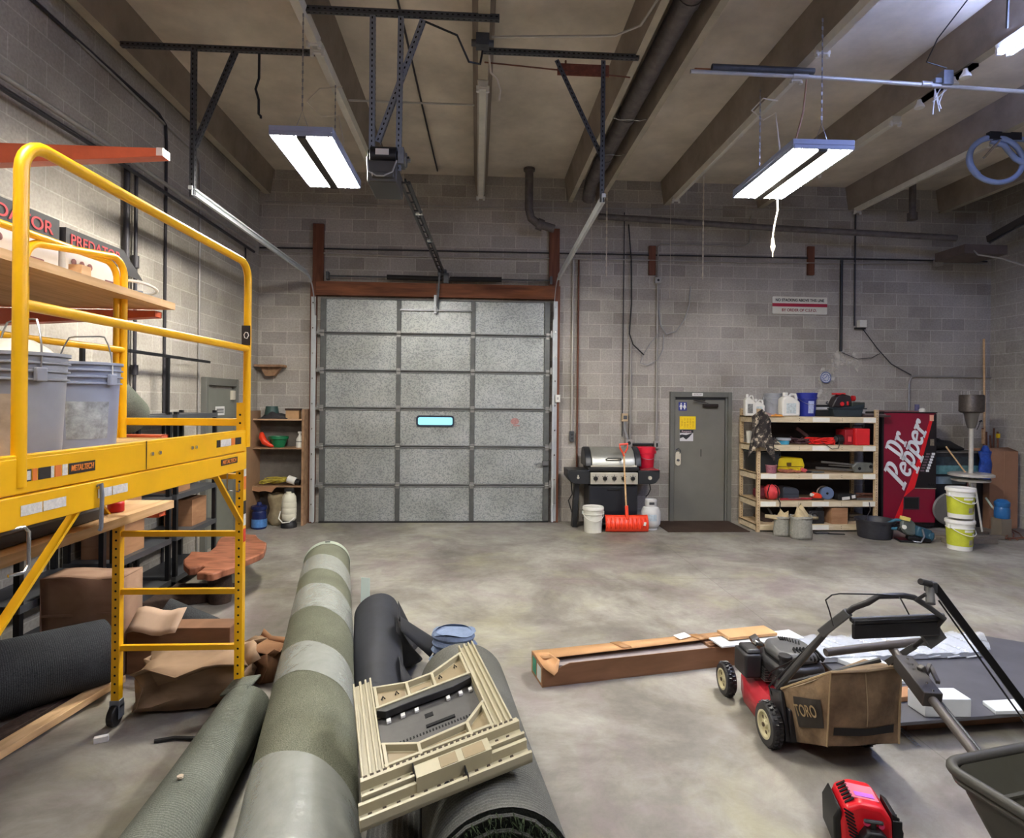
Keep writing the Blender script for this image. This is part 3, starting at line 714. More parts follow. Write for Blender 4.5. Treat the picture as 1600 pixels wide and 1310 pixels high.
# clock
ck = thing('wall_clock', 'small round blue and white clock on the back wall', 'clock', (5.86, 9.82, 2.42))
MB().cyl((0, -.02, 0), (0, 0, 0), .095, n=28).build('clock_face', mat('clock_face', (196, 198, 204), .5), ck)
b = MB(); b.tube([(.088*math.cos(a*math.pi/14), -.022, .088*math.sin(a*math.pi/14)) for a in range(28)], .008, 6, closed=True)
for i in range(12):
    a = i*math.pi/6; b.bar((.065*math.cos(a), -.023, .065*math.sin(a)), (.045*math.cos(a), -.023, .045*math.sin(a)), .016, .004, (0,1,0))
b.bar((0, -.024, 0), (.03, -.024, .045), .010, .004, (0,1,0)); b.bar((0, -.024, 0), (-.04, -.024, -.02), .010, .004, (0,1,0))
b.build('clock_markings', mat('clock_blue', (92, 104, 150), .5), ck)

# chains and cords from the ceiling
wht = mat('pull_cord', (206, 196, 176), .6)
def cord(label, pts, r=.006, m=None, name='pull_string', cat='cord'): return pipe(name, label, cat, pts, r, m or wht, 6)
def chain(label, x, y, z0, z1, m=None):
    b = MB(); n = int((z1-z0)/.05)
    for i in range(n):
        z = z0+(z1-z0)*i/n
        if i % 2: b.box(-.012, .012, -.004, .004, z-z0, z-z0+.05)
        else: b.box(-.004, .004, -.012, .012, z-z0, z-z0+.05)
    o = b.build('hanging_chain', m or wht, origin=None); o.location = (x, y, z0); return tag(o, label, 'chain')
chain('chain hanging in front of the back wall right of the right door track', 2.0, 9.3, 3.93, 5.27)
chain('chain hanging from the beam above the washroom door', 3.50, 9.2, 3.90, 5.65)
cord('thin cord hanging left of the chain above the washroom door', [(3.08, 9.5, 3.65), (3.08, 9.5, 5.26)], .003)
cord('thin cord hanging close to the right door track', [(1.80, 9.5, 3.7), (1.80, 9.5, 5.65)], .003)
t = bpy.data.objects.new('drop_cord', None); COL.objects.link(t); t.parent = fx2; t.location = (.20, 1.19, 0)
MB().tube([(-.01, 0, 0), (.0, 0, -.12), (-.03, 0, -.26), (-.05, 0, -.38), (-.05, 0, -.44)], .008, 8).build('flex', wht, t)
b = MB(); b.lathe([(.006, .0), (.014, -.03), (.016, -.07), (.026, -.10), (.02, -.13), (.006, -.16), (.003, -.21)], (-.05, 0, -.40), 10); b.build('plug', wht, t)
MB().tube([Vector(p)-Vector(fx.location) for p in [(-1.42, 6.3, 5.2), (-1.62, 6.2, 5.12), (-1.75, 6.2, 4.98), (-1.62, 6.25, 4.86), (-1.45, 6.3, 4.9), (-1.38, 6.2, 4.6), (-1.37, 6.1, 4.3), (-1.42, 6.05, 4.22)]], .008, 6).build('power_cord', wht, fx)
MB().tube([Vector(p)-Vector(fx2.location) for p in [(3.12, 6.2, 5.18), (2.92, 6.1, 5.15), (2.8, 6.1, 5.02), (2.92, 6.1, 4.92), (3.05, 6.1, 5.0), (3.05, 6.0, 4.6), (2.98, 5.9, 4.3), (3.02, 5.8, 4.16)]], .008, 6).build('power_cord', wht, fx2)
cord('brown cord dropping from the cross pipe beside the right light', [(3.14, 5.62, 5.1), (3.12, 5.64, 4.8), (3.06, 5.68, 4.5), (3.06, 5.7, 4.16)], .009, mat('brown_cord', (150, 112, 84), .6))
cord('white conduit crossing from the left beam to the centre beam', [(-1.42, 6.62, 5.22), (-.06, 6.62, 5.22)], .012, mat('pale_conduit', (176, 172, 164), .45, .3), 'conduit', 'conduit')
cord('dark conduit running along the ceiling between left and centre beams', [(-.80, 3.5, 5.61), (-.66, 9.6, 5.61)], .012, cdk, 'conduit', 'conduit')
cord('white conduit crossing from the centre beam to the twin beams', [(.1, 5.4, 5.24), (1.2, 5.3, 5.24), (1.4, 5.2, 5.28), (1.5, 4.6, 5.3)], .012, mat('pale_conduit', (176, 172, 164), .45, .3), 'conduit', 'conduit')
cord('rusty rod crossing below the dark angle right of the centre beam', [(.04, 5.72, 5.19), (1.45, 5.75, 5.12)], .008, rust, 'rod', 'rod')
t = thing('rusty_plate', 'rusty orange metal plate hanging under the dark angle right of centre', 'plate', (1.02, 5.74, 5.16))
MB().box(-.28, .22, -.008, .008, -.05, .06).build('plate', mat('orange_rust', (120, 66, 46), .8, vary=.35, vs=20), t)
MB().tube([(-.2, 0, .06), (-.2, 0, .09)], .01).build('lug', rust, t)
cord('black hooked cord hanging from the left dark angle', [(-2.05, 5.72, 5.18), (-2.05, 5.72, 4.95), (-2.08, 5.72, 4.85), (-2.05, 5.72, 4.75), (-2.05, 5.72, 4.62), (-2.03, 5.72, 4.60), (-2.03, 5.72, 4.58)], .012, black)
cord('black cable swooping from the opener angle to the centre beam', [(-.5, 5.14, 5.2), (-.2, 5.2, 5.12), (-.1, 5.35, 4.98), (.0, 5.45, 5.02), (.03, 5.45, 5.2)], .010, black, 'cable', 'cable')
cord('small dark wire tuft under the centre beam', [(.08, 5.62, 5.2), (.1, 5.64, 5.05), (.16, 5.66, 5.0), (.19, 5.66, 4.9), (.18, 5.66, 4.8)], .010, wht)
t = thing('beam_fitting', 'dark pipe fitting bolted to the centre beam', 'bracket', (.02, 5.4, 5.2))
b = MB(); b.box(-.06, .06, -.05, .05, -.06, .05); b.cyl((-.1, 0, -.02), (.1, 0, -.02), .03, n=10); b.build('clamp', dsteel, t, bevel=.004)
b = MB(); b.cyl((0, 0, .0), (0, 0, .05), .02); b.build('stem', rust, t)
cord('thin black wire looping beside the bluish strip light', [(4.3, 5.0, 5.6), (4.2, 5.3, 5.35), (4.25, 5.5, 5.25), (4.45, 5.5, 5.2)], .006, black, 'cable', 'cable')
cord('dark armoured cable hanging from the ceiling at the top right', [(4.2, 4.6, 5.6), (4.42, 4.8, 5.4), (4.55, 4.95, 5.25)], .012, cdk, 'cable', 'cable')
t = thing('wire_bundle', 'bundle of pale wires and a clamp where the cross pipe meets the right beam', 'cable', (4.55, 5.64, 5.12))
b = MB(); b.box(-.05, .05, -.05, .05, -.02, .12); b.box(-.12, -.04, -.03, .03, .0, .05); b.build('clamp', galvs, t, bevel=.004)
b = MB()
for k in range(6): b.tube([(0, 0, .05), (random.uniform(-.1, .1), .02, -.04), (random.uniform(-.14, .06), 0, -.15-.03*k)], .006, 6)
b.build('loose_wire', mat('pale_conduit', (176, 172, 164), .45, .3), t)
# flood bulbs
t = thing('spot_lamp', 'unlit twin spot lamps under the right beam next to the cross pipe', 'lamp', (4.70, 5.75, 5.2))
b = MB()
for y in (-.25, -.1, .35): MB().lathe([(.02, 0), (.025, -.03), (.05, -.07), (.048, -.085), (.001, -.09)], (-.06, y, 0), 12).build('bulb', white, t); MB().box(-.03, .03, -.3, .4, 0, .03).build('base', dsteel, t)
# coiled hose hung under the far right beam
hc = at(1556, 250, x=6.2)
t = thing('coiled_hose', 'thick blue grey hose coiled under the far right beam', 'hose', hc)
P = []
for i in range(60):
    a = R(100+ i*8.2); rr = .27+.02*math.sin(i*.3)
    P.append((.0+rr*math.cos(a)*1.05, .06*math.sin(i*.15), -.0+rr*math.sin(a)))
MB().tube(P, .032, 10).build('hose_loop', mat('blue_grey_hose', (126, 140, 168), .4, vary=.1), t)
P2 = [(-.02, .05, .25), (.1, .0, .18), (.2, -.05, -.0), (.36, -.1, -.12), (.6, -.1, -.15), (.9, -.1, -.05)]
MB().tube(P2, .032, 10).build('hose_tail', mat('blue_grey_hose', (126, 140, 168), .4, vary=.1), t)
P3 = [(.1, 0, .27), (.3, 0, .26), (.5, 0, .25), (.9, 0, .25)]
MB().tube(P3, .03, 10).build('hose_tail', mat('blue_grey_hose', (126, 140, 168), .4, vary=.1), t)
MB().bar((-.15, 0, .02), (.1, 0, .3), .03, .02).build('hose_nozzle', chrome, t)
MB().box(-.1, .3, -.03, .03, .24, .33).build('hose_hook', black, t)
# right corner overhead rail with its timber block
t = thing('overhead_rail', 'dark steel rail with timber block running along the right wall near the ceiling', 'rail', (8.1, 8.7, 4.6))
p1 = at(1546, 374, x=8.1); p2 = at(1640, 322, x=8.1); L0 = Vector((8.1, 8.7, 4.6))
MB().bar(p1-L0, p2-L0, .10, .10).build('rail', mat('rail_dark', (74, 70, 68), .5, .3), t)
MB().bar(p1-L0+Vector((0, 0, -.06)), p2-L0+Vector((0, 0, -.06)), .03, .02).build('rail_lip', steel, t)
b = MB(); q = at(1560, 375, x=8.05)-L0; b.obox(q+Vector((-.2, .3, -.15)), (.7, .6, .14)); b.build('timber_block', mat('dusty_block', (96, 84, 78), .8, vary=.2), t)
cord('pale cable sagging from the timber block to the right wall', [at(1512, 383, y=9.0), at(1528, 398, y=8.8), at(1565, 404, y=8.6), at(1610, 418, y=8.3)], .014, cg, 'cable', 'cable')
wbox('emergency_lamp', 'small pale lamp head on the conduit near the right corner', 'lamp', at(1466, 411, y=9.72), (.11, .10, .10), cg, lambda b: b.cyl((-.05, -.06, 0), (-.05, -.12, -.02), .05, n=12), cg)

# left wall conduits
pipe('conduit', 'steel pipe running along the left wall above the yellow scaffold', 'pipe', [(XL+.12, 3.2, 4.22), (XL+.12, 6.0, 4.28), (XL+.12, 9.35, 4.28)], .022, cg, 10)
pipe('conduit', 'dark pipe directly below the steel pipe on the left wall', 'pipe', [(XL+.10, 3.2, 4.14), (XL+.10, 6.0, 4.20), (XL+.10, 9.35, 4.20)], .02, cdk, 10)
pipe('conduit', 'thin conduit high on the left wall bending down behind the hanger', 'conduit', [(XL+.02, 3.0, 5.06), (XL+.02, 6.75, 5.06), (XL+.02, 6.9, 5.0), (XL+.02, 6.92, 4.8), (XL+.02, 6.92, .05)], .016, cdk, 8)
pipe('conduit', 'second thin conduit high on the left wall bending down near the left door', 'conduit', [(XL+.02, 3.0, 5.14), (XL+.02, 7.55, 4.98), (XL+.02, 7.72, 4.9), (XL+.02, 7.75, 4.6), (XL+.02, 7.75, .05)], .012, cg, 8)
pipe('conduit', 'thick dark conduit dropping down the left wall beside the top orange arm', 'conduit', [(XL+.05, 6.12, 4.25), (XL+.05, 6.12, .3)], .028, cdk, 10)
pipe('conduit', 'slim dark conduit with a fitting right next to the thick one on the left wall', 'conduit', [(XL+.05, 6.28, 4.25), (XL+.05, 6.28, .3)], .018, cdk, 10, fit=[((XL+.05, 6.28, 3.28), (XL+.05, 6.28, 3.40)), ((XL+.05, 6.28, 2.2), (XL+.05, 6.28, 2.3))], fr=1.9)
pipe('cable', 'black cable on the left wall close to the back corner', 'cable', [(XL+.03, 9.2, 4.25), (XL+.03, 9.25, 3.0), (XL+.03, 9.2, 2.6)], .012, black, 8)

# pale plaster smear above the clock
pm = bpy.data.materials.new('plaster_smear'); pm.use_nodes = True
tc = nd(pm, 'ShaderNodeTexCoord'); n = nd(pm, 'ShaderNodeTexNoise'); n.inputs['Scale'].default_value = 6; n.inputs['Detail'].default_value = 8; lk(pm, tc.outputs['Object'], n.inputs[0])
rr_ = ramp(pm, n.outputs[0], [(.42, (0, 0, 0)), (.62, (.75, .75, .75))]); lk(pm, rr_.outputs[0], pm.node_tree.nodes['Principled BSDF'].inputs['Alpha'])
pm.node_tree.nodes['Principled BSDF'].inputs['Base Color'].default_value = (*srgb((214, 208, 198)), 1); pm.node_tree.nodes['Principled BSDF'].inputs['Roughness'].default_value = .9
t = MB().prism([(6.02, 2.84), (6.12, 2.90), (6.30, 2.90), (6.42, 2.82), (6.46, 2.66), (6.44, 2.50), (6.36, 2.62), (6.20, 2.66), (6.10, 2.58), (6.02, 2.36), (5.98, 2.14), (5.72, 2.06), (5.60, 2.10), (5.74, 2.32), (5.80, 2.56), (5.90, 2.74)], 9.832, 9.839).build('plaster_smear', pm)
tag(t, 'pale plaster smear on the back wall around the round clock', 'plaster')
# ================================================================ SCAFFOLD
yl = mat('scaffold_yellow', (240, 180, 12), .35, vary=.06, vs=5, spec=.5)
SO = Vector((-1.83, 2.88, 0))
sc = thing('baker_scaffold', 'yellow rolling scaffold with guard rails and two grey buckets on its deck', 'scaffold', SO)
FR, FL, NR, NL = Vector((-1.435, 3.77, 0)), Vector((-2.155, 3.77, 0)), Vector((-1.525, 2.0, 0)), Vector((-2.245, 2.0, 0))
Z = lambda v, z: Vector((v.x, v.y, z))-SO
def frame(L_, R_, nm):
    b = MB()
    for p in (L_, R_):
        b.bar(Z(p, .14), Z(p, 1.95), .045, .045, (0,1,0))
        b.mi = 1
        for k in range(34):
            for dy in (-1, 1): 
                q = Z(p, .2+k*.0508)+Vector((0, dy*.0232, 0)); b.cyl(q, q+Vector((0, dy*.0006, 0)), .007, n=8)
        b.mi = 0
    fo = b.build('end_frame', [yl, hole], sc, bevel=.004)
    for z in (.46, .80, 1.15, 1.50, 1.83):
        MB().bar(Z(L_, z)+Vector((.02, 0, 0)), Z(R_, z)-Vector((.02, 0, 0)), .03, .034 if z < 1.8 else .045).build('rung', yl, sc, bevel=.004)
    for p in (L_, R_):
        c = MB(); o = Z(p, 0)
        c.box(-.03, .03, -.025, .025, .10, .15); c.box(-.03, -.024, -.03, .03, .04, .12); c.box(.024, .03, -.03, .03, .04, .12)
        c.xf(Matrix.Translation(o)); co = c.build('caster_fork', galvs, sc, bevel=.003)
        c = MB(); c.cyl((-.02, -.02, .062), (.02, -.02, .062), .062, n=22); c.xf(Matrix.Translation(o)); c.build('caster_wheel', black, co, bevel=.006)
    return fo
frame(FL, FR, 'far'); frame(NL, NR+Vector((-.035, 0, 0)), 'near')
def side(n_, f_, sgn):
    d = (f_-n_).normalized(); out = Vector((sgn, 0, 0))
    A = n_-d*.06; B = f_-d*.02
    b = MB(); b.bar(Z(A, 1.60)+out*.026, Z(B, 1.60)+out*.026, .03, .105); bo = b.build('side_beam', yl, sc, bevel=.004)
    b = MB(); b.bar(Z(A, 1.717)+out*.03, Z(B, 1.717)+out*.03, .012, .115); b.bar(Z(A, 1.778)+out*.02, Z(B, 1.778)+out*.02, .03, .014); b.bar(Z(A, 1.662)+out*.022, Z(B, 1.662)+out*.022, .026, .01)
    to = b.build('toe_board', yl, sc, bevel=.003)
    for e, s2 in ((f_, -1), (n_, 1)):
        g = MB(); g.bar(Z(e+d*s2*.36, 1.56)+out*.01, Z(e+d*s2*(.02 if s2 < 0 else -.045), 1.22 if s2 < 0 else 1.155)+out*(.01 if s2 < 0 else -.01), .012, .032, (1,0,0))
        g.build('gusset_brace', yl, sc)
    return bo, to
bo, to = side(NR, FR, 1); side(NL, FL, -1)
b = MB(); b.box(-.67, .66-.30+.0, 0, 0, 0, 0)
dk = MB()
for k in range(3):
    a0, a1 = .03+k*.215, .03+k*.215+.205
    vs = [Z(NL, 1.71)+Vector((a0, .03, 0)), Z(NL, 1.71)+Vector((a1, .03, 0)), Z(FL, 1.71)+Vector((a1, -.03, 0)), Z(FL, 1.71)+Vector((a0, -.03, 0))]
    dk.add(vs+[v+Vector((0, 0, .025)) for v in vs], [(0,3,2,1),(4,5,6,7),(0,1,5,4),(1,2,6,5),(2,3,7,6),(3,0,4,7)], False)
dk.build('deck_board', mat('deck_plywood', (176, 140, 84), .7, vary=.15, vs=8), sc, bevel=.003)
def guard(A, B, zt, zm, nm='guard_rail', r=.0185, zb=1.5, cr=.10, za=0):
    d = (B-A).normalized(); P = [Z(A, zb), Z(A, zt-cr+za)]
    for i in range(1, 7):
        a = R(90*i/6); P.append(Z(A, 0)+d*(cr-cr*math.cos(a))+Vector((0, 0, zt+za-cr+cr*math.sin(a))))
    for i in range(0, 7):
        a = R(90*i/6); P.append(Z(B, 0)-d*(cr-cr*math.sin(a))+Vector((0, 0, zt-cr+cr*math.cos(a))))
    P.append(Z(B, zb))
    b = MB(); b.tube(P, r, 14); b.tube([Z(A, zm), Z(B, zm)], r*.9, 12)
    return b.build(nm, yl, sc)
guard(NR+Vector((.03, .06, 0)), FR+Vector((.03, 0, 0)), 2.80, 2.28, r=.022, za=.02, zb=1.68)
guard(NL+Vector((.05, 1.05, 0)), FL+Vector((.03, -.02, 0)), 2.80, 2.26, za=-.06, r=.02)
guard(NL+Vector((.02, .06, 0)), FL+Vector((.0, -.04, 0)), 2.77, 2.26, r=.0185)
lm = mat('label_white', (212, 208, 200), .6, vary=.2, vs=90); lo_ = mat('label_orange', (222, 120, 50), .6); lk2 = mat('label_black', (36, 28, 24), .6)
def lab(par, base, off, y0, y1, z0, z1, m, nm='label'):
    t0 = (y0-NR.y)/(FR.y-NR.y); t1 = (y1-NR.y)/(FR.y-NR.y)
    a = NR.lerp(FR, t0)-SO; c = NR.lerp(FR, t1)-SO
    b = MB(); vs = []
    for dx in (off, off+.0015):
        for p, z in ((a, z0), (c, z0), (c, z1), (a, z1)): vs.append((p.x+dx, p.y, z))
    b.add(vs, [(0,1,2,3),(7,6,5,4),(0,4,5,1),(1,5,6,2),(2,6,7,3),(3,7,4,0)], False)
    return b.build(nm, m, par)
L1 = [(2.045, 2.10, lk2), (2.105, 2.125, lo_), (2.13, 2.185, lk2), (2.186, 2.20, lm), (2.205, 2.235, lo_), (2.24, 2.265, lm), (2.27, 2.41, lk2)]
for y0, y1, m in L1: lab(to, 0, .0365, y0, y1, 1.695, 1.735, m)
for k in range(2): lab(to, 0, .0385, 2.05+k*.025, 2.068+k*.025, 1.70, 1.73, lm, 'label_icon')
brand = mat('brand_orange', (226, 130, 50), .5)
RX = Matrix.Rotation(R(90-2.9), 4, 'Z') @ FRONT
def stext(s, y, z, size, par, off, wd, m):
    a = NR.lerp(FR, (y-NR.y)/(FR.y-NR.y))-SO
    return text('brand_text', s, size, m, par, Matrix.Translation((a.x+off, a.y, z)) @ RX, width=wd, shear=.2, off=.0006)
stext('METALTECH', 2.34, 1.715, .03, to, .0395, .12, brand)
lab(bo, 0, .0425, 3.42, 3.62, 1.60, 1.635, lk2); stext('METALTECH', 3.52, 1.617, .03, bo, .0445, .17, brand)
for y0, y1, m in ((3.38, 3.42, lk2), (3.425, 3.55, lm), (3.555, 3.6, lo_), (3.605, 3.68, lk2)): lab(to, 0, .0365, y0, y1, 1.705, 1.745, m)
for y0, y1 in ((2.05, 2.14), (2.145, 2.25), (2.42, 2.50), (2.505, 2.6)): lab(bo, 0, .0425, y0, y1, 1.585, 1.62, lm)
b = MB()
for y in (2.78, 2.84, 3.12, 3.16):
    a = NR.lerp(FR, (y-2)/1.77)-SO; b.cyl(a+Vector((.036, 0, 1.725)), a+Vector((.043, 0, 1.725)), .009, n=8)
b.build('bolt', chrome, to)
a = NR.lerp(FR, (2.74-2)/1.77)-SO
MB().box(a.x+.0365, a.x+.0375, a.y-.003, a.y+.003, 1.66, 1.785).build('board_joint', hole, to)
a = NR.lerp(FR, (2.42-2)/1.77)-SO
b = MB(); b.tube([a+Vector((.03, 0, 1.63)), a+Vector((.055, 0, 1.64)), a+Vector((.058, 0, 1.6)), a+Vector((.055, 0, 1.47)), a+Vector((.05, 0, 1.46))], .008, 8); b.build('locking_pin', galvs, sc)
b = MB(); a = Z(NR, 0); b.tube([a+Vector((.03, .02, 1.55)), a+Vector((.05, .06, 1.55)), a+Vector((.05, .08, 1.53)), a+Vector((.05, .08, 1.42)), a+Vector((.05, .06, 1.40)), a+Vector((.03, .02, 1.40))], .006, 8); b.build('spring_pin', chrome, sc)
b = MB(); a = Z(FR, 0)
b.tube([a+Vector((-.08+.012*i*0, -.03-.0, 1.60))+Vector((.010*i, .006*math.sin(i*1.6), .010*math.cos(i*1.6))) for i in range(11)], .006, 6); b.tube([a+Vector((-.07, -.03, 1.56)), a+Vector((-.07, -.03, 1.42)), a+Vector((.0, -.03, 1.41)), a+Vector((.0, -.03, 1.46))], .005, 6); b.build('spring_pin', chrome, sc)
for z0, z1, m in ((1.42, 1.50, lo_), (1.50, 1.58, lm), (1.27, 1.35, lk2), (1.20, 1.27, lm), (1.10, 1.18, mat('label_red', (206, 58, 44), .6))):
    MB().box(Z(FR,0).x+.0235, Z(FR,0).x+.0245, Z(FR,0).y-.018, Z(FR,0).y+.018, z0, z1).build('label', m, sc)
q = MB(); q.box(Z(FR,0).x+.004, Z(FR,0).x+.056, Z(FR,0).y-.023, Z(FR,0).y-.0225, 2.30, 2.42); q.build('label', lk2, sc)
q = MB(); q.tube([Z(FR, 0)+Vector((.032+.014*math.cos(a), -.0235, 2.36+.02*math.sin(a))) for a in (0, 1, 2, 3, 4, 5)], .003, 5, closed=True); q.build('label_icon', lm, sc)

# five gallon buckets (shared builder)
def bucket(name, label, loc, m, h=.37, r0_=.13, r1_=.152, lid=None, handle='down', rz=0, group=None, labelm=None, content=None, tilt=None, rr=3):
    t = thing(name, label, 'bucket', loc, rz, group)
    P = [(.001, .004), (r0_-.006, .004), (r0_, 0), (r0_+.001, .006)]
    f = lambda z: r0_+(r1_-r0_)*z/h
    z1 = h-.10
    P += [(f(z1)-.002, z1)]
    for k in range(rr):
        z = z1+k*.03; P += [(f(z)+.008, z), (f(z)+.008, z+.006), (f(z)-.001, z+.008), (f(z)-.001, z+.028)]
    P += [(f(h)+.007, h-.012), (f(h)+.007, h), (f(h)-.006, h), (f(h)-.008, h-.02)]
    if content is None: P += [(r0_-.008, .02), (.001, .02)]
    else: P += [(f(h)-.010, h-.03), (.001, h-.03)]
    MB().lathe(P, n=36).build('bucket_body', m, t)
    if content: MB().lathe([(f(h)-.012, h-.03), (.1, h+.02), (.05, h+.05), (.001, h+.055)], n=20).build('contents', content, t)
    if lid:
        MB().lathe([(.001, h+.006), (f(h)-.02, h+.006), (f(h)-.015, h+.014), (f(h)+.004, h+.016), (f(h)+.012, h+.004), (f(h)+.012, h-.03), (f(h)+.006, h-.032)], n=36).build('lid', lid, t)
    zz = h-.075
    hm = mat('handle_wire', (160, 160, 162), .3, .8); R1 = f(zz)+.012
    P = []
    for i in range(15):
        a = math.pi*i/14
        if handle == 'down': P.append((R1*math.cos(a), -(R1+.012)*math.sin(a), zz-.11*math.sin(a)))
        elif handle == 'up': P.append((R1*math.cos(a), .02*math.sin(a), zz+.20*min(1, 1.25*math.sin(a))))
    MB().tube(P, .0035 if not lid else .005, 6).build('handle', hm if not lid else white, t)
    for s in (-1, 1): MB().box(s*R1-.012, s*R1+.012, -.018, .018, zz-.03, zz+.02).build('handle_lug', m, t, bevel=.004)
    if labelm:
        o = MB(); 
        def fn(u, v): 
            a = labelm[1]+(labelm[2]-labelm[1])*u; z = labelm[3]+(labelm[4]-labelm[3])*v; rr_ = f(z)+.0016
            return (rr_*math.cos(a), rr_*math.sin(a), z)
        o.grid(fn, 14, 1).build('paper_label', labelm[0], t)
    return t
gbk = mat('grey_bucket_plastic', (150, 152, 158), .45, vary=.08, vs=6)
gbb = mat('blue_grey_bucket_plastic', (140, 148, 168), .4, vary=.08, vs=6)
dirty = mat('stained_paper_label', (178, 160, 138), .8, vary=.25, vs=9)
scuff = mat('scuffed_label', (150, 156, 160), .6, vary=.5, vs=22)
bucket('bucket', 'large grey bucket with stained paper label on the scaffold deck, nearer the camera', (-1.695, 2.32, 1.736), gbk, h=.40, r0_=.135, r1_=.158, handle='up', rz=R(-30), labelm=(dirty, R(-110), R(-20), .03, .25), content=mat('clear_bag', (206, 200, 184), .3, vary=.2, vs=14))
bucket('bucket', 'blue grey bucket with wire handle up, behind the bigger bucket on the scaffold', (-1.84, 2.93, 1.736), gbb, h=.40, r0_=.13, r1_=.152, handle='up', rz=R(-15), labelm=(scuff, R(-70), R(0), .05, .22))

# ================================================================ CANTILEVER RACK
og = mat('rack_orange', (212, 98, 62), .4, vary=.12, vs=6)
rk = thing('cantilever_rack', 'orange cantilever rack arms reaching from the left wall above and beside the scaffold', 'rack', (-3.3, 4.15, 0))
MB().box(-.12, .02, -.06, .06, 0, 4.0).build('upright', mat('rack_blue', (36, 44, 64), .4), rk)
for z, x1, hh in ((3.60, 1.21, .075), (2.53, 1.17, .06), (1.71, 1.22, .05), (1.20, 1.21, .05)):
    b = MB()
    y0, y1 = -.045, .045
    vs = []
    for y in (y0, y1): vs += [(0, y, z-hh*1.6), (x1, y, z-hh*.35), (x1, y, z+hh*.35), (0, y, z+hh*.35)]
    b.add(vs, [(0,1,2,3),(7,6,5,4),(0,4,5,1),(2,6,7,3),(3,7,4,0)], False)
    b.add([(x1-.002, y0+.008, z-hh*.28), (x1-.002, y1-.008, z-hh*.28), (x1-.002, y1-.008, z+hh*.28), (x1-.002, y0+.008, z+hh*.28)], [(0,1,2,3)])
    b.build('arm', og, rk, bevel=.003)
MB().box(1.17, 1.212, -.047, .047, 3.575, 3.628).build('arm_end', mat('bright_arm_end', (232, 210, 200), .4), rk)
b = MB(); b.box(-1.1, .05, -1.9, 0, 0, .045); o = b.build('shelf_board', lumber); o.location = (-2.08, 4.17, 2.565); tag(o, 'pale plywood board on the upper orange arm, carrying the open cartons', 'board')
b = MB(); b.box(-1.1, .05, -2.2, 0, 0, .05); o = b.build('shelf_board', lumber); o.location = (-2.08, 4.18, 1.235); tag(o, 'pale plywood board on the lower orange arm under the scaffold deck', 'board')
b = MB(); b.box(-.42, 0, -.95, 0, 0, .06); b.box(-.36, -.06, -.85, -.1, .06, .075); o = b.build('equipment_tray', mat('dark_grey_tray', (66, 66, 68), .45, vary=.2), bevel=.006); o.location = (-2.12, 3.55, 1.287); tag(o, 'flat dark grey tray on the lower plywood board behind the scaffold beam', 'tray')
t = thing('red_tool', 'small red tool on the lower plywood board beside the scaffold post', 'tool', (-2.16, 3.75, 1.287))
MB().cyl((0, 0, .0), (0, 0, .06), .045, n=18).build('reel', red, t, bevel=.008); MB().box(-.012, .012, -.012, .012, .06, .08).build('button', black, t)
# engine cartons
cw = mat('carton_white', (214, 208, 200), .7, vary=.06); cb = mat('carton_black', (44, 42, 44), .6, vary=.15); cr = mat('carton_red', (206, 60, 66), .6)
def carton(loc, w_, d_, h_, label, big):
    t = thing('engine_carton', label, 'box', loc, R(-2))
    MB().box(-w_, 0, 0, d_, 0, h_).build('carton', cw, t, bevel=.003)
    b = MB(); b.box(-w_-.002, .002, -.002, d_+.002, h_*.62, h_+.002); b.build('carton_band', cb, t)
    text('carton_text', 'PREDATOR', h_*.28, cr, t, Matrix.Translation((.004, d_/2, h_*.81)) @ Matrix.Rotation(R(90), 4, 'Z') @ FRONT, width=d_*.86, off=.001)
    pr_ = mat('carton_print', (132, 80, 78), .7, vary=.5, vs=30)
    for k in range(3): MB().cyl((.001, d_*(.12+.13*k), h_*.42), (.004, d_*(.12+.13*k), h_*.42), .02, n=12).build('carton_picture', pr_, t)
    for y_, s_ in ((.28, .09), (.75, .10)): MB().obox((.002, d_*y_, h_*.19), (.004, s_, .055)).build('carton_picture', pr_, t)
    return t
c1 = carton((-2.30, 3.50, 2.611), .45, .52, .31, 'white and black printed carton with red lettering, right one on the upper board', 1)
b = MB(); b.prism([(4.14, 2.93), (4.36, 2.77), (4.14, 2.77)], -2.31, -2.305, 'yz'); b.v = [v-Vector((-2.30, 3.62, 2.611)) for v in b.v]; b.build('open_flap', cb, c1)
b = MB(); b.add([(-.45, .0, .31), (-.45, .5, .31), (-.62, .5, .36), (-.62, .0, .36)], [(0,1,2,3)]); b.build('open_flap', cb, c1, thick=.004)
carton((-2.32, 2.80, 2.611), .45, .64, .33, 'white and black printed carton behind the scaffold rail, left one on the upper board', 1)
t = thing('wire_basket', 'white oval wire frame with metal fittings at the end of the upper board', 'fitting', (-2.20, 4.02, 2.611))
MB().tube([(.11*math.cos(a*math.pi/10), .13*math.sin(a*math.pi/10)+.0, .075-.02*math.sin(a*math.pi/10)) for a in range(20)], .010, 6, closed=True).build('oval_rim', white, t)
b = MB()
for k in range(5): b.obox((random.uniform(-.07, .07), random.uniform(-.12, .08), .02), (.05, .03, .03), (0, 0, k))
b.box(-.13, .12, -.14, .12, 0, .010); b.build('fitting', steel, t)
tag(MB().box(0, .07, 0, .08, 0, .085).build('wood_block', lumber, origin=None), 'small pale wood block standing on the upper board in front of a carton', 'block').location = (-2.22, 3.40, 2.611)
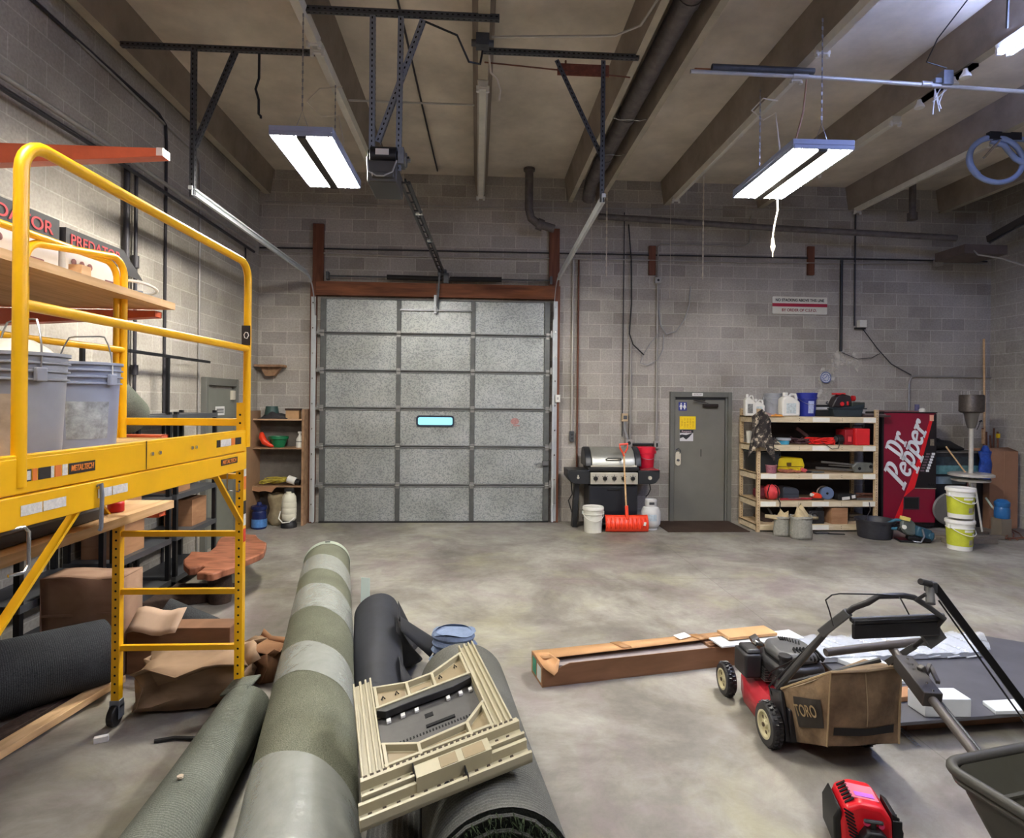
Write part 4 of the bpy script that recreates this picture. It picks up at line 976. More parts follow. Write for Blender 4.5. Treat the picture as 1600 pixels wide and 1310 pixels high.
# carpet roll on the middle arm
cgrey = carpet_mat('grey_green_carpet', (84, 88, 78), (122, 126, 114), 0)
P = [(-2.5, 2.4, 1.98), (-2.5, 3.3, 1.98), (-2.49, 4.0, 1.965), (-2.48, 4.25, 1.92), (-2.46, 4.45, 1.84)]
b = MB(); b.tube([Vector(p)-Vector((-2.5, 3.3, 1.98)) for p in P], [.19, .19, .185, .17, .13], 24)
o = b.build('carpet_roll', cgrey); o.location = (-2.5, 3.3, 1.98); tag(o, 'grey carpet roll drooping over the middle orange arm behind the buckets', 'carpet roll')

# ================================================================ BLACK SHELVING ALONG THE LEFT WALL
def black_shelf(label, y0, y1, zs, top=1.83):
    t = thing('black_shelving', label, 'shelf unit', (XL+.03, y0, 0), 0, 'black shelf units along the left wall')
    w_ = .42; l_ = y1-y0
    for x in (.02, w_-.02):
        for y in (.02, l_-.02): MB().box(x-.02, x+.02, y-.02, y+.02, 0, top).build('post', blackm, t)
    for z in zs:
        b = MB(); b.box(0, w_, 0, l_, z-.03, z); b.box(w_-.004, w_+.004, 0, l_, z-.05, z+.003); b.box(0, w_, -.004, .004, z-.05, z+.003); b.build('shelf', mat('charcoal_shelf', (70, 72, 76), .45, .1, vary=.12), t)
    return t
s1 = black_shelf('black steel shelf unit farthest along the left wall, in front of the grey door', 6.33, 7.28, (.14, .56, .98, 1.40, 1.80))
s2 = dup(s1, (XL+.03, 5.28, 0), 0, 'black steel shelf unit in the middle of the left wall, behind the scaffold ladder')
s3 = dup(s1, (XL+.03, 4.22, 0), 0, 'black steel shelf unit nearest the camera along the left wall')
t = thing('rack_frame', 'thin black steel frame standing above the black shelf units on the left wall', 'frame', (-3.3, 5.0, 0))
MB().box(-.02, .02, -.1, 2.62, 2.40, 2.43).build('top_bar', blackm, t)
for y in (.22, 1.62): MB().box(-.015, .015, y, y+.035, 1.8, 2.41).build('upright', blackm, t)
# cartons inside the shelves
for k, (y0, y1, z0, z1) in enumerate(((6.42, 6.75, .98, 1.22), (6.8, 7.15, .56, .85), (5.42, 5.85, .56, .86), (5.40, 5.8, .98, 1.25))):
    b = MB(); b.box(0, .3, 0, y1-y0, 0, z1-z0); b.mi = 1; b.box(.08, .22, -.001, y1-y0+.001, z1-z0, z1-z0+.002)
    o = b.build('storage_carton', [card, cardd], bevel=.003); o.location = (XL+.09, y0, z0+.001)
    tag(o, ['brown carton on the fourth tier of the farthest black shelf unit', 'brown carton low on the farthest black shelf unit', 'brown carton low on the middle black shelf unit', 'brown carton on the fourth tier of the middle black shelf unit'][k], 'box')
# ---- slab table
slabm = wood_mat('red_brown_slab', (112, 66, 46), (166, 108, 82), (3, 7, 3), 1.6, .55)
bark = mat('dark_bark', (62, 46, 38), .95, vary=.4, vs=18, bump=.8, bs=25)
SL = [(285, 880), (300, 862), (330, 862), (345, 840), (372, 833), (400, 836), (415, 848), (412, 862), (385, 876), (360, 888), (335, 897), (310, 895), (318, 884), (298, 888)]
so = at(345, 866, z=.40)
t = thing('slab_table', 'live edge reddish brown wood slab resting on log stumps by the left shelves', 'table', (so.x, so.y, 0))
pl_ = [(at(a, bb, z=.40).x-so.x, at(a, bb, z=.40).y-so.y) for a, bb in SL]
def resub(P, n=3, j=.02):
    Q = []
    for i, p in enumerate(P):
        q = P[(i+1) % len(P)]
        for k in range(n): Q.append((p[0]+(q[0]-p[0])*k/n+random.uniform(-j, j), p[1]+(q[1]-p[1])*k/n+random.uniform(-j, j)))
    return Q
MB().prism(resub(pl_), .33, .40, 'xy').build('slab', slabm, t, bevel=.015)
b = MB(); b.lathe([(.10, 0), (.115, .1), (.10, .25), (.11, .33)], n=12); o = b.build('log_stump', bark, t); o.location = (.10, -.25, 0)
b = MB(); b.lathe([(.09, 0), (.10, .1), (.09, .25), (.1, .33)], n=12); o = b.build('log_stump', bark, t); o.location = (-.18, .35, 0)
# dark timber pieces beside
for k, (x, y, z, rz) in enumerate(((-2.82, 5.95, .0, .5), (-2.75, 6.2, .0, .1))):
    b = MB(); b.prism(resub([(-.3, -.10), (.3, -.12), (.34, .08), (-.25, .12)], 2, .02), 0, .09, 'xy'); o = b.build('bark_slab', bark, bevel=.01); o.location = (x, y, z); o.rotation_euler = (0, 0, rz)
    tag(o, ['dark rough bark slab on the floor under the slab table, nearer one', 'dark rough bark slab on the floor under the slab table, farther one'][k], 'wood slab')
# ---- corner cabinet
tan = mat('tan_board', (150, 118, 90), .7, vary=.12, vs=3); tan2 = wood_mat('tan_particle_board', (128, 98, 74), (166, 132, 102), (4, 4, 4))
t = thing('corner_bookcase', 'open tan wooden bookcase in the back left corner beside the overhead door', 'bookcase', (-3.05, 9.5, 0))
MB().box(-.43, -.395, -.42, .33, 0, 1.78).build('side_panel', tan, t)
b = MB(); b.box(.345, .38, -.0, .33, 0, 1.81); b.build('side_panel', tan2, t)
for z in (1.66, 1.21, .62): MB().box(-.395, .345, 0, .33, z-.02, z).build('shelf', tan2, t)
MB().box(-.395, .345, -.004, 0, 1.635, 1.66).build('front_strip', mat('light_edge', (190, 156, 122), .6), t)
MB().box(-.395, .345, .325, .335, 0, 1.66).build('back_panel', mat('grey_back_panel', (104, 98, 92), .8, vary=.2), t)
MB().prism([(-.395, .60), (.0, .62), (-.06, .575), (-.10, .52), (-.2, .545), (-.3, .53), (-.395, .55)], -.006, 0).build('torn_flap', card, t)
b = MB(); b.box(-.44, .0, -.22, .0, 0, .035); b.prism([(-.38, -.0), (-.06, -.0), (-.16, -.14), (-.30, -.14)], -.12, -.02); o = b.build('corner_shelf', tan2); o.location = (-3.04, 9.83, 2.47)
tag(o, 'small brown wall shelf high in the back left corner', 'shelf')
B0 = Vector((-3.05, 9.5, 0))
def put(o, x, y, z): o.location = (x, y, z); return o
t = thing('plant_pot', 'dark green plastic pot upside down on top of the corner bookcase', 'pot', (-3.22, 9.68, 1.661))
MB().lathe([(.12, 0), (.125, .03), (.115, .03), (.09, .19), (.001, .19)], n=20).build('pot', mat('teal_pot', (44, 72, 68), .5), t)
t = thing('net_bag', 'dark grey cloth heap on top of the corner bookcase', 'bag', (-3.15, 9.62, 1.661))
def heap(w_, d_, h_, seed, n=14):
    rnd = random.Random(seed); ph = [rnd.uniform(0, 6) for _ in range(6)]
    def fn(u, v):
        x, y = (u-.5)*w_, (v-.5)*d_
        e = max(0, 1-(2*u-1)**4)*max(0, 1-(2*v-1)**4)
        z = h_*e*(.55+.25*math.sin(7*u+ph[0])*math.sin(6*v+ph[1])+.2*math.sin(13*u+ph[2])*math.cos(11*v+ph[3]))
        return (x, y, max(.001, z))
    return MB().grid(fn, n, n)
heap(.45, .26, .12, 3).build('cloth', mat('charcoal_cloth', (48, 46, 48), .9, vary=.3), t, thick=.004)
t = thing('small_box', 'small tan wooden box with dark lid on top of the corner bookcase', 'box', (-2.86, 9.60, 1.661))
MB().box(-.1, .1, -.07, .07, 0, .13).build('box', mat('tan_box', (176, 138, 98), .7, vary=.15), t); MB().box(-.11, .11, -.08, .08, .13, .16).build('lid', bark, t)
t = thing('green_pot', 'bright green plastic pot on the upper shelf of the corner bookcase', 'pot', (-3.1, 9.64, 1.211))
MB().lathe([(.09, 0), (.13, .12), (.15, .13), (.15, .17), (.14, .17), (.12, .1), (.001, .02)], n=22).build('pot', mat('green_plastic', (20, 110, 70), .4), t)
t = thing('orange_duster', 'orange red rubber glove piece beside the green pot on the corner bookcase', 'glove', (-3.32, 9.58, 1.211))
MB().tube([(-.04, .05, .22), (-.02, .02, .16), (.03, 0, .08), (.12, -.01, .03), (.2, 0, .02)], [.03, .05, .05, .03, .02], 10).build('glove', orange, t)
t = thing('spray_bottle', 'white spray bottle on the upper shelf of the corner bookcase', 'bottle', (-2.76, 9.6, 1.211))
MB().lathe([(.001, 0), (.055, 0), (.058, .02), (.055, .13), (.03, .17), (.018, .2), (.018, .22)], n=18).build('bottle', white, t)
b = MB(); b.box(-.03, .045, -.012, .012, .22, .25); b.box(.045, .06, -.008, .008, .225, .245); b.bar((-.02, 0, .22), (.03, 0, .17), .01); b.build('trigger', paper, t, bevel=.003)
MB().lathe([(.0562, .05), (.0562, .10)], n=18).build('bottle_label', mat('print_grey', (120, 120, 118), .6), t)
t = thing('yellow_rope', 'tangled yellow rope heap on the middle shelf of the corner bookcase', 'rope', (-3.15, 9.62, .621))
rnd = random.Random(5); P = []
for i in range(90): P.append((.2*math.sin(i*.7+.3*math.sin(i))+rnd.uniform(-.03, .03), .1*math.cos(i*.9)+rnd.uniform(-.02, .02), .02+.10*abs(math.sin(i*.37))*(1-i/200)))
MB().tube(P, .007, 5).build('rope', mat('yellow_rope', (176, 160, 62), .8, vary=.3), t)
t = thing('paint_can', 'white and black tube lying on the middle shelf of the corner bookcase', 'can', (-2.84, 9.58, .621))
MB().cyl((-.09, .0, .10), (.03, -.01, .06), .06, n=18).build('can', white, t); MB().cyl((.03, -.01, .06), (.10, -.02, .045), .045, n=16).build('cap', black, t)
t = thing('water_jug', 'dark blue water jug with a light blue band on the floor at the corner bookcase', 'jug', (-3.28, 9.34, 0))
MB().lathe([(.001, 0), (.10, 0), (.11, .02), (.11, .10), (.10, .11), (.11, .12), (.11, .24), (.10, .27), (.12, .3), (.12, .34), (.04, .36), (.03, .40), (.001, .40)], n=24).build('jug', mat('navy_jug', (24, 36, 84), .25, vary=.2), t)
MB().lathe([(.112, .03), (.113, .03), (.113, .15), (.112, .15)], n=24).build('jug_label', mat('light_blue_label', (74, 124, 186), .4, vary=.2, vs=30), t)
t = thing('paper_sack', 'crumpled tan paper sack on the floor inside the corner bookcase', 'sack', (-3.08, 9.62, 0))
MB().grid(lambda u, v: ((.14+.015*math.sin(9*u*6.28/2)+.02*math.sin(v*9))*math.cos(u*6.2832), (.10+.01*math.sin(v*7))*math.sin(u*6.2832), v*.48+.012*math.sin(u*25)), 24, 8).build('sack', mat('tan_paper', (158, 144, 116), .85, vary=.25, vs=10), t, thick=.004)
MB().grid(lambda u, v: ((.13*(1-v))*math.cos(u*6.2832), (.095*(1-v))*math.sin(u*6.2832), .44+.01*math.sin(u*20)), 18, 3).build('sack_top', mat('tan_paper', (158, 144, 116), .85, vary=.25, vs=10), t)
t = thing('sprayer_tank', 'cream pump sprayer tank on a dark base beside the overhead door', 'sprayer', (-2.86, 9.42, 0))
MB().lathe([(.001, .10), (.08, .10), (.105, .13), (.11, .2), (.105, .21), (.11, .22), (.11, .29), (.105, .30), (.11, .31), (.11, .38), (.105, .39), (.108, .40), (.10, .47), (.07, .52), (.05, .52), (.05, .55), (.001, .55)], n=26).build('tank', mat('cream_tank', (218, 214, 196), .45, vary=.06), t)
b = MB(); b.lathe([(.001, 0), (.12, 0), (.12, .05), (.09, .1), (.001, .1)], n=18); b.build('base', black, t)
MB().tube([(-.12, -.03, .25), (-.13, -.08, .15), (-.06, -.12, .09), (.04, -.12, .10), (.11, -.08, .16)], .01, 8).build('hose', white, t)
MB().box(-.07, .07, -.03, .03, .53, .60).build('handle', black, t, bevel=.01)
# ================================================================ CARPET ROLLS AND CARDBOARD, FRONT LEFT
def roll(name, label, p0, p1, r0_, r1_, m, endm, seed=1, wob=.01, n=40, seg=26, parts=None, turns=4, bend=0, capn=True, cat='carpet roll', hollow=.0, flat=1.0):
    """roll whose axis runs from p0 (near end) to p1; local x runs along the axis"""
    p0, p1 = Vector(p0), Vector(p1); d = p1-p0; L = d.length
    rnd = random.Random(seed); ph = [rnd.uniform(0, 6.28) for _ in range(5)]
    t = thing(name, label, cat, p0)
    t.rotation_euler = (0, -math.atan2(d.z, math.hypot(d.x, d.y)), math.atan2(d.y, d.x))
    def rad(x, a):
        r = r0_+(r1_-r0_)*x/L
        return r*(1+wob*(math.sin(2*a+ph[0]+x*1.3)+.6*math.sin(3*a+ph[1]-x*2.1)+.7*math.sin(5*x+ph[2])))
    b = MB()
    def fn(u, v):
        x = L*u; a = 2*math.pi*v; r = rad(x, a)
        sag = bend*math.sin(math.pi*u)
        return (x, r*math.cos(a)+sag, r*math.sin(a)*flat)
    b.grid(fn, seg, n)
    b.build('roll_face', m, t)
    for e, nm in ((0, 'near'), (1, 'far')):
        b = MB(); x = L*e; sg = -1 if e == 0 else 1
        ring = [Vector((x+sg*.0, rad(x, 2*math.pi*j/n)*math.cos(2*math.pi*j/n)*.99, flat*rad(x, 2*math.pi*j/n)*math.sin(2*math.pi*j/n)*.99)) for j in range(n)]
        b.add(ring+[Vector((x-sg*.05, 0, 0))], [((j+1) % n, j, n) if e else (j, (j+1) % n, n) for j in range(n)], False)
        b.mi = 1
        P = []
        for i in range(turns*18+1):
            a = 2*math.pi*i/18; rr = rad(x, a)*(.965-.80*i/(turns*18)); P.append((x+sg*.004, rr*math.cos(a), rr*math.sin(a)*flat))
        b.tube(P, .0065, 6)
        b.build('roll_end', [endm, m], t)
    return t, L, rad
turf = mat('dark_green_turf_edge', (20, 27, 17), .95, vary=.6, vs=60, bump=1, bs=120)
cA = carpet_mat('big_roll_backing', (96, 98, 82), (130, 132, 116), 0)
cB = carpet_mat('ribbed_backing', (98, 98, 92), (128, 128, 122), 60, 0)
cC = carpet_mat('wide_ribbed_backing', (104, 108, 98), (138, 142, 130), 70, 0)
p0, p1 = (-.60, 2.02, .24), (-1.56, 6.45, .24)
t, L, rad = roll('carpet_roll', 'largest grey green carpet roll banded with clear plastic wrap, lying full length at front centre', p0, p1, .238, .232, cA, turf, 3, .006, seg=40)
wrapm = mat('clear_plastic_wrap', (196, 200, 194), .18, alpha=.50, vary=.08, vs=9, spec=.8, bump=.5, bs=14)
ends = mat('milky_plastic', (184, 196, 178), .3, vary=.1, spec=.7)
def band(s0, s1, th0, th1, wd, k=60, slope=.30):
    b = MB()
    def fn(u, v):
        a = R(th0+(th1-th0)*u); x = s0+(s1-s0)*u+wd*(v-.5); r = rad(max(0, min(L, x)), a)+.003+.0015*math.sin(x*60+a*3)
        return (max(.0, min(L, x)), r*math.cos(a), r*math.sin(a))
    b.grid(fn, k, 8); return b.build('plastic_wrap', wrapm, t)
Lc = lambda Y: (Y-2.02)/(6.45-2.02)*L
for yc, wd in ((2.30, .62), (3.58, .42), (4.70, .58), (5.66, .52)):
    band(Lc(yc)-.28, Lc(yc)+.28, 190, -10, wd)
b = MB(); b.grid(lambda u, v: (L-.10+.12*u, (rad(L, 6.2832*v)+.004)*math.cos(6.2832*v), (rad(L, 6.2832*v)+.004)*math.sin(6.2832*v)), 2, 40); b.grid(lambda u, v: (L+.02, (rad(L, 6.2832*v)+.004)*u*math.cos(6.2832*v), (rad(L, 6.2832*v)+.004)*u*math.sin(6.2832*v)), 3, 40)
b.build('plastic_wrap', ends, t)
b = MB(); b.add([(L-.02, .02, .238), (L-.02, -.03, .237), (L-.06, -.03, .238), (L-.06, .02, .239)], [(0,1,2,3)]); b.build('black_tag', black, t, thick=.003)
t, L2, rd2 = roll('carpet_roll', 'low grey carpet roll left of the largest roll, creased and leaning along the floor', (-1.20, 1.75, .165), (-1.345, 3.64, .14), .175, .14, cC, turf, 5, .02)
b = MB(); b.cyl((.95, 0, .170), (.95, 0, .178), .014, n=8); b.build('dirt_spot', mat('pale_chip', (196, 180, 156), .8), t)
b = MB(); b.add([(L2-.05, -.02, .14), (L2+.12, -.05, .15), (L2+.13, .1, .13), (L2-.02, .14, .10)], [(0,1,2,3)]); b.build('loose_flap', cC, t, thick=.012)
t, L3, rd3 = roll('carpet_roll', 'thick grey green carpet roll right of centre with dark turf showing at its near end', (.10, 2.12, .272), (-.07, 3.62, .262), .268, .256, cB, turf, 9, .008)
b = MB(); rnd = random.Random(4)
for i in range(1500):
    a = rnd.uniform(0, 6.283); rr = .26*math.sqrt(rnd.uniform(0.05, 1)); x = rnd.uniform(-.03, .0)
    p = Vector((x, rr*math.cos(a), rr*math.sin(a))); q = p+Vector((-rnd.uniform(.02, .05), rnd.uniform(-.02, .02), rnd.uniform(-.02, .02)))
    w_ = Vector((0, rnd.uniform(-.003, .003), rnd.uniform(-.003, .003))); b.add([p-w_, p+w_, q], [(0,1,2)])
g = b.build('grass_blades', mat('dark_grass', (44, 58, 30), .9, vary=.4, vs=30), t); g['kind'] = 'stuff'
t, L4, rd4 = roll('carpet_roll', 'narrow ribbed grey carpet roll between the two thick rolls, under the folded sawhorse', (-.295, 2.15, .125), (-.385, 3.2, .12), .118, .115, carpet_mat('lengthwise_ribbed', (110, 110, 108), (146, 146, 144), 45, 1), turf, 11, .006)
# black landscape fabric roll
bf = mat('black_landscape_fabric', (38, 40, 48), .6, vary=.25, vs=5, bump=.25, bs=6)
t, L5, rd5 = roll('fabric_roll', 'black landscape fabric roll with loose ragged edge beside the largest carpet roll', (-.55, 3.55, .17), (-.80, 5.0, .20), .145, .185, bf, hole, 13, .03, cat='fabric roll')
b = MB(); b.grid(lambda u, v: (.0-.12*u+.05*math.sin(5*v), (.15-.02*u)*math.cos(R(-20+220*v))*1.0, (.15+.03*math.sin(7*v))*math.sin(R(-20+220*v))), 5, 16); b.build('loose_cuff', bf, t, thick=.004)
b = MB(); b.grid(lambda u, v: (.12+1.25*u, -.13-.20*v*(.6+.4*math.sin(9*u+1)+.25*math.sin(23*u)), .10-.24*v+.04*math.sin(12*u+3*v)*(1-v)), 30, 6); b.build('loose_sheet', mat('black_loose_fabric', (30, 31, 36), .8, vary=.2), t, thick=.004)
b = MB(); b.grid(lambda u, v: (.62+.50*u, -.15-.28*v*(.65+.35*math.sin(4*u+.2)), .20-.20*v+.05*math.sin(7*u)), 14, 6); b.build('loose_sheet', mat('black_loose_fabric', (30, 31, 36), .8, vary=.2), t, thick=.004)
# denim heap
t = thing('denim_cloth', 'faded blue folded cloth on the floor behind the thick right carpet roll', 'cloth', (-.14, 4.16, 0))
b = MB()
for k in range(7): b.grid(lambda u, v, k=k: ((.185-.006*k)*(1+.05*math.sin(3*6.2832*u+k*1.7))*math.cos(6.2832*u)*(.82+.18*math.sin(math.pi*v)), (.13-.004*k)*math.sin(6.2832*u)*(.82+.18*math.sin(math.pi*v)), .056*k+.056*v+.012*math.sin(6.2832*u+k)), 28, 4)
b.add([(.15*math.cos(a*.3142), .10*math.sin(a*.3142), .385+.012*math.sin(a)) for a in range(20)], [list(range(20))])
b.sm = b.sm
b.build('folded_cloth', mat('faded_denim', (112, 128, 156), .9, vary=.22, vs=12, bump=.5, bs=30), t)
# white sheet behind the roll
b = MB(); b.prism([(0, .0), (.08, .0), (.075, .42), (.0, .43)], 0, .006); o = b.build('paper_sheet', mat('pale_green_paper', (206, 222, 212), .6)); o.location = (-.985, 5.25, 0); o.rotation_euler = (R(-8), 0, R(5)); tag(o, 'pale sheet standing between the largest roll and the black fabric roll', 'sheet')

# folded sawhorse, skewed by its folding legs
PTS = {'BL': (565, 1222, .60), 'BR': (801, 1129, .635), 'TL': (551, 1075, .62), 'TR': (738, 1006, .65)}
Q = {k: at(v[0], v[1], z=v[2]) for k, v in PTS.items()}
so = (Q['BL']+Q['TR'])/2
nn = ((Q['BR']-Q['BL']).cross(Q['TL']-Q['BL'])).normalized()
def sq(s, t_, h):
    a = Q['BL'].lerp(Q['BR'], s) if True else 0; c = Q['TL'].lerp(Q['TR'], s)
    return a+(c-a)*t_+nn*h-so
st = thing('folding_sawhorse', 'folded cream plastic sawhorse with dark centre tray lying across the carpet rolls', 'sawhorse', so)
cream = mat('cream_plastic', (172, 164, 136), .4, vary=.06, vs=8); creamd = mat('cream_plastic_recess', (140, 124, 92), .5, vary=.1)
def sp_(b, poly, h0, h1):
    k = len(poly); vs = [sq(s, t_, h) for h in (h0, h1) for (s, t_) in poly]
    b.add(vs, [list(range(k))[::-1], list(range(k, 2*k))]+[(i, (i+1) % k, (i+1) % k+k, i+k) for i in range(k)], False)
def rc(s0, s1, t0, t1): return [(s0, t0), (s1, t0), (s1, t1), (s0, t1)]
for s0, s1 in ((0, .135), (.865, 1.0)):
    b = MB(); sp_(b, rc(s0, s1, 0, 1), -.035, 0); po = b.build('leg_post', cream, st, bevel=.004)
    b = MB()
    for a0, a1 in ((0, .014), (.045, .062), (.085, .10), (.121, .135)): sp_(b, rc(s0+a0, s0+a1, .0, 1), 0, .018)
    sp_(b, [(s0+.014, .25), (s0+.03, .6), (s0+.014, .85)], 0, .014)
    b.build('rib', cream, po, bevel=.002)
b = MB(); sp_(b, [(.135, .58), (.865, .60), (.865, .90), (.58, .77), (.38, .77), (.135, .86)], -.03, -.010)
for seg in (((.135, .86), (.38, .77)), ((.38, .77), (.58, .77)), ((.58, .77), (.865, .90)), ((.135, .60), (.865, .61)), ((.38, .60), (.38, .77)), ((.58, .60), (.58, .77)), ((.15, .6), (.15, .86)), ((.85, .6), (.85, .89))):
    (a0, b0), (a1, b1) = seg; b.bar(sq(a0, b0, 0), sq(a1, b1, 0), .014, .035, nn)
b.build('upper_brace', cream, st, bevel=.002)
b = MB(); sp_(b, [(.135, 0), (.865, 0), (.865, .26), (.70, .12), (.36, .10), (.135, .22)], -.03, -.010)
for seg in (((.135, .22), (.36, .10)), ((.36, .10), (.70, .12)), ((.70, .12), (.865, .26)), ((.36, .0), (.36, .10)), ((.70, .0), (.70, .12)), ((.15, .0), (.15, .21)), ((.85, 0), (.85, .24)), ((.135, .02), (.865, .02))):
    (a0, b0), (a1, b1) = seg; b.bar(sq(a0, b0, 0), sq(a1, b1, 0), .014, .035, nn)
b.build('lower_brace', cream, st, bevel=.002)
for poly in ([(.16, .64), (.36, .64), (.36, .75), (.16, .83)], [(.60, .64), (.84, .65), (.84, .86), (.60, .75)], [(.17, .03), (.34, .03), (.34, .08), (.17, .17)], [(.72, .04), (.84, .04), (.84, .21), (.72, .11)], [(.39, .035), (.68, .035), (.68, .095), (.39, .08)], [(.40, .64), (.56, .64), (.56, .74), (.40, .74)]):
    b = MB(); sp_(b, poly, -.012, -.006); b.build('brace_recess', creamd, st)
tray = mat('dark_tray_plastic', (74, 72, 70), .55, vary=.2, vs=8)
b = MB(); sp_(b, [(.145, .24), (.36, .14), (.70, .15), (.86, .28), (.86, .60), (.145, .58)], -.045, -.03)
b.mi = 1
for k in range(30): sp_(b, rc(.17+k*.0225, .18+k*.0225, .255, .275), -.03, -.028)
sp_(b, rc(.45, .66, .30, .325), -.03, -.024); sp_(b, rc(.46, .52, .40, .44), -.03, -.027)
b.build('tray', [tray, hole], st)
b = MB(); sp_(b, [(.14, .58), (.2, .60), (.5, .64), (.7, .60), (.84, .62), (.86, .56), (.7, .53), (.4, .54), (.2, .53)], -.02, .012); b.build('black_strap', black, st, bevel=.003)
for s in (.20, .30, .40, .64, .74, .82):
    b = MB(); sp_(b, rc(s, s+.03, .49, .525), -.03, -.018); b.build('tray_clip', paper, st, bevel=.002)
b = MB()
for (s, t_) in ((.20, .72), (.30, .72), (.64, .72), (.78, .78)): b.tube([sq(s-.012, t_-.01, .0), sq(s, t_+.025, .0), sq(s+.012, t_-.01, .0)], .003, 5)
b.build('screw_mark', hole, st)
for (t0, t1, hh, sa, sb) in ((-.03, -.15, .01, -.01, 1.03), (-.16, -.27, -.01, -.03, 1.03)):
    b = MB()
    sp_(b, rc(sa, sb, t1, t0), hh-.035, hh-.02); sp_(b, rc(sa, sb, t0-.025, t0), hh-.035, hh+.014); sp_(b, rc(sa, sb, t1, t1+.02), hh-.035, hh+.006)
    b.mi = 1
    n_ = 26
    for k in range(n_):
        s = sa+.02+(sb-sa-.04)*k/n_
        if t0 > -.1: sp_(b, rc(s, s+.022, t0-.0, t0+.022), hh-.0, hh+.012) if k % 1 == 0 else None
    for k in range(12): 
        s = sa+.05+k*.08; sp_(b, rc(s, s+.022, t1+.035, t1+.075), hh-.02, hh-.015)
    b.mi = 0
    sp_(b, rc(sa, sb, t0+.005, t0+.03), hh-.01, hh+.006) if t0 > -.1 else None
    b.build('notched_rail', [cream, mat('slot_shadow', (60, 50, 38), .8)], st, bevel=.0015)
b = MB(); sp_(b, rc(.30, .78, -.19, -.09), -.03, .026); b.mi = 1; sp_(b, rc(.45, .56, -.185, -.10), .026, .028); sp_(b, rc(.60, .74, -.185, -.10), .026, .028)
b.mi = 2; sp_(b, rc(.595, .602, -.27, -.16), -.02, .004); sp_(b, rc(.295, .302, -.17, -.02), -.04, .02)
b.build('clamp_jaw', [cream, creamd, hole], st, bevel=.002)
b = MB(); q = sq(.48, -.215, -.035); b.cyl(q, q+nn*.012, .011, n=12); b.build('screw', hole, st)

# ---------------------------------------------------------------- lower left heap
def crumple(loc, w_, d_, h_, seed, j=.05, n=5, m=card, rz=0, e=(0,0,0), label='', open_=True, name='crumpled_carton'):
    rnd = random.Random(seed); b = MB()
    off = {}
    def J(x, y, z):
        k = (round(x, 2), round(y, 2), round(z, 2))
        if k not in off: off[k] = Vector((rnd.uniform(-j, j), rnd.uniform(-j, j), rnd.uniform(-j*.7, j*.7)))
        p = Vector((x, y, z))+off[k]; p.z = max(p.z, .004); return p
    fc = [lambda u, v: J((u-.5)*w_, -d_/2, v*h_), lambda u, v: J((u-.5)*w_, d_/2, v*h_), lambda u, v: J(-w_/2, (u-.5)*d_, v*h_), lambda u, v: J(w_/2, (u-.5)*d_, v*h_), lambda u, v: J((u-.5)*w_, (v-.5)*d_, h_)]
    for f_ in fc: b.grid(f_, n, max(2, n-2), smooth=False)
    b.grid(lambda u, v: (J((u-.5)*w_, -d_/2, h_)+Vector((0, -.22*v*d_, .10*v-.05*v*v))), n, 1, False)
    b.grid(lambda u, v: (J(w_/2, (u-.5)*d_, h_)+Vector((.25*v*w_*.5, 0, -.06*v+.1*v*v))), n, 1, False)
    o = b.build(name, m, thick=.005); o.location = loc; o.rotation_euler = (e[0], e[1], rz)
    return tag(o, label, 'cardboard')
crumple((-1.82, 4.08, .02), .60, .42, .25, 8, .05, 5, wood_mat('worn_cardboard', (128, 104, 80), (168, 140, 112), (2, 2, 6), 1.5, .8), R(12), (0, 0, 0), 'crushed brown carton on the floor between the scaffold ladder casters')
o = crumple((-1.52, 4.42, .0), .22, .30, .20, 21, .04, 3, card, R(60), (0, 0, 0), 'torn brown carton flap sticking out right of the scaffold ladder')
b = MB(); b.box(0, .74, 0, .5, 0, .5); b.mi = 1; b.box(-.004, .02, -.004, .0, 0, .5)
b = MB()
b.grid(lambda u, v: (.74*u, .012*math.sin(9*u)-.05*v, .50*v+.01*math.sin(5*u)), 8, 6, False); b.grid(lambda u, v: (.74*u, -.05+.34*v, .50+.004*math.sin(7*u)), 8, 3, False); b.grid(lambda u, v: (.74, -.05+.34*u, .5*v), 3, 3, False); b.grid(lambda u, v: (0, -.05+.34*u, .5*v), 3, 3, False)
b.bar((.0, -.02, .13), (.74, -.02, .16), .008, .012); b.bar((.0, -.035, .31), (.74, -.035, .32), .008, .012)
o = b.build('brown_carton', wood_mat('pinkish_cardboard', (142, 112, 92), (166, 136, 114), (2, 2, 6), 1.5, .85), thick=.005); o.location = (-3.03, 4.42, .0); o.rotation_euler = (0, 0, R(2)); o.scale = (.74, .8, 1.40); tag(o, 'wide brown carton standing behind the left scaffold ladder post', 'box')
b = MB(); b.grid(lambda u, v: (-.2+.36*u, .0+.18*v, .0+.02*math.sin(8*u)+.05*v), 6, 4); o = b.build('cardboard_flap', mat('pale_cardboard', (196, 168, 144), .85, vary=.08), thick=.006); o.location = (-2.22, 4.3, .34); o.rotation_euler = (R(28), 0, R(-6)); tag(o, 'pale pinkish cardboard flap behind the ladder rungs', 'cardboard')
b = MB(); b.box(-.42, .30, -.02, .16, 0, .33); o = b.build('support_carton', cardd, bevel=.005); o.location = (-2.05, 4.45, 0); tag(o, 'dark low carton under the pale cardboard flap', 'box')
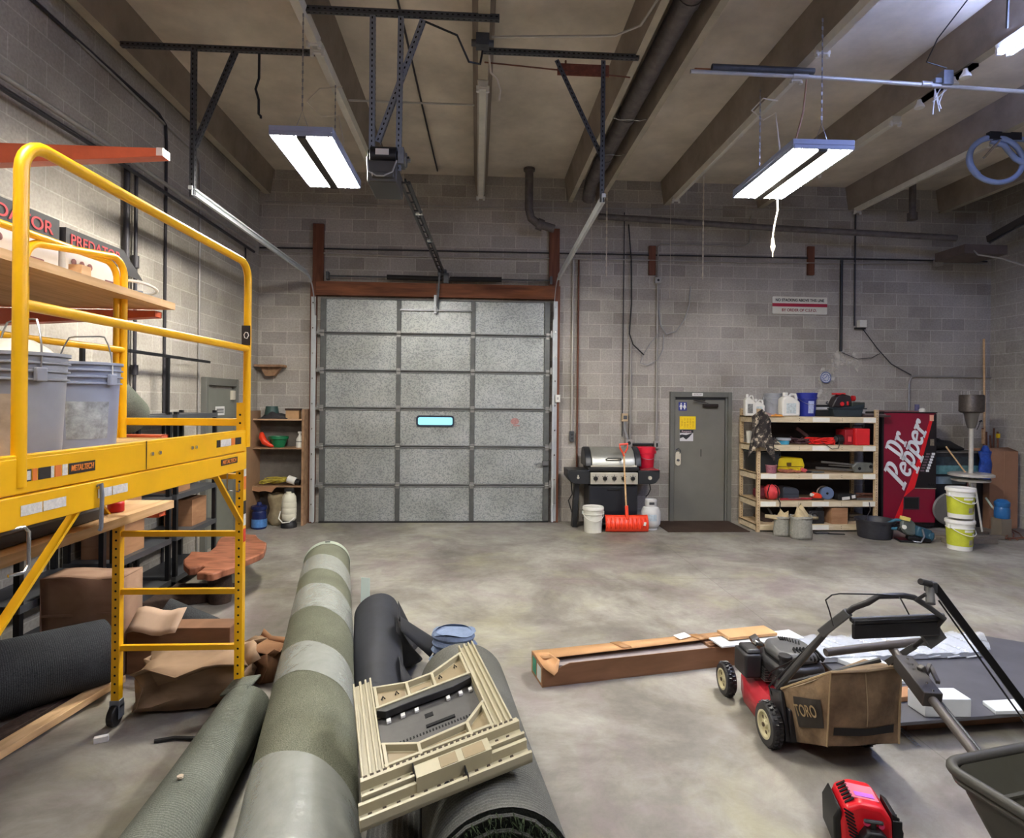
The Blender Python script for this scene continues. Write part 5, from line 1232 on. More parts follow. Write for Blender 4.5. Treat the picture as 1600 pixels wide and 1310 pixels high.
# black ribbed carpet rolls lower left
cK = carpet_mat('black_ribbed_carpet', (50, 52, 56), (80, 82, 86), 90, 0)
roll('carpet_roll', 'black ribbed carpet roll at the left edge under the scaffold', (-3.22, 3.45, .26), (-2.50, 4.24, .25), .25, .21, cK, hole, 31, .02)
roll('carpet_roll', 'small charcoal carpet roll end peeking behind the left ladder post', (-2.35, 4.72, .36), (-1.86, 4.80, .10), .09, .09, carpet_mat('charcoal_carpet', (52, 54, 56), (80, 82, 84)), hole, 33, .02)
b = MB(); b.box(-.05, .05, 0, 2.6, 0, .045); o = b.build('lumber_plank', lumber, bevel=.003); a0 = at(186, 1056, z=.06); a1 = at(0, 1168, z=.06)
d_ = (a1-a0); o.location = (a0.x, a0.y, .02); o.rotation_euler = (0, 0, math.atan2(d_.y, d_.x)-R(90)); tag(o, 'long pale lumber plank on the floor at the left edge', 'plank')
b = MB(); b.box(-.05, .05, 0, 2.4, 0, .05); o = b.build('lumber_plank', bark, bevel=.003); o.location = (a0.x-.17, a0.y+.06, .0); o.rotation_euler = (0, 0, math.atan2(d_.y, d_.x)-R(88)); tag(o, 'dark plank lying on the floor behind the pale plank', 'plank')
# turf piece on floor
t = thing('turf_scrap', 'thin strip of green artificial turf on the floor behind the crushed carton', 'turf', (-1.75, 4.55, 0))
b = MB(); b.box(-.2, .2, -.12, .12, .0, .10); b.build('turf_backing', cC, t, bevel=.01)
b = MB(); rnd = random.Random(2)
for i in range(500):
    p = Vector((rnd.uniform(-.2, .2), rnd.uniform(-.02, .12), .10)); q = p+Vector((rnd.uniform(-.02, .02), rnd.uniform(-.02, .02), rnd.uniform(.015, .04))); b.add([p-Vector((.003, 0, 0)), p+Vector((.003, 0, 0)), q], [(0,1,2)])
g = b.build('grass_blades', mat('green_grass', (52, 80, 44), .9, vary=.4, vs=30), t); g['kind'] = 'stuff'
# strap on floor by caster
b = MB(); b.tube([(-.1, 0, .012), (0, .03, .012), (.12, .02, .012), (.2, .08, .012)], .012, 6); o = b.build('floor_strap', black); o.location = (-1.72, 3.55, 0); tag(o, 'short black strap on the floor by the right ladder caster', 'strap')
b = MB(); b.obox((0, 0, .015), (.07, .03, .03), (0, 0, .4)); o = b.build('pale_wood_chip', paper); o.location = (-2.13, 3.58, 0); tag(o, 'tiny pale chip on the floor in front of the left ladder caster', 'chip')
# ================================================================ BACK WALL, RIGHT SIDE
# ---- grill
gx, gy = 2.13, 9.44
g = thing('gas_grill', 'black gas grill with steel control panel and grey hood left of the washroom door', 'grill', (gx, gy, 0))
gr_ = mat('grill_black', (34, 36, 40), .4, vary=.15); grg = mat('grill_hood_grey', (150, 150, 142), .35, .4, vary=.12, vs=4); ss = mat('brushed_steel', (206, 202, 188), .35, .45, vary=.08)
b = MB(); b.box(-.38, .38, -.22, .22, .10, .68); b.box(-.40, .40, -.24, .24, .06, .10); b.build('cabinet', gr_, g, bevel=.008)
b = MB(); b.box(-.37, .37, -.232, -.22, .12, .66); b.build('cabinet_door', mat('grill_door_black', (28, 30, 38), .3), g, bevel=.01)
b = MB(); b.box(-.10, .10, -.245, -.232, .60, .625); b.build('door_handle', blackm, g, bevel=.005)
for x in (-.34, .34):
    b = MB(); b.cyl((x, -.19, .03), (x+.02, -.19, .03), .03, n=14); b.box(x-.01, x+.03, -.21, -.17, .04, .07); b.build('caster', black, g)
for x in (-.58, ):
    b = MB(); b.bar((x, .0, 0), (x+.04, .0, .72), .07, .16, (0,1,0)); b.build('side_leg', gr_, g)
b = MB(); b.box(-.37, .37, -.27, .22, .70, .88); b.build('control_panel', ss, g, bevel=.006)
for k in range(5):
    x = -.29+k*.145; b = MB(); b.cyl((x, -.27, .79), (x, -.30, .79), .036, .028, n=18); b.box(x-.006, x+.006, -.312, -.30, .765, .815); b.build('knob', black, g)
b = MB()
for k in range(5):
    x = -.29+k*.145
    for a in (-50, 0, 50, 180): b.obox((x+.05*math.sin(R(a)), -.271, .79+.05*math.cos(R(a))), (.012, .002, .012), (0, R(a), 0))
b.build('knob_marks', mat('dark_marks', (60, 58, 54), .6), g)
for s in (-1, 1):
    b = MB(); b.prism([(s*.38, .70), (s*.38, .90), (s*.72, .90), (s*.72, .80), (s*.66, .72), (s*.60, .70)], -.25, .2); 
    b.box(min(s*.38, s*.72), max(s*.38, s*.72), -.26, .22, .895, .915); b.build('side_table', gr_, g, bevel=.012)
b = MB(); b.cyl((.56, -.25, .80), (.56, -.275, .80), .03, n=18); b.cyl((-.56, -.25, .80), (-.56, -.26, .80), .02, n=12); b.cyl((-.56, -.25, .83), (-.56, -.26, .83), .012, n=12); b.build('side_knob', ss, g)
b = MB(); b.box(-.40, .40, -.24, .22, .90, .96); b.build('firebox_rim', black, g, bevel=.01)
# raised hood : end caps and curved shell
def hood(x0, x1, m, nm):
    b = MB(); P = [(-.22, .97), (-.20, 1.08), (-.10, 1.20), (.03, 1.26), (.16, 1.24), (.22, 1.12), (.22, .97)]
    b.prism(P, x0, x1, 'yz'); return b.build(nm, m, g, bevel=.01)
hood(-.34, .34, grg, 'hood'); hood(-.44, -.345, gr_, 'hood_end'); hood(.345, .44, gr_, 'hood_end')
b = MB(); b.tube([(-.12, -.20, 1.07), (-.10, -.25, 1.10), (.10, -.25, 1.10), (.12, -.20, 1.07)], .012, 8); b.build('hood_handle', mat('grey_handle', (96, 96, 94), .35, .6), g)
b = MB(); b.box(-.36, .36, -.235, -.22, .965, .99); b.build('hood_lip', ss, g)
b = MB(); b.tube([(-.62, .05, .7), (-.60, .05, .5), (-.66, .05, .4), (-.60, .05, .2), (-.60, .08, .05)], .01, 6); b.build('strap', black, g)
b = MB(); b.tube([(.60, -.1, .7), (.62, -.1, .6), (.58, -.1, .52), (.56, -.05, .48)], .009, 6); b.build('gas_hose', black, g)
t = bucket('bucket', 'bright red bucket standing on the right side table of the grill', (2.71, 9.47, .916), mat('bucket_red', (204, 24, 52), .4, vary=.06), h=.34, r0_=.115, r1_=.142, rr=1)
o = heap(.30, .14, .045, 5, 8).build('red_cloth', mat('dull_red_cloth', (130, 40, 44), .9, vary=.3), thick=.003); o.location = (2.70, 9.25, .917); tag(o, 'dull red rag on the grill side table in front of the red bucket', 'rag')
t = bucket('bucket', 'white lidded bucket on the floor in front of the grill, left of the orange shovel', (1.78, 9.05, 0), mat('bucket_white', (214, 214, 204), .4, vary=.04), h=.37, r0_=.13, r1_=.15, rr=1, lid=white)
# snow shovel
s = thing('snow_shovel', 'orange snow shovel with pale wooden handle leaning upright against the grill', 'shovel', (2.29, 8.99, 0))
b = MB()
def sh(u, v):
    x = (u-.5)*.66; z = .01+.245*v; y = -.02-.05*math.sin(math.pi*v)+.06*v+ .10*(2*u-1)**2*.25
    if .28 < v < .72: y -= .03*max(0, math.sin(u*math.pi*20))
    return (x, y, z)
b.grid(sh, 60, 10); so_ = b.build('blade', orange, s, thick=.006)
b = MB(); b.bar((0, .0, .19), (-.003, .04, .40), .05, .04); b.build('socket', orange, s, bevel=.01)
b = MB(); b.cyl((-.003, .02, .25), (-.035, .11, 1.20), .014, n=10); b.build('handle', lumber, s)
b = MB(); b.tube([(-.03, .10, 1.14), (-.045, .11, 1.19), (-.09, .11, 1.26), (-.10, .12, 1.32), (.03, .12, 1.33), (.02, .11, 1.26), (-.02, .11, 1.19)], .014, 8); b.tube([(-.10, .12, 1.32), (.03, .12, 1.33)], .016, 8); b.build('grip', orange, s)
b = MB(); b.obox((.26, -.052, .135), (.035, .006, .055), (0, .2, 0)); b.build('shovel_label', paper, s)
# propane tank
t = thing('propane_tank', 'white propane tank on the floor at the right side of the grill', 'gas tank', (2.72, 9.22, 0))
b = MB(); b.lathe([(.10, 0), (.10, .03), (.09, .03), (.12, .05), (.145, .09), (.15, .14), (.15, .25), (.145, .29), (.12, .34), (.06, .365), (.001, .37)], n=28); b.build('tank_body', mat('tank_white', (206, 206, 206), .4, vary=.08), t)
b = MB(); b.lathe([(.085, .35), (.09, .36), (.09, .46), (.08, .47), (.08, .36)], n=22, caps=False); b.build('collar', mat('tank_white', (206, 206, 206), .4, vary=.08), t)
b = MB(); b.cyl((0, 0, .37), (0, 0, .42), .02); b.cyl((0, 0, .42), (0, 0, .45), .035, n=12); b.box(-.05, .03, -.092, -.089, .39, .43); b.build('valve', dsteel, t)
b = MB(); b.grid(lambda u, v: (.1515*math.cos(R(-120+50*u)), .1515*math.sin(R(-120+50*u)), .15+.10*v), 8, 1); b.build('tank_label', mat('faint_label', (176, 190, 200), .6, vary=.25, vs=40), t)
# mat
b = MB(); b.box(0, 1.28, 0, .82, 0, .012); o = b.build('door_mat', carpet_mat('brown_mat', (58, 46, 40), (84, 68, 58)), bevel=.004); o.location = (2.92, 8.98, 0); tag(o, 'dark brown mat on the floor in front of the washroom door', 'mat')
# ---- storage shelf
sw = wood_mat('pale_shelf_wood', (176, 150, 116), (206, 182, 146), (2, 9, 9)); swf = wood_mat('shelf_front_cream', (196, 178, 146), (222, 206, 176), (2, 9, 9))
SX0, SX1, SY0, SY1 = 4.30, 6.22, 8.98, 9.62
sh_ = thing('storage_shelf', 'long pale wood storage rack with five loaded tiers beside the vending machine', 'shelf unit', (SX0, SY0, 0))
for x in (0, SX1-SX0-.045):
    for y in (0, SY1-SY0-.045):
        b = MB(); b.box(x, x+.05, y, y+.045, 0, 1.89); b.mi = 1
        for k in range(46): b.box(x+.02, x+.028, y-.0012, y, .04+k*.04, .04+k*.04+.018)
        b.build('post', [sw, mat('slot_brown', (92, 72, 52), .8)], sh_)
MB().box(.30, SX1-SX0-.06, SY1-SY0-.02, SY1-SY0-.012, .12, 1.74).build('shade_backing', mat('dark_backing_shade', (40, 34, 35), .8, vary=.3), sh_)  # dark sheet added for the deep shade and dark clutter behind the tiers
TZ = [.115, .475, .90, 1.335, 1.775]
lbl = mat('cream_label', (236, 232, 220), .7, vary=.05, vs=30)
for k, z in enumerate(TZ):
    b = MB(); b.box(0, SX1-SX0, .01, SY1-SY0, z-.02, z); so_ = b.build('tier_board', sw, sh_)
    b = MB(); b.box(.05, SX1-SX0-.045, .002, .03, z-.09, z-.002); b.box(.0, .03, .03, SY1-SY0-.03, z-.10, z-.002); b.box(SX1-SX0-.03, SX1-SX0, .03, SY1-SY0-.03, z-.10, z-.002); b.build('tier_beam', swf, so_, bevel=.003)
    b = MB()
    for x0, x1 in ((.06, .30), (.87, 1.14), (1.68, 1.88)):
        if k in (4, 3) and x0 < .1: continue
        if k == 0 and x0 < .1: continue
        b.box(x0, x1, -.0005, .002, z-.082, z-.01)
    b.build('tier_label', lbl, so_)
    b = MB()
    for x in (.66, 1.34):
        for dz in (-.03, -.06): b.cyl((x, .002, z+dz), (x, -.002, z+dz), .005, n=6)
    b.build('beam_screw', hole, so_)
def W(px, py, y): return at(px, py, y=y)
def on_shelf(px, k, y=9.15): 
    p = at(px, 700, y=y); return (p.x, y, TZ[k]+.001)
def jug(label, loc, w_, h_, rz=0, m=white, lbl_=None):
    t = thing('jug', label, 'jug', loc, rz)
    b = MB(); b.prism([(-w_/2, 0), (w_/2, 0), (w_/2, h_*.62), (w_*.1, h_*.80), (-w_*.12, h_*.86), (-w_*.3, h_*.86), (-w_/2, h_*.74)], -w_*.28, w_*.28); b.build('jug_body', m, t, bevel=w_*.10, seg=3)
    b = MB(); b.tube([(w_*.0, 0, h_*.84), (w_*.12, 0, h_*.93), (w_*.34, 0, h_*.92), (w_*.40, 0, h_*.78), (w_*.40, 0, h_*.60)], w_*.07, 8); b.build('jug_handle', m, t)
    b = MB(); b.cyl((-w_*.22, 0, h_*.85), (-w_*.22, 0, h_), w_*.13, n=16); b.build('cap', m, t)
    b = MB(); b.box(-w_*.28, w_*.25, -w_*.285, -w_*.28, h_*.12, h_*.55); b.build('jug_label', lbl_ or mat('jug_print', (190, 200, 200), .6, vary=.35, vs=35), t)
    return t
jug('slim white jug with dark label, leftmost item on top of the storage rack', on_shelf(1170, 4, 9.25), .16, .34, lbl_=mat('dark_jug_print', (120, 120, 118), .6, vary=.6, vs=40))
jug('short white jug with handle, second item on top of the storage rack', on_shelf(1184, 4, 9.32), .18, .27)
jug('large white jug with angled shoulder in front on top of the storage rack', on_shelf(1232, 4, 9.14), .29, .37)
bucket('bucket', 'dull grey bucket on top of the storage rack, between the white jugs', on_shelf(1207, 4, 9.36), gbk, h=.36, r0_=.125, r1_=.145)
bucket('bucket', 'royal blue bucket on top of the storage rack, right of the large white jug', on_shelf(1260, 4, 9.22), mat('bucket_blue', (36, 48, 140), .4, vary=.06), h=.37, r0_=.12, r1_=.145, rr=1, labelm=(mat('pale_bucket_print', (170, 180, 214), .6, vary=.3, vs=40), R(-110), R(-70), .05, .24))
t = thing('orange_cloth', 'orange cloth strip on the front edge of the storage rack top', 'cloth', on_shelf(1212, 4, 9.0)); heap(.22, .10, .05, 8, 8).build('cloth', mat('orange_cloth', (222, 146, 62), .9, vary=.2), t, thick=.003)
t = thing('cloth_cap', 'pinkish cloth draped over the left front post top of the rack', 'cloth', on_shelf(1200, 4, 9.02)); heap(.25, .12, .075, 9, 8).build('cloth', mat('pink_grey_cloth', (170, 140, 130), .9, vary=.25), t, thick=.003)
t = thing('tool_case', 'black and grey flat case on top of the storage rack right of the blue bucket', 'case', on_shelf(1280, 4, 9.30)); MB().box(-.12, .22, -.1, .1, 0, .10).build('case_base', black, t, bevel=.01); MB().box(-.12, .10, -.1, .1, .101, .15).build('case_lid', mat('pale_case_grey', (168, 168, 170), .5), t, bevel=.01); MB().box(-.12, .12, -.1, .1, .151, .185).build('case_top', black, t, bevel=.01)
t = thing('storage_bin', 'dark green black storage bin under the red power tool on the rack top', 'bin', on_shelf(1318, 4, 9.22))
b = MB(); b.prism([(-.24, 0), (.20, 0), (.25, .20), (-.27, .12)], -.14, .14); b.box(-.29, .28, -.16, .16, .12, .14); b.build('bin_body', mat('dark_teal_bin', (40, 50, 56), .45, vary=.2), t, bevel=.01)
b = MB(); b.box(.05, .26, -.13, .13, .14, .23); b.build('bin_insert', mat('dark_olive', (44, 50, 44), .6), t, bevel=.01)
t = thing('power_tool', 'black and red power tool resting on the storage bin on top of the rack', 'power tool', (W(1312, 640, 9.2).x, 9.2, TZ[4]+.142))
b = MB(); b.prism([(-.18, .0), (.10, .0), (.16, .08), (.13, .19), (.0, .22), (-.10, .17)], -.08, .08); b.build('tool_body', mat('tool_dark', (38, 32, 34), .45, vary=.3), t, bevel=.02)
b = MB(); b.cyl((-.02, -.09, .06), (-.02, -.10, .06), .035, n=14); b.box(.06, .09, -.095, -.08, .04, .10); b.box(-.10, .06, -.06, .06, .205, .232); b.cyl((.18, -.03, .15), (.22, -.03, .15), .045, n=14); b.build('red_trim', red, t, bevel=.004)
b = MB(); b.tube([(-.18, 0, .05), (-.22, 0, .07), (-.20, 0, .1)], .012, 6); b.build('cord_end', dsteel, t)
t = thing('flat_board', 'dark flat board on the right end of the storage rack top', 'board', on_shelf(1352, 4, 9.3)); MB().box(-.20, .24, -.25, .2, 0, .03).build('panel', mat('dark_brown_panel', (64, 50, 48), .6), t); MB().box(-.15, .2, -.2, .15, .03, .05).build('top_layer', mat('grey_brown_panel', (110, 98, 96), .6), t)
# tier 4 (index 3)
t = thing('white_cup', 'white plastic cup at the left end of the rack, second tier from the top', 'cup', (SX0+.06, 9.40, TZ[3]+.001)); MB().lathe([(.001, 0), (.035, 0), (.045, .18), (.041, .18), (.03, .01), (.001, .01)], n=16).build('cup', white, t); MB().lathe([(.042, .185), (.047, .185), (.047, .195), (.042, .195)], n=16).build('rim', white, t)
t = thing('folded_tarp', 'mottled brown camouflage cloth hanging over the left front post of the rack', 'cloth', (SX0+.02, 8.965, 1.0))
b = MB()
def cam_(u, v):
    x = -.16+.36*u-(.05 if u < .5 else -.02)*v*.6; z = .76-.50*v; wv = .5+.5*math.sin(math.pi*u)
    return (x*(1.0-.15*(1-v)), -.03-.05*wv*abs(math.sin(6*u+2*v))-.03*math.sin(5*v+4*u), z+.06*math.sin(4*u)-(.25*abs(u-.45)*v)+.14*(1-abs(2*u-.9))*(1-v)*.5)
b.grid(cam_, 16, 14)
cm = bpy.data.materials.new('camouflage_cloth'); cm.use_nodes = True
tc = nd(cm, 'ShaderNodeTexCoord'); n = nd(cm, 'ShaderNodeTexNoise'); n.inputs['Scale'].default_value = 14; n.inputs['Detail'].default_value = 2; lk(cm, tc.outputs['Object'], n.inputs[0])
rr_ = ramp(cm, n.outputs[0], [(.38, (44, 38, 36)), (.48, (84, 74, 66)), (.54, (60, 58, 52)), (.60, (170, 156, 136))]); rr_.color_ramp.interpolation = 'CONSTANT'; lk(cm, rr_.outputs[0], cm.node_tree.nodes['Principled BSDF'].inputs['Base Color']); cm.node_tree.nodes['Principled BSDF'].inputs['Roughness'].default_value = .9
b.build('cloth', cm, t, thick=.006)
MB().tube([(.20, -.02, .30), (.30, -.03, .26), (.33, -.02, .18), (.28, .0, .08)], .006, 6).build('cord', black, t)
def blob(name, label, cat, loc, parts):
    t = thing(name, label, cat, loc)
    for nm, m, fn, bv in parts:
        b = MB(); fn(b); b.build(nm, m, t, bevel=bv)
    return t
blob('blue_tub', 'small blue tub with pale lid on the second tier from the top of the rack', 'tub', on_shelf(1224, 3), [('tub', mat('tub_blue', (70, 160, 196), .45), lambda b: b.lathe([(.001, 0), (.08, 0), (.09, .06), (.001, .06)], n=20), 0), ('lid', mat('tub_lid', (170, 176, 186), .4), lambda b: b.lathe([(.10, .06), (.11, .07), (.11, .10), (.001, .105)], n=20), 0)])
blob('rag_pile', 'patterned brown rag pile left of the blue tub on the rack', 'rag', on_shelf(1206, 3), [('rag', cm, lambda b: (heap(.22, .2, .12, 17, 9), b.__init__(), setattr(b, 'v', heap(.22, .2, .12, 17, 9).v), setattr(b, 'f', heap(.22, .2, .12, 17, 9).f), setattr(b, 'm', heap(.22, .2, .12, 17, 9).m), setattr(b, 'sm', heap(.22, .2, .12, 17, 9).sm)), 0)])
def cordheap(name, label, cat, loc, m, w_=.2, h_=.08, r=.008, n=80, seed=1):
    rnd = random.Random(seed); P = [(w_*math.sin(i*.8+rnd.uniform(-.2, .2)), .09*math.cos(i*1.1), .012+h_*abs(math.sin(i*.31))*rnd.uniform(.3, 1)) for i in range(n)]
    t = thing(name, label, cat, loc); MB().tube(P, r, 5).build('coil', m, t)
    MB().cyl((w_*.8, -.02, .015), (w_*1.1, -.04, .015), r*2, n=8).build('plug', m, t); return t
cordheap('extension_cord', 'bright red tangled extension cord on the second tier from the top of the rack', 'cord', on_shelf(1281, 3), mat('cord_red', (230, 40, 34), .5), .2, .10, .010, 110, 3)
cordheap('tangled_cable', 'dark and pink tangled cord between the blue tub and red cord', 'cord', on_shelf(1250, 3, 9.2), mat('cord_dark', (74, 44, 48), .6, vary=.5, vs=20), .14, .10, .012, 50, 4)
blob('hand_saw', 'dull brown tool handle sticking up behind the red cord on the rack', 'tool', (W(1252, 680, 9.3).x, 9.3, TZ[3]+.001), [('blade', mat('dull_brown_tool', (86, 58, 54), .6), lambda b: b.bar((-.08, 0, .25), (.10, 0, .12), .03, .05), .006), ('handle', black, lambda b: b.bar((.10, 0, .12), (.16, -.02, .02), .04, .05), .006)])
blob('red_toolbox', 'bright red metal toolbox at the right of the second tier from the top', 'toolbox', on_shelf(1340, 3, 9.16), [('box', mat('toolbox_red', (214, 38, 44), .4, vary=.06), lambda b: b.box(-.11, .12, -.12, .2, 0, .26), .008), ('side', mat('toolbox_dark_red', (150, 24, 36), .45, vary=.15), lambda b: b.box(-.24, -.112, -.06, .2, .0, .24), .008), ('latch', mat('latch_pink', (226, 76, 78), .4), lambda b: b.box(-.20, -.15, -.08, -.06, .05, .13), .004), ('lid_handle', black, lambda b: b.tube([(-.08, 0, .26), (-.08, 0, .30), (.08, 0, .30), (.08, 0, .26)], .01, 8), 0)])
blob('motor_unit', 'dark motor unit left of the red toolbox on the rack', 'motor', on_shelf(1316, 3, 9.2), [('housing', black, lambda b: (b.cyl((-.10, 0, .08), (.08, 0, .08), .075, n=18), b.box(-.1, .06, -.05, .05, 0, .04)), .006), ('front_cap', mat('motor_grey', (74, 76, 78), .5), lambda b: b.cyl((-.12, 0, .08), (-.10, 0, .08), .05, n=16), .003)])
MBc = pipe('cable', 'thin cable loop hanging over the front edge of the second tier', 'cable', [W(1283, 690, 8.96), W(1300, 702, 8.95), W(1310, 701, 8.95), W(1312, 692, 8.96)], .005, black, 6)
# tier 3 (index 2)
blob('black_bin', 'black storage bin at the left end of the rack middle tier', 'bin', (SX0+.09, 9.25, TZ[2]+.001), [('bin', mat('bin_black', (34, 36, 38), .4, vary=.2), lambda b: b.prism([(-.04, 0), (.26, 0), (.30, .30), (-.07, .30)], -.2, .25), .012), ('bin_rim', mat('bin_grey', (58, 62, 62), .5), lambda b: b.box(-.08, .31, -.21, .26, .30, .325), .008)])
blob('yellow_case', 'yellow plastic case on the middle tier of the rack', 'case', on_shelf(1231, 2, 9.22), [('case_body', mat('case_yellow', (216, 190, 28), .45, vary=.12), lambda b: b.prism([(-.24, .0), (.20, 0), (.24, .10), (.20, .22), (-.08, .24), (-.23, .20)], -.08, .1), .02), ('latch', mat('latch_brown', (96, 70, 30), .5), lambda b: (b.box(-.06, .01, -.095, -.08, .10, .15), b.box(-.2, .2, -.088, -.08, .085, .092)), 0), ('case_handle', mat('case_yellow', (216, 190, 28), .45, vary=.12), lambda b: b.tube([(-.05, -.08, .06), (-.05, -.12, .03), (.14, -.12, .03), (.14, -.08, .06)], .012, 8), 0)])
blob('wire_basket', 'dull pink checked tin at the left of the yellow case on the rack', 'tin', on_shelf(1205, 2, 9.04), [('tin', mat('pink_tin', (150, 92, 104), .6, vary=.4, vs=35), lambda b: b.lathe([(.001, 0), (.075, 0), (.085, .12), (.08, .12), (.001, .11)], n=18), 0), ('rim', mat('pink_tin_rim', (176, 120, 124), .6), lambda b: b.tube([(.085*math.cos(a*math.pi/9), .085*math.sin(a*math.pi/9), .12) for a in range(18)], .007, 6, closed=True), 0)])
cordheap('frayed_rope', 'brown orange cords in front of the yellow case on the rack', 'cord', on_shelf(1233, 2, 9.06), mat('brown_orange_cord', (176, 108, 82), .7, vary=.3, vs=18), .14, .04, .008, 50, 6)
blob('hand_tool', 'small pinkish red handle right of the yellow case on the rack', 'tool', on_shelf(1256, 2, 9.1), [('handle', mat('pinkish_red', (196, 84, 84), .5), lambda b: b.obox((0, 0, .035), (.10, .05, .06), (0, .3, 0)), .015), ('shaft', dsteel, lambda b: b.cyl((.05, 0, .02), (.14, .02, .012), .01, n=8), 0)])
blob('bow_saw', 'grey metal truss arm with rounded bolted end on the middle tier of the rack', 'tool', on_shelf(1330, 2, 9.08), [('arm', mat('grey_truss', (96, 92, 86), .5, .4, vary=.2), lambda b: (b.bar((-.42, .1, .16), (.1, 0, .12), .03, .03), b.bar((-.5, .12, .06), (.1, 0, .04), .03, .04), b.bar((-.3, .1, .11), (.1, .0, .09), .02, .02)), .004), ('end_plate', mat('grey_end_plate', (112, 114, 108), .5, .4, vary=.2), lambda b: b.prism([(.05, .0), (.34, .0), (.40, .05), (.38, .13), (.32, .16), (.08, .17), (.0, .1)], -.03, .02), .02), ('bolt', hole, lambda b: (b.cyl((.12, -.032, .07), (.12, -.03, .07), .025, n=12), b.cyl((.30, -.032, .10), (.30, -.03, .10), .028, n=12)), 0)])
blob('flat_tool', 'flat grey plate lying in the middle of the rack middle tier', 'tool', on_shelf(1277, 2, 9.06), [('plate', mat('flat_grey', (90, 92, 88), .5), lambda b: b.obox((0, 0, .012), (.2, .08, .02), (0, 0, .1)), .004), ('grip', black, lambda b: b.obox((-.13, 0, .012), (.08, .04, .024)), .004)])
# tier 2 (index 1)
blob('red_cord_ball', 'round red bag tied with dark cord on the second tier from the floor', 'bag', on_shelf(1206, 1, 9.12), [('ball', mat('ball_red', (214, 62, 66), .6, vary=.12), lambda b: b.lathe([(.001, 0), (.06, .01), (.105, .05), (.125, .12), (.105, .19), (.06, .23), (.001, .245)], n=22), 0), ('tie_cord', hole, lambda b: (b.tube([(.01, -.01, .25), (.04, -.11, .2), (.045, -.125, .12), (.05, -.11, .03), (.06, -.16, -.02), (.055, -.16, -.12)], .008, 6), b.tube([(-.01, 0, .25), (-.08, -.08, .2), (-.10, -.08, .12), (-.08, -.06, .04)], .007, 6), b.tube([(0, 0, .24), (-.01, 0, .30), (-.03, 0, .33)], .009, 6)), 0), ('dark_shell', mat('dark_red_shell', (96, 20, 34), .6), lambda b: b.lathe([(.001, 0), (.08, .01), (.12, .06), (.12, .14), (.05, .20), (.001, .2)], (-.12, .1, 0), 16), 0)])
blob('black_hood_case', 'dark grey rounded case right of the round red bag', 'case', on_shelf(1229, 1, 9.25), [('shell', mat('slate_case', (62, 68, 78), .5), lambda b: b.prism([(-.10, 0), (.16, 0), (.16, .13), (.12, .17), (-.06, .20), (-.1, .18)], -.1, .1), .015), ('seam', hole, lambda b: b.box(-.09, .15, -.103, -.1, .08, .085), 0)])
blob('red_strap_bar', 'thin red and pink bar lying along the second tier from the floor', 'bar', on_shelf(1232, 1, 9.04), [('bar', mat('red_bar', (176, 50, 62), .5, vary=.3, vs=12), lambda b: b.bar((-.12, 0, .02), (.55, .05, .025), .03, .025), 0), ('end', steel, lambda b: b.bar((.0, -.002, .03), (.2, .0, .03), .012, .01), 0)])
blob('orange_sander', 'orange red tool with white fitting beside the blue disc on the rack', 'power tool', on_shelf(1275, 1, 9.10), [('body', orange, lambda b: b.prism([(-.06, .04), (.06, .01), (.10, .05), (.06, .10), (-.04, .12)], -.04, .04), .015), ('fitting', white, lambda b: b.cyl((-.06, -.02, .08), (-.09, -.03, .085), .025, n=12), 0), ('dark_base', bark, lambda b: b.box(-.08, .10, -.06, .06, 0, .03), .006)])
blob('blue_disc', 'blue grey round reel on the second tier from the floor', 'reel', on_shelf(1293, 1, 9.14), [('disc', mat('disc_blue', (92, 110, 142), .5, vary=.12), lambda b: b.cyl((-.02, -.04, .10), (.0, .04, .10), .10, n=26), .006), ('hub', hole, lambda b: b.cyl((-.022, -.046, .10), (-.02, -.04, .10), .018, n=12), 0), ('rim_ring', mat('disc_brown', (132, 116, 100), .6), lambda b: b.tube([(-.05+.10*math.cos(a*math.pi/12), .02, .10+.10*math.sin(a*math.pi/12)) for a in range(24)], .012, 6, closed=True), 0)])
blob('battery_pack', 'black tool packs with white end labels on the second tier from the floor', 'battery', on_shelf(1318, 1, 9.1), [('pack', black, lambda b: (b.obox((-.02, 0, .05), (.22, .14, .09), (0, 0, .1)), b.obox((.14, .02, .05), (.10, .12, .08), (0, 0, .1))), .01), ('pack_label', paper, lambda b: (b.obox((.0, -.075, .035), (.13, .006, .045), (0, -.1, .1)), b.obox((.14, -.048, .055), (.06, .006, .05), (0, -.1, .1))), 0)])
blob('steel_bars', 'rusty and grey steel bars at the right end of the second tier from the floor', 'bar', on_shelf(1350, 1, 9.1), [('bars', rust, lambda b: (b.bar((-.12, 0, .10), (.2, .0, .09), .02, .02), b.bar((-.1, .06, .03), (.18, .06, .04), .05, .05), b.bar((-.16, .04, .01), (.0, .0, .10), .015, .015)), 0), ('grey_bar', steel, lambda b: b.bar((-.14, -.04, .02), (.18, -.05, .02), .03, .03), 0)])
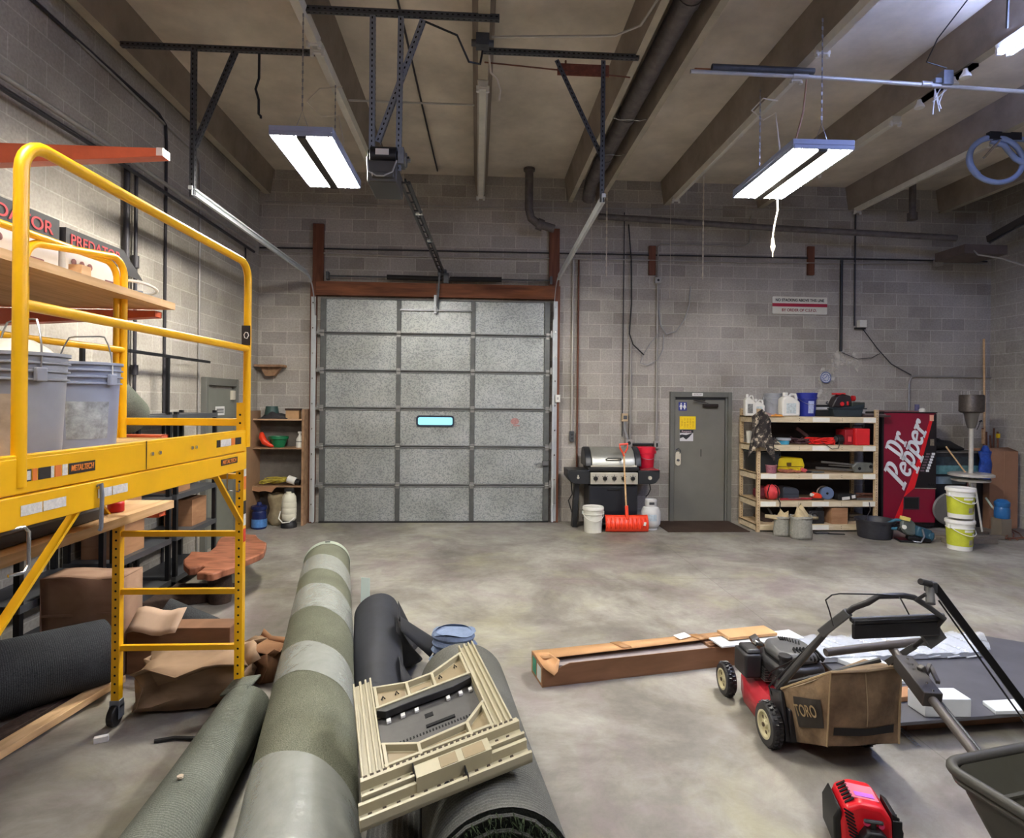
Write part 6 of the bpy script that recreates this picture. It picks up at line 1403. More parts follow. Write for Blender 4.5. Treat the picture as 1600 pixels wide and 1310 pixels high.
# bottom tier
blob('engine_block', 'black engine block on the bottom tier of the rack', 'engine', on_shelf(1272, 0, 9.12), [('block', mat('engine_dark', (46, 44, 46), .5, .3, vary=.4, vs=18), lambda b: (b.obox((0, 0, .10), (.24, .2, .2)), b.cyl((-.05, -.12, .12), (-.05, -.10, .12), .07, n=16), b.obox((.05, 0, .23), (.14, .14, .08), (0, .3, .2)), b.cyl((-.12, .0, .22), (.0, .0, .24), .045, n=12)), .01), ('fitting', steel, lambda b: (b.cyl((-.05, -.125, .12), (-.05, -.12, .12), .03, n=12), b.obox((.04, -.1, .26), (.06, .02, .02))), 0)])
blob('open_carton', 'small open brown carton on the bottom tier of the rack', 'box', on_shelf(1306, 0, 9.12), [('carton', card, lambda b: b.box(-.13, .13, -.12, .12, 0, .25), .003), ('flap', cardd, lambda b: (b.add([(-.13, .12, .25), (.13, .12, .25), (.17, .16, .33), (-.10, .16, .33)], [(0,1,2,3)]), b.add([(-.13, -.12, .25), (-.13, .12, .25), (-.22, .12, .32), (-.22, -.12, .32)], [(0,1,2,3)])), 0)])
blob('curved_tool', 'pale curved metal piece at the left of the bottom tier', 'tool', on_shelf(1203, 0, 9.25), [('blade', steel, lambda b: b.tube([(-.02, 0, .2), (.02, 0, .14), (.06, 0, .05), (.1, 0, .02)], [.015, .02, .02, .01], 8), 0), ('sheath', bark, lambda b: b.obox((-.1, .0, .06), (.25, .15, .12), (0, .5, 0)), .01)])
blob('low_block', 'low grey block at the right of the open carton, bottom tier', 'block', on_shelf(1333, 0, 9.35), [('block', mat('grey_wood_block', (112, 102, 88), .8), lambda b: b.box(-.12, .12, -.1, .1, 0, .1), .004), ('groove', hole, lambda b: b.box(-.12, .12, -.101, -.1, .045, .055), 0)])
# burlap plant sacks
burl = mat('grey_burlap', (146, 144, 134), .95, vary=.22, vs=40, bump=.7, bs=60); burl2 = mat('tan_burlap', (182, 164, 128), .95, vary=.15, vs=20)
def sack(label, loc, r, h, rz, sp):
    t = thing('burlap_sack', label, 'sack', loc, rz)
    MB().grid(lambda u, v: ((r*(1+.05*math.sin(4*math.pi*u)+.05*math.sin(7*v)))*math.cos(6.2832*u), (r*.85*(1+.04*math.sin(6*math.pi*u)))*math.sin(6.2832*u), h*v+.008*math.sin(20*u)), 26, 8).build('sack_body', burl, t, thick=.004)
    MB().lathe([(.001, h-.02), (r*.8, h-.02), (r*.95, h-.03)], n=18).build('soil', bark, t)
    b = MB()
    for (dx, dy, dz) in sp:
        b.grid(lambda u, v: ((1-u)*(r*.75*math.cos(6.28*v+dx*3))+u*dx, (1-u)*(r*.6*math.sin(6.28*v))+u*dy, h-.03+u*dz+.02*math.sin(8*v)), 4, 10)
    b.build('gathered_top', burl2, t, thick=.004); return t
sack('smaller grey burlap sack on the floor behind the bigger one, in front of the rack', (4.58, 8.76, 0), .12, .29, 0, [(-.26, 0, .03), (.0, .05, .11), (.1, .0, .09)])
sack('bigger grey burlap sack on the floor in front of the rack', (4.78, 8.58, 0), .165, .33, .2, [(-.08, 0, .14), (.02, .04, .19), (.30, .0, -.02)])
blob('metal_strip', 'flat grey metal strip on the floor under the front of the rack', 'strip', (5.25, 8.86, 0), [('strip', dsteel, lambda b: b.obox((0, 0, .012), (.22, .08, .022), (0, 0, .1)), 0), ('tip', hole, lambda b: b.obox((.2, -.06, .008), (.24, .03, .012), (0, 0, -.2)), 0)])
t = thing('black_tub', 'large round black tub on the floor at the right front of the rack', 'tub', (5.93, 8.62, 0))
MB().lathe([(.001, .01), (.21, .01), (.215, 0), (.225, .01), (.25, .24), (.27, .24), (.275, .275), (.262, .275), (.24, .25), (.21, .03), (.001, .03)], n=34).build('tub_body', mat('tub_black', (42, 42, 48), .5, vary=.25, vs=14), t)
for s_ in (-.28, .28):
    b = MB(); b.box(s_-.02, s_+.02, -.04, .04, .25, .27); b.build('tub_handle', mat('tub_black', (42, 42, 48), .5, vary=.25, vs=14), t)
pipe('cord', 'grey cord hanging from the rack into the black tub', 'cord', [W(1358, 785, 8.95), W(1360, 798, 8.9), W(1356, 805, 8.8), W(1352, 815, 8.7)], .007, cdk, 6)

# ---- vending machine
VA = Vector((6.46, 9.24, 0)); VB = Vector((7.30, 9.14, 0)); vd = (VB-VA); VW = vd.length; va = math.atan2(vd.y, vd.x)
v = thing('vending_machine', 'dark red soda vending machine with big white slanted lettering beside the rack', 'vending machine', VA, va)
maroon = mat('vending_maroon', (128, 14, 44), .3, vary=.05, vs=3); vred = mat('vending_red', (222, 24, 36), .35); vdark = mat('vending_dark', (20, 16, 22), .35)
VH = 1.86
MB().box(0, VW, .04, .52, .04, VH).build('cabinet', vdark, v, bevel=.01)
MB().box(.012, VW-.012, 0, .04, .10, VH-.015).build('front_door', maroon, v, bevel=.012)
b = MB(); b.box(.0, .03, -.002, .03, .10, VH-.01); b.box(0, VW, -.002, .03, VH-.02, VH); b.box(.04, VW-.04, .06, .5, 0, .04); b.build('door_edge', vdark, v)
MB().prism([(.36, .10), (.49, .10), (.79, VH-.05), (.70, VH-.05)], -.004, 0).build('red_stripe', vred, v) if False else None
sw_ = VW/.787
def VP_(x, z): return (x*VW, z*VH)
b = MB(); b.prism([VP_(.27, .14), VP_(.38, .14), VP_(.62, .48), VP_(.87, .965), VP_(.84, .965), VP_(.60, .60), VP_(.42, .34)], -.004, .0)
b = MB(); b.prism([VP_(.24, .08), VP_(.37, .08), VP_(.43, .28), VP_(.60, .35), VP_(.935, .92), VP_(.86, .93), VP_(.66, .60), VP_(.48, .36)], -.004, 0); b.build('red_stripe', vred, v)
b = MB(); b.prism([VP_(.60, .35), VP_(.985, .35), VP_(.985, .985), VP_(.945, .985), VP_(.62, .38)], -.006, 0); b.build('black_panel', vdark, v)
b = MB(); b.box(.60*VW, .985*VW, -.010, -.004, .346*VH, .352*VH); b.build('panel_trim', chrome, v)
b = MB()
for k in range(7): x = (.80+.017*k)*VW; z = (.49+.024*k)*VH; MB().box(x, x+.045, -.014, -.006, z, z+.036).build('selection_button', mat('button_white', (224, 224, 228), .4), v)
b = MB()
for k in range(7): x = (.70+.017*k)*VW; z = (.49+.024*k)*VH; b.box(x, x+.06, -.009, -.006, z+.004, z+.030)
b.build('selection_label', mat('button_label', (110, 90, 100), .5, vary=.5, vs=60), v)
b = MB(); b.box(.87*VW, .94*VW, -.012, -.006, .715*VH, .77*VH); b.build('coin_plate', mat('coin_plate', (146, 136, 120), .4, .5, vary=.4, vs=40), v)
b = MB(); b.box(.86*VW, .96*VW, -.012, -.006, .37*VH, .385*VH); b.build('coin_return', blackm, v)
b = MB(); b.box(.86*VW, .93*VW, -.010, -.003, .925*VH, .975*VH); b.build('price_card', mat('price_card', (238, 176, 150), .5), v)
b = MB(); b.box(.40*VW, .69*VW, -.006, 0, .165*VH, .275*VH); b.build('delivery_slot_frame', mat('slot_frame', (60, 40, 50), .4), v, bevel=.003)
b = MB(); b.box(.42*VW, .67*VW, -.008, -.005, .175*VH, .265*VH); b.build('delivery_slot', hole, v)
# hand drawn serif lettering, em units
def ell(cx, cy, rx, ry, a0, a1, n=14): return [(cx+rx*math.cos(R(a0+(a1-a0)*i/n)), cy+ry*math.sin(R(a0+(a1-a0)*i/n))) for i in range(n+1)]
def arc(b_, cx, cy, ro, ri, a0, a1, h0, h1, n=18, ky=1.0):
    for i in range(n):
        A, B_ = a0+(a1-a0)*i/n, a0+(a1-a0)*(i+1)/n
        b_.append([(cx+ro*math.cos(R(A)), cy+ro*ky*math.sin(R(A))), (cx+ro*math.cos(R(B_)), cy+ro*ky*math.sin(R(B_))), (cx+ri[0]*math.cos(R(B_)), cy+ri[1]*math.sin(R(B_))), (cx+ri[0]*math.cos(R(A)), cy+ri[1]*math.sin(R(A)))])
def glyph(ch):
    P = []
    if ch == 'D':
        P += [[(.10, 0), (.34, 0), (.34, 1), (.10, 1)], [(0, 0), (.42, 0), (.42, .10), (0, .10)], [(0, .90), (.42, .90), (.42, 1), (0, 1)]]
        arc(P, .38, .5, .46, (.20, .36), -90, 90, 0, 0, ky=.5/.46); w_ = .90
    elif ch == 'P':
        P += [[(.12, 0), (.36, 0), (.36, 1), (.12, 1)], [(0, 0), (.48, 0), (.48, .10), (0, .10)], [(0, .90), (.42, .90), (.42, 1), (0, 1)]]
        arc(P, .40, .72, .38, (.15, .16), -90, 90, 0, 0, ky=.28/.38); w_ = .80
    elif ch == 'r':
        P += [[(.10, 0), (.30, 0), (.30, .66), (.10, .66)], [(0, 0), (.40, 0), (.40, .09), (0, .09)], [(0, .57), (.3, .57), (.3, .66), (0, .66)]]
        arc(P, .46, .44, .24, (.10, .10), 60, 180, 0, 0); arc(P, .56, .56, .12, (.0, .0), 0, 360, 0, 0); w_ = .66
    elif ch == 'e':
        arc(P, .34, .33, .34, (.15, .20), 15, 320, 0, 0, 26); P += [[(.12, .28), (.60, .36), (.66, .46), (.12, .38)]]; w_ = .68
    elif ch == 'p':
        P += [[(.10, -.30), (.31, -.30), (.31, .66), (.10, .66)], [(0, -.30), (.42, -.30), (.42, -.21), (0, -.21)], [(0, .57), (.3, .57), (.3, .66), (0, .66)]]
        arc(P, .40, .33, .34, (.14, .20), -150, 150, 0, 0, 26); w_ = .76
    return P, w_
def word(b_, s, M2, track=.0):
    x = 0
    for ch in s:
        P, w_ = glyph(ch)
        for poly in P:
            vs = [M2 @ Vector((x+p[0], p[1], 0)) for p in poly]; k = len(vs)
            f_ = [v_+Vector((0, -.004, 0)) for v_ in vs]; b_.add(vs+f_, [list(range(k)), list(range(2*k-1, k-1, -1))]+[(i, (i+1) % k, (i+1) % k+k, i+k) for i in range(k)], False)
        x += w_+track
# rotation: lettering climbs to the upper right
def LM(ox, oz, ang, sx, sy, dep): return Matrix.Translation((ox, dep, oz)) @ FRONT @ Matrix.Rotation(R(ang), 4, 'Z') @ Matrix.Diagonal((sx, sy, 1, 1))
def AM(ox, oz, ex, ey, dep): return Matrix(((ex[0], ey[0], 0, ox), (0, 0, -1, dep), (ex[1], ey[1], 0, oz), (0, 0, 0, 1)))
vwht = mat('letter_white', (228, 232, 236), .4)
for nm, m, dd, gx_ in (('lettering', vwht, -.0085, 0),):
    kx = VW/.787
    b = MB(); word(b, 'Dr', AM(.275*kx, 1.10, (.062*kx, .218), (-.235*kx, .185), dd)); b.build(nm, m, v)
    b = MB(); word(b, 'P', AM(.317*kx, .605, (.0825*kx, .249), (-.29*kx, .325), dd)); word(b, 'epper', AM(.385*kx, .79, (.0825*kx, .249), (-.235*kx, .235), dd), -.06); b.build(nm, m, v)
t = thing('drink_can', 'small purple and white can on top of the vending machine', 'can', (7.10, 9.32, VH+.001)); MB().cyl((0, 0, 0), (0, 0, .12), .035, n=16).build('can', mat('can_purple', (86, 84, 122), .4, vary=.5, vs=50), t, bevel=.004); MB().lathe([(.001, 0), (.045, .0), (.05, .03), (.03, .06), (.001, .065)], (.04, -.06, 0), 12).build('white_cup', white, t)
b = MB(); b.box(-.28, .28, -.1, .1, 0, .018); o = b.build('flat_strip', mat('reddish_grey_strip', (132, 96, 92), .7)); o.location = (6.85, 9.4, VH+.001); o.rotation_euler = (0, 0, va); tag(o, 'flat reddish strip lying on top of the vending machine', 'strip')

# ---- patio heater
hs = mat('heater_steel', (208, 204, 194), .35, .25, vary=.12, vs=14); hd_ = mat('heater_mesh', (88, 80, 74), .5, .5, vary=.3, vs=40)
h_ = thing('patio_heater', 'tall steel patio heater with round table rings behind the stacked yellow buckets', 'heater', (7.68, 8.92, 0))
MB().lathe([(.135, 1.86), (.165, 1.88), (.165, 2.12), (.155, 2.14), (.15, 2.12), (.15, 1.89)], n=28, caps=False).build('burner_screen', hd_, h_)
MB().lathe([(.001, 1.86), (.10, 1.855), (.13, 1.87), (.09, 1.93), (.001, 1.94)], n=24).build('burner_base', mat('warm_brass', (206, 176, 128), .25, .8), h_)
b = MB()
for k in range(5): a = k*1.2566; b.cyl((.13*math.cos(a), .13*math.sin(a), 2.12), (.13*math.cos(a), .13*math.sin(a), 2.20), .004, n=5)
b.build('reflector_post', hs, h_)
MB().lathe([(.05, 1.62), (.07, 1.68), (.10, 1.84), (.12, 1.86), (.001, 1.86)], n=24).build('burner_neck', mat('heater_neck', (140, 136, 130), .35, .7), h_)
MB().cyl((0, 0, .74), (0, 0, 1.66), .032, n=18).build('pole', hs, h_, bevel=.001)
b = MB(); b.cyl((.08, -.06, 1.72), (.11, -.07, 1.74), .014, n=8); b.tube([(.05, -.05, 1.6), (.07, -.06, 1.66), (.09, -.06, 1.72)], .005, 5); b.build('igniter', blackm, h_)
b = MB(); b.lathe([(.001, .88), (.30, .88), (.30, .91), (.27, .925), (.20, .925), (.001, .92)], n=34); b.build('table_ring', hs, h_)
b = MB(); b.lathe([(.20, .805), (.25, .80), (.26, .82), (.22, .83), (.08, .84), (.001, .84)], n=34); b.lathe([(.001, .8), (.2, .805)], n=34); b.build('tank_cover_top', hs, h_)
MB().lathe([(.05, .66), (.07, .70), (.07, .78), (.001, .80)], n=20).build('collar', chrome, h_)
for a in (.6, 2.7, 4.8): MB().cyl((.2*math.cos(a), .2*math.sin(a), .05), (.08*math.cos(a), .08*math.sin(a), .7), .014, n=8).build('tripod_leg', hs, h_)
MB().lathe([(.001, 0), (.23, 0), (.23, .03), (.05, .06), (.001, .06)], n=28).build('base', mat('heater_neck', (140, 136, 130), .35, .7), h_)
# ---- stacked yellow buckets
yb = mat('bucket_white2', (226, 226, 218), .4); ylab = mat('lime_label', (184, 190, 52), .5, vary=.10, vs=14)
for k, lb_ in enumerate(('lower white pail with lime label of the two stacked pails right of the vending machine', 'upper white pail with lime label, stacked on the lower one')):
    z = .435*k
    t = bucket('pail', lb_, (6.65+.005*k, 7.90+.0*k, z), yb, h=.395, r0_=.142, r1_=.165, lid=white, rz=R(8-6*k), rr=1)
    f_ = lambda zz: .142+(.165-.142)*zz/.395+.0022
    b = MB(); b.grid(lambda u, v_: (f_(.06+.235*v_)*math.cos(6.2832*u), f_(.06+.235*v_)*math.sin(6.2832*u), .06+.235*v_), 30, 1); b.build('lime_wrap', ylab, t)
    for (a0, a1, z0, z1, m) in ((-118, -72, .255, .285, white), (-95, -72, .08, .15, mat('label_grey', (150, 146, 130), .6, vary=.3, vs=50)), (-70, -45, .10, .17, mat('label_olive', (140, 132, 60), .6, vary=.3, vs=50)), (-78, -50, .205, .235, white)):
        b = MB(); b.grid(lambda u, v_: ((f_(z0+(z1-z0)*v_)+.0015)*math.cos(R(a0+(a1-a0)*u)), (f_(z0+(z1-z0)*v_)+.0015)*math.sin(R(a0+(a1-a0)*u)), z0+(z1-z0)*v_), 8, 1); b.build('label_panel', m, t)
# ---- big case, glass fronted, with things on it
cs = thing('display_cooler', 'low dark cooler case with blue green glass front behind the patio heater', 'cooler', (7.62, 9.30, 0))
b = MB(); b.box(-.28, .60, .0, .48, .0, 1.20); b.build('case_body', mat('case_dark', (30, 32, 40), .4), cs, bevel=.01)
b = MB(); b.box(-.26, .58, -.012, .0, .86, 1.0); b.build('glass_band', mat('teal_glass', (92, 136, 142), .2, vary=.4, vs=10), cs)
b = MB(); b.box(-.26, .45, -.013, .0, 1.0, 1.14); b.build('glass_band', mat('dark_glass', (40, 52, 62), .15, vary=.5, vs=12), cs)
b = MB(); b.box(-.26, .30, -.016, .0, .70, .82); b.build('glass_band', mat('pale_blue_glass', (122, 140, 156), .25, vary=.25, vs=10), cs)
b = MB(); b.box(-.28, .60, -.02, .50, 1.20, 1.225); b.build('case_top', mat('case_top_grey', (96, 92, 88), .5), cs)
b = MB(); b.lathe([(.001, 0), (.32, 0), (.34, .02), (.32, .04), (.001, .04)], (0, 0, 0), 36, Matrix.Translation((.05, -.02, .33)) @ Matrix.Rotation(R(90), 4, 'X') @ Matrix.Scale(.8, 4, (0, 1, 0))); o = b.build('round_panel', mat('grey_round_panel', (104, 102, 98), .5, vary=.1)); o.location = (7.50, 9.15, .0); tag(o, 'big round grey panel leaning against the cooler behind the pails', 'panel')
t = thing('blue_bag', 'crumpled royal blue plastic pack at the right end of the cooler case', 'bag', (8.16, 9.20, .78))
MB().grid(lambda u, v_: ((.10+.012*math.sin(11*u+9*v_))*math.cos(6.2832*u), (.05+.01*math.sin(14*v_))*math.sin(6.2832*u), .46*v_), 20, 12).build('bag', mat('royal_blue_bag', (36, 74, 160), .3, vary=.5, vs=18), t, thick=.003)
MB().lathe([(.001, .46), (.07, .46), (.03, .55), (.001, .56)], n=12).build('bag_neck', mat('royal_blue_bag', (36, 74, 160), .3, vary=.5, vs=18), t)
t = thing('tool_bag', 'black tool bag slumped on top of the cooler next to the vending machine', 'bag', (7.62, 9.42, 1.226))
b = MB(); b.tube([(-.25, 0, .06), (-.1, 0, .10), (.1, 0, .09), (.22, -.02, .05), (.34, -.02, .03)], [.05, .09, .08, .05, .02], 12); b.build('bag', black, t); b = MB(); b.tube([(-.2, 0, .12), (-.1, 0, .2), (0, 0, .16)], .015, 6); b.build('strap', blackm, t)
b = MB(); b.box(0, .20, 0, .01, 0, .26); o = b.build('white_board', paper); o.location = (7.52, 9.79, 1.36); tag(o, 'white square sheet on the back wall above the cooler', 'paper')
t = thing('tall_cardboard_box', 'tall brown cardboard carton standing in the back right corner', 'box', (8.32, 9.18, 0))
MB().box(-.10, .38, .0, .40, 0, 1.24).build('carton', mat('kraft_brown', (152, 112, 86), .8, vary=.08, vs=4), t, bevel=.004)
MB().box(.14, .145, -.002, 0, 0, 1.24).build('carton_edge', mat('kraft_edge', (176, 134, 104), .8), t)
b = MB(); b.add([(-.10, 0, 1.24), (.38, 0, 1.24), (.30, .1, 1.30), (-.4, .1, 1.28)], [(0,1,2,3)]); b.build('top_flap', mat('kraft_brown', (152, 112, 86), .8, vary=.08, vs=4), t, thick=.004)
pipe('wooden_pole', 'tall wooden pole standing against the back right corner', 'pole', [(8.56, 9.64, .0), (8.54, 9.68, 3.1)], .016, lumber, 8)
t = thing('broom_bundle', 'cluster of short wooden tool handles standing on the tall carton', 'tools', (8.5, 9.45, 1.242))
b = MB()
for k in range(5): b.cyl((-.14+.06*k, .02*(k % 2), 0), (-.15+.065*k, .02, .36-.06*(k % 3)), .014, n=8)
b.build('handle', oldwood, t); b = MB(); b.box(-.17, -.14, -.01, .02, .1, .34); b.build('pale_handle', lumber, t); b = MB(); b.box(.08, .12, -.02, .02, .2, .27); b.build('yellow_head', yel, t)
# diagonal stick and cultivator
pipe('wooden_stick', 'slanted thin wooden stick leaning behind the patio heater', 'stick', [at(1478, 698, y=9.25), at(1511, 742, y=9.0)], .012, lumber, 8)
t = thing('cultivator', 'long handled garden cultivator leaning against the tall carton', 'garden tool', at(1576, 845, z=0))
o0 = Vector(t.location); tp = at(1540, 778, y=9.05)-o0; md = at(1573, 824, y=8.75)-o0
MB().cyl(tp, md, .013, n=8).build('handle', lumber, t); MB().cyl(tp, tp.lerp(md, .35), .015, n=8).build('worn_grip', mat('pale_green_grip', (176, 190, 178), .6), t)
b = MB()
for dx in (-.02, .10, .24): b.tube([md, md+Vector((dx*.6, -.06, -.08)), Vector((dx, .03, .04)), Vector((dx+.03, -.02, .01))], .009, 6)
b.bar((-.04, .0, .03), (.28, .04, .03), .03, .02); b.build('tines', rust, t)
t = thing('blue_bottle', 'blue propane cylinder on a ledge behind the pails', 'bottle', (7.92, 8.62, 0))
MB().lathe([(.001, .28), (.09, .28), (.10, .30), (.10, .42), (.09, .45), (.10, .47), (.10, .52), (.06, .56), (.001, .57)], n=22).build('cylinder', mat('bottle_blue', (40, 100, 156), .35, vary=.15), t); MB().box(-.09, .07, -.09, .09, 0, .28).build('stand', mat('grey_wood_block', (112, 102, 88), .8), t)
# low boards behind pails
b = MB(); b.box(-.45, .65, -.12, .0, 0, .05); b.box(-.45, .30, -.36, -.22, 0, .07); o = b.build('low_pallet', mat('dusty_boards', (128, 118, 106), .8, vary=.2), bevel=.006); o.location = (7.15, 8.52, 0); tag(o, 'low dusty boards on the floor behind the stacked pails', 'boards')
# ---- circular saw / chop saw
cp = at(1420, 846, z=0)
t = thing('cutoff_saw', 'teal and grey cut off saw on the floor in front of the vending machine', 'power saw', (cp.x, cp.y, 0), R(-15))
teal = mat('tool_teal', (54, 104, 122), .4, vary=.15); tg = mat('tool_grey', (92, 98, 92), .45, vary=.2)
MB().lathe([(.001, -.02), (.11, -.02), (.13, 0), (.13, .03), (.11, .05), (.001, .05)], (0, 0, 0), 26, Matrix.Translation((-.02, .0, .20)) @ Matrix.Rotation(R(-38), 4, 'Z') @ Matrix.Rotation(R(62), 4, 'Y') @ Matrix.Rotation(R(20), 4, 'X')).build('blade_guard', tg, t)
b = MB(); b.obox((.16, .0, .14), (.20, .16, .14), (0, .3, .1)); b.cyl((.22, -.02, .10), (.30, -.03, .08), .07, n=16); b.build('motor_housing', mat('teal_dark', (42, 78, 96), .4, vary=.2), t, bevel=.02)
b = MB(); b.obox((-.02, .0, .13), (.30, .12, .09), (0, .5, 0)); b.build('arm', black, t, bevel=.015)
MB().tube([(-.05, .0, .30), (-.18, 0, .30), (-.28, 0, .24), (-.28, 0, .18), (-.18, 0, .17), (-.08, 0, .2)], .022, 8).build('rear_handle', teal, t)
MB().tube([(.0, -.1, .02), (.10, -.14, .02), (.15, -.12, .10), (.14, -.08, .20)], .014, 8).build('front_bail', steel, t)
b = MB(); b.obox((-.06, -.02, .33), (.12, .06, .05), (0, .2, 0)); b.build('warning_label', mat('pale_yellow_label', (222, 206, 110), .5), t)
b = MB(); b.cyl((-.10, -.09, .22), (-.10, -.11, .22), .03, n=12); b.build('cap', white, t)
b = MB(); b.box(-.16, .12, -.12, .1, 0, .03); b.obox((.10, -.05, .05), (.3, .1, .05), (0, .1, 0)); b.build('base_plate', blackm, t, bevel=.008)
# ================================================================ RIGHT FOREGROUND
# ---- long carton
A = Vector((.47, 4.13, 0)); Bv = Vector((2.32, 4.50, 0)); d_ = Bv-A; Lb = d_.length; ang = math.atan2(d_.y, d_.x)
t = thing('long_carton', 'long torn brown carton lying on the floor in front of the lawn mower', 'box', A, ang)
BWd, BH = .26, .15
MB().box(0, Lb, 0, BWd, 0, .006).build('carton_bottom', card, t)
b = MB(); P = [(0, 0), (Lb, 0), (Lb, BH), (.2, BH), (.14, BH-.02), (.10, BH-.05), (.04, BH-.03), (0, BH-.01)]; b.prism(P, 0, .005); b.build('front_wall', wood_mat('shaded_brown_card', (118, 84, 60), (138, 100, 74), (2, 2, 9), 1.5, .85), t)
b = MB(); b.box(0, Lb, BWd-.005, BWd, 0, BH); b.box(Lb-.005, Lb, 0, BWd, 0, BH); b.build('rear_wall', card, t)
b = MB(); b.box(0, .005, 0, BWd, 0, BH); so_ = b.build('end_wall', card, t)
b = MB(); b.box(-.001, 0, .14, .23, .02, .13); b.mi = 1; b.box(-.001, 0, .03, .12, .02, .12); b.build('end_label', [mat('green_label', (46, 140, 110), .6), mat('pale_label', (190, 200, 196), .6)], so_)
b = MB(); b.add([(0, BWd, BH), (1.60, BWd, BH), (1.60, BWd-.12, BH+.012), (.9, BWd-.15, BH+.012), (.04, BWd-.17, BH+.01)], [(0,1,2,3,4)]); b.mi = 1; b.add([(.62, BWd-.001, BH+.002), (.70, BWd-.001, BH+.002), (.73, BWd-.142, BH+.014), (.66, BWd-.146, BH+.014)], [(0,1,2,3)]); b.add([(1.28, BWd-.001, BH+.002), (1.36, BWd-.001, BH+.002), (1.38, BWd-.13, BH+.014), (1.30, BWd-.134, BH+.014)], [(0,1,2,3)])
b.build('top_flap', [wood_mat('light_flap_card', (182, 140, 98), (200, 156, 112), (2, 2, 9), 1.5, .85), mat('packing_tape', (172, 128, 84), .4)], t, thick=.004)
b = MB(); b.add([(0, 0, BH), (.0, .20, BH+.012), (.10, .17, BH+.014), (.14, .04, BH+.012), (.10, -.04, BH-.03), (.07, -.05, BH-.05), (.02, -.01, BH-.02)], [(0,1,2,3,4,5,6)]); b.build('torn_flap', mat('torn_light_card', (196, 148, 102), .8, vary=.08), t, thick=.004)
b = MB(); b.box(.1, 1.55, .03, BWd-.03, .02, BH-.025); b.build('foam_filling', mat('grey_foam', (150, 140, 138), .8, vary=.12), t)
b = MB(); b.obox((1.20, BWd-.05, BH+.02), (.12, .07, .004), (.1, 0, .3)); b.build('shipping_paper', paper, t)
b = MB(); b.box(1.34, 1.42, .05, .2, BH-.03, BH-.005); b.build('inner_block', cardd, t)
b = MB(); b.box(0, .72, 0, .17, 0, .014); o = b.build('foam_sheet', mat('foam_white', (216, 222, 226), .6, vary=.04), bevel=.003); q = at(1128, 1012, z=.175); o.location = (q.x, q.y, .168); o.rotation_euler = (0, 0, ang); tag(o, 'white foam sheet lying on the long carton behind the mower wheel', 'foam')
b = MB(); b.box(0, .42, 0, .16, 0, .02); o = b.build('card_strip', wood_mat('light_flap_card2', (186, 146, 104), (204, 162, 118), (2, 2, 9), 1.5, .85)); q = at(1150, 999, z=.2); o.location = (q.x-.05, q.y+.0, .190); o.rotation_euler = (0, 0, ang); tag(o, 'light brown card strip on the far end of the long carton', 'cardboard')
# ---- dark board on low carton
K = [Vector((2.44, 3.36, 0)), Vector((5.0, 3.60, 0)), Vector((4.55, 4.30, 0)), Vector((4.10, 4.60, 0)), Vector((2.52, 4.44, 0))]
o0 = Vector((2.6, 3.4, 0))
b = MB(); b.prism([(k.x-o0.x, k.y-o0.y) for k in K], 0, .022, 'xy'); o = b.build('dark_board', mat('slate_board', (84, 84, 90), .5, vary=.18, vs=3), bevel=.003); o.location = (o0.x, o0.y, .104); tag(o, 'big slate grey board lying flat behind the mower at the right edge', 'board')
b = MB(); b.box(0, 2.2, 0, .85, 0, .10); o = b.build('low_carton', cardd, bevel=.004); o.location = (2.62, 3.50, 0); o.rotation_euler = (0, 0, R(5)); tag(o, 'low brown carton under the slate grey board', 'box')
def flat(name, label, cat, pxs, z0, z1, m, bev=.004):
    P = [at(px, py, z=z1) for px, py in pxs]; c = P[0]
    b = MB(); b.prism([(p.x-c.x, p.y-c.y) for p in P], 0, z1-z0, 'xy'); o = b.build(name, m, bevel=bev); o.location = (c.x, c.y, z0); return tag(o, label, cat)
foam = mat('foam_white', (216, 222, 226), .6, vary=.04)
fb = flat('foam_block', 'thick white foam block standing on the slate board behind the mower bag', 'foam', [(1446, 1093), (1518, 1093), (1490, 1075), (1418, 1075)], .128, .235, foam, .004)
flat('foam_sheet', 'thin white foam slab on the slate board at the right edge', 'foam', [(1556, 1111), (1640, 1109), (1625, 1090), (1535, 1095)], .127, .152, foam)
flat('foam_sheet', 'white foam slab on the slate board between the mower handles', 'foam', [(1376, 1052), (1408, 1050), (1362, 1022), (1300, 1026)], .127, .16, foam)
flat('foam_sheet', 'small white foam piece on the slate board right of the mower bag top', 'foam', [(1408, 1064), (1424, 1064), (1410, 1052), (1400, 1053)], .127, .15, foam)
flat('card_slab', 'light brown card slab on the slate board right of the mower bag', 'cardboard', [(1405, 1090), (1424, 1088), (1418, 1072), (1404, 1074)], .127, .16, card)
# plastic wrapped panel
wr = mat('wrapped_panel_white', (196, 202, 212), .35, vary=.10, vs=5); 
q0, q1, q2, q3 = [at(px, py, z=.17) for px, py in ((1225, 1030), (1540, 1018), (1528, 990), (1225, 998))]
t = thing('wrapped_panel', 'long white panel wrapped in wrinkled clear plastic behind the mower handle', 'panel', q0)
b = MB(); b.prism([(p.x-q0.x, p.y-q0.y) for p in (q0, q1, q2, q3)], -.04, 0, 'xy'); b.build('panel', wr, t, bevel=.004)
def wrp(u, v):
    p = q0.lerp(q1, u*1.03); p2 = q3.lerp(q2, u*1.03); p = p.lerp(p2, v*1.12-.06)
    return (p.x-q0.x, p.y-q0.y, .006+.009*math.sin(40*u+6*v)*math.sin(9*v+14*u)+.006*math.sin(90*u+20*v))
MB().grid(wrp, 70, 12).build('plastic_wrap', mat('crinkled_clear_plastic', (215, 220, 228), .12, alpha=.45, spec=.9), t)
b = MB()
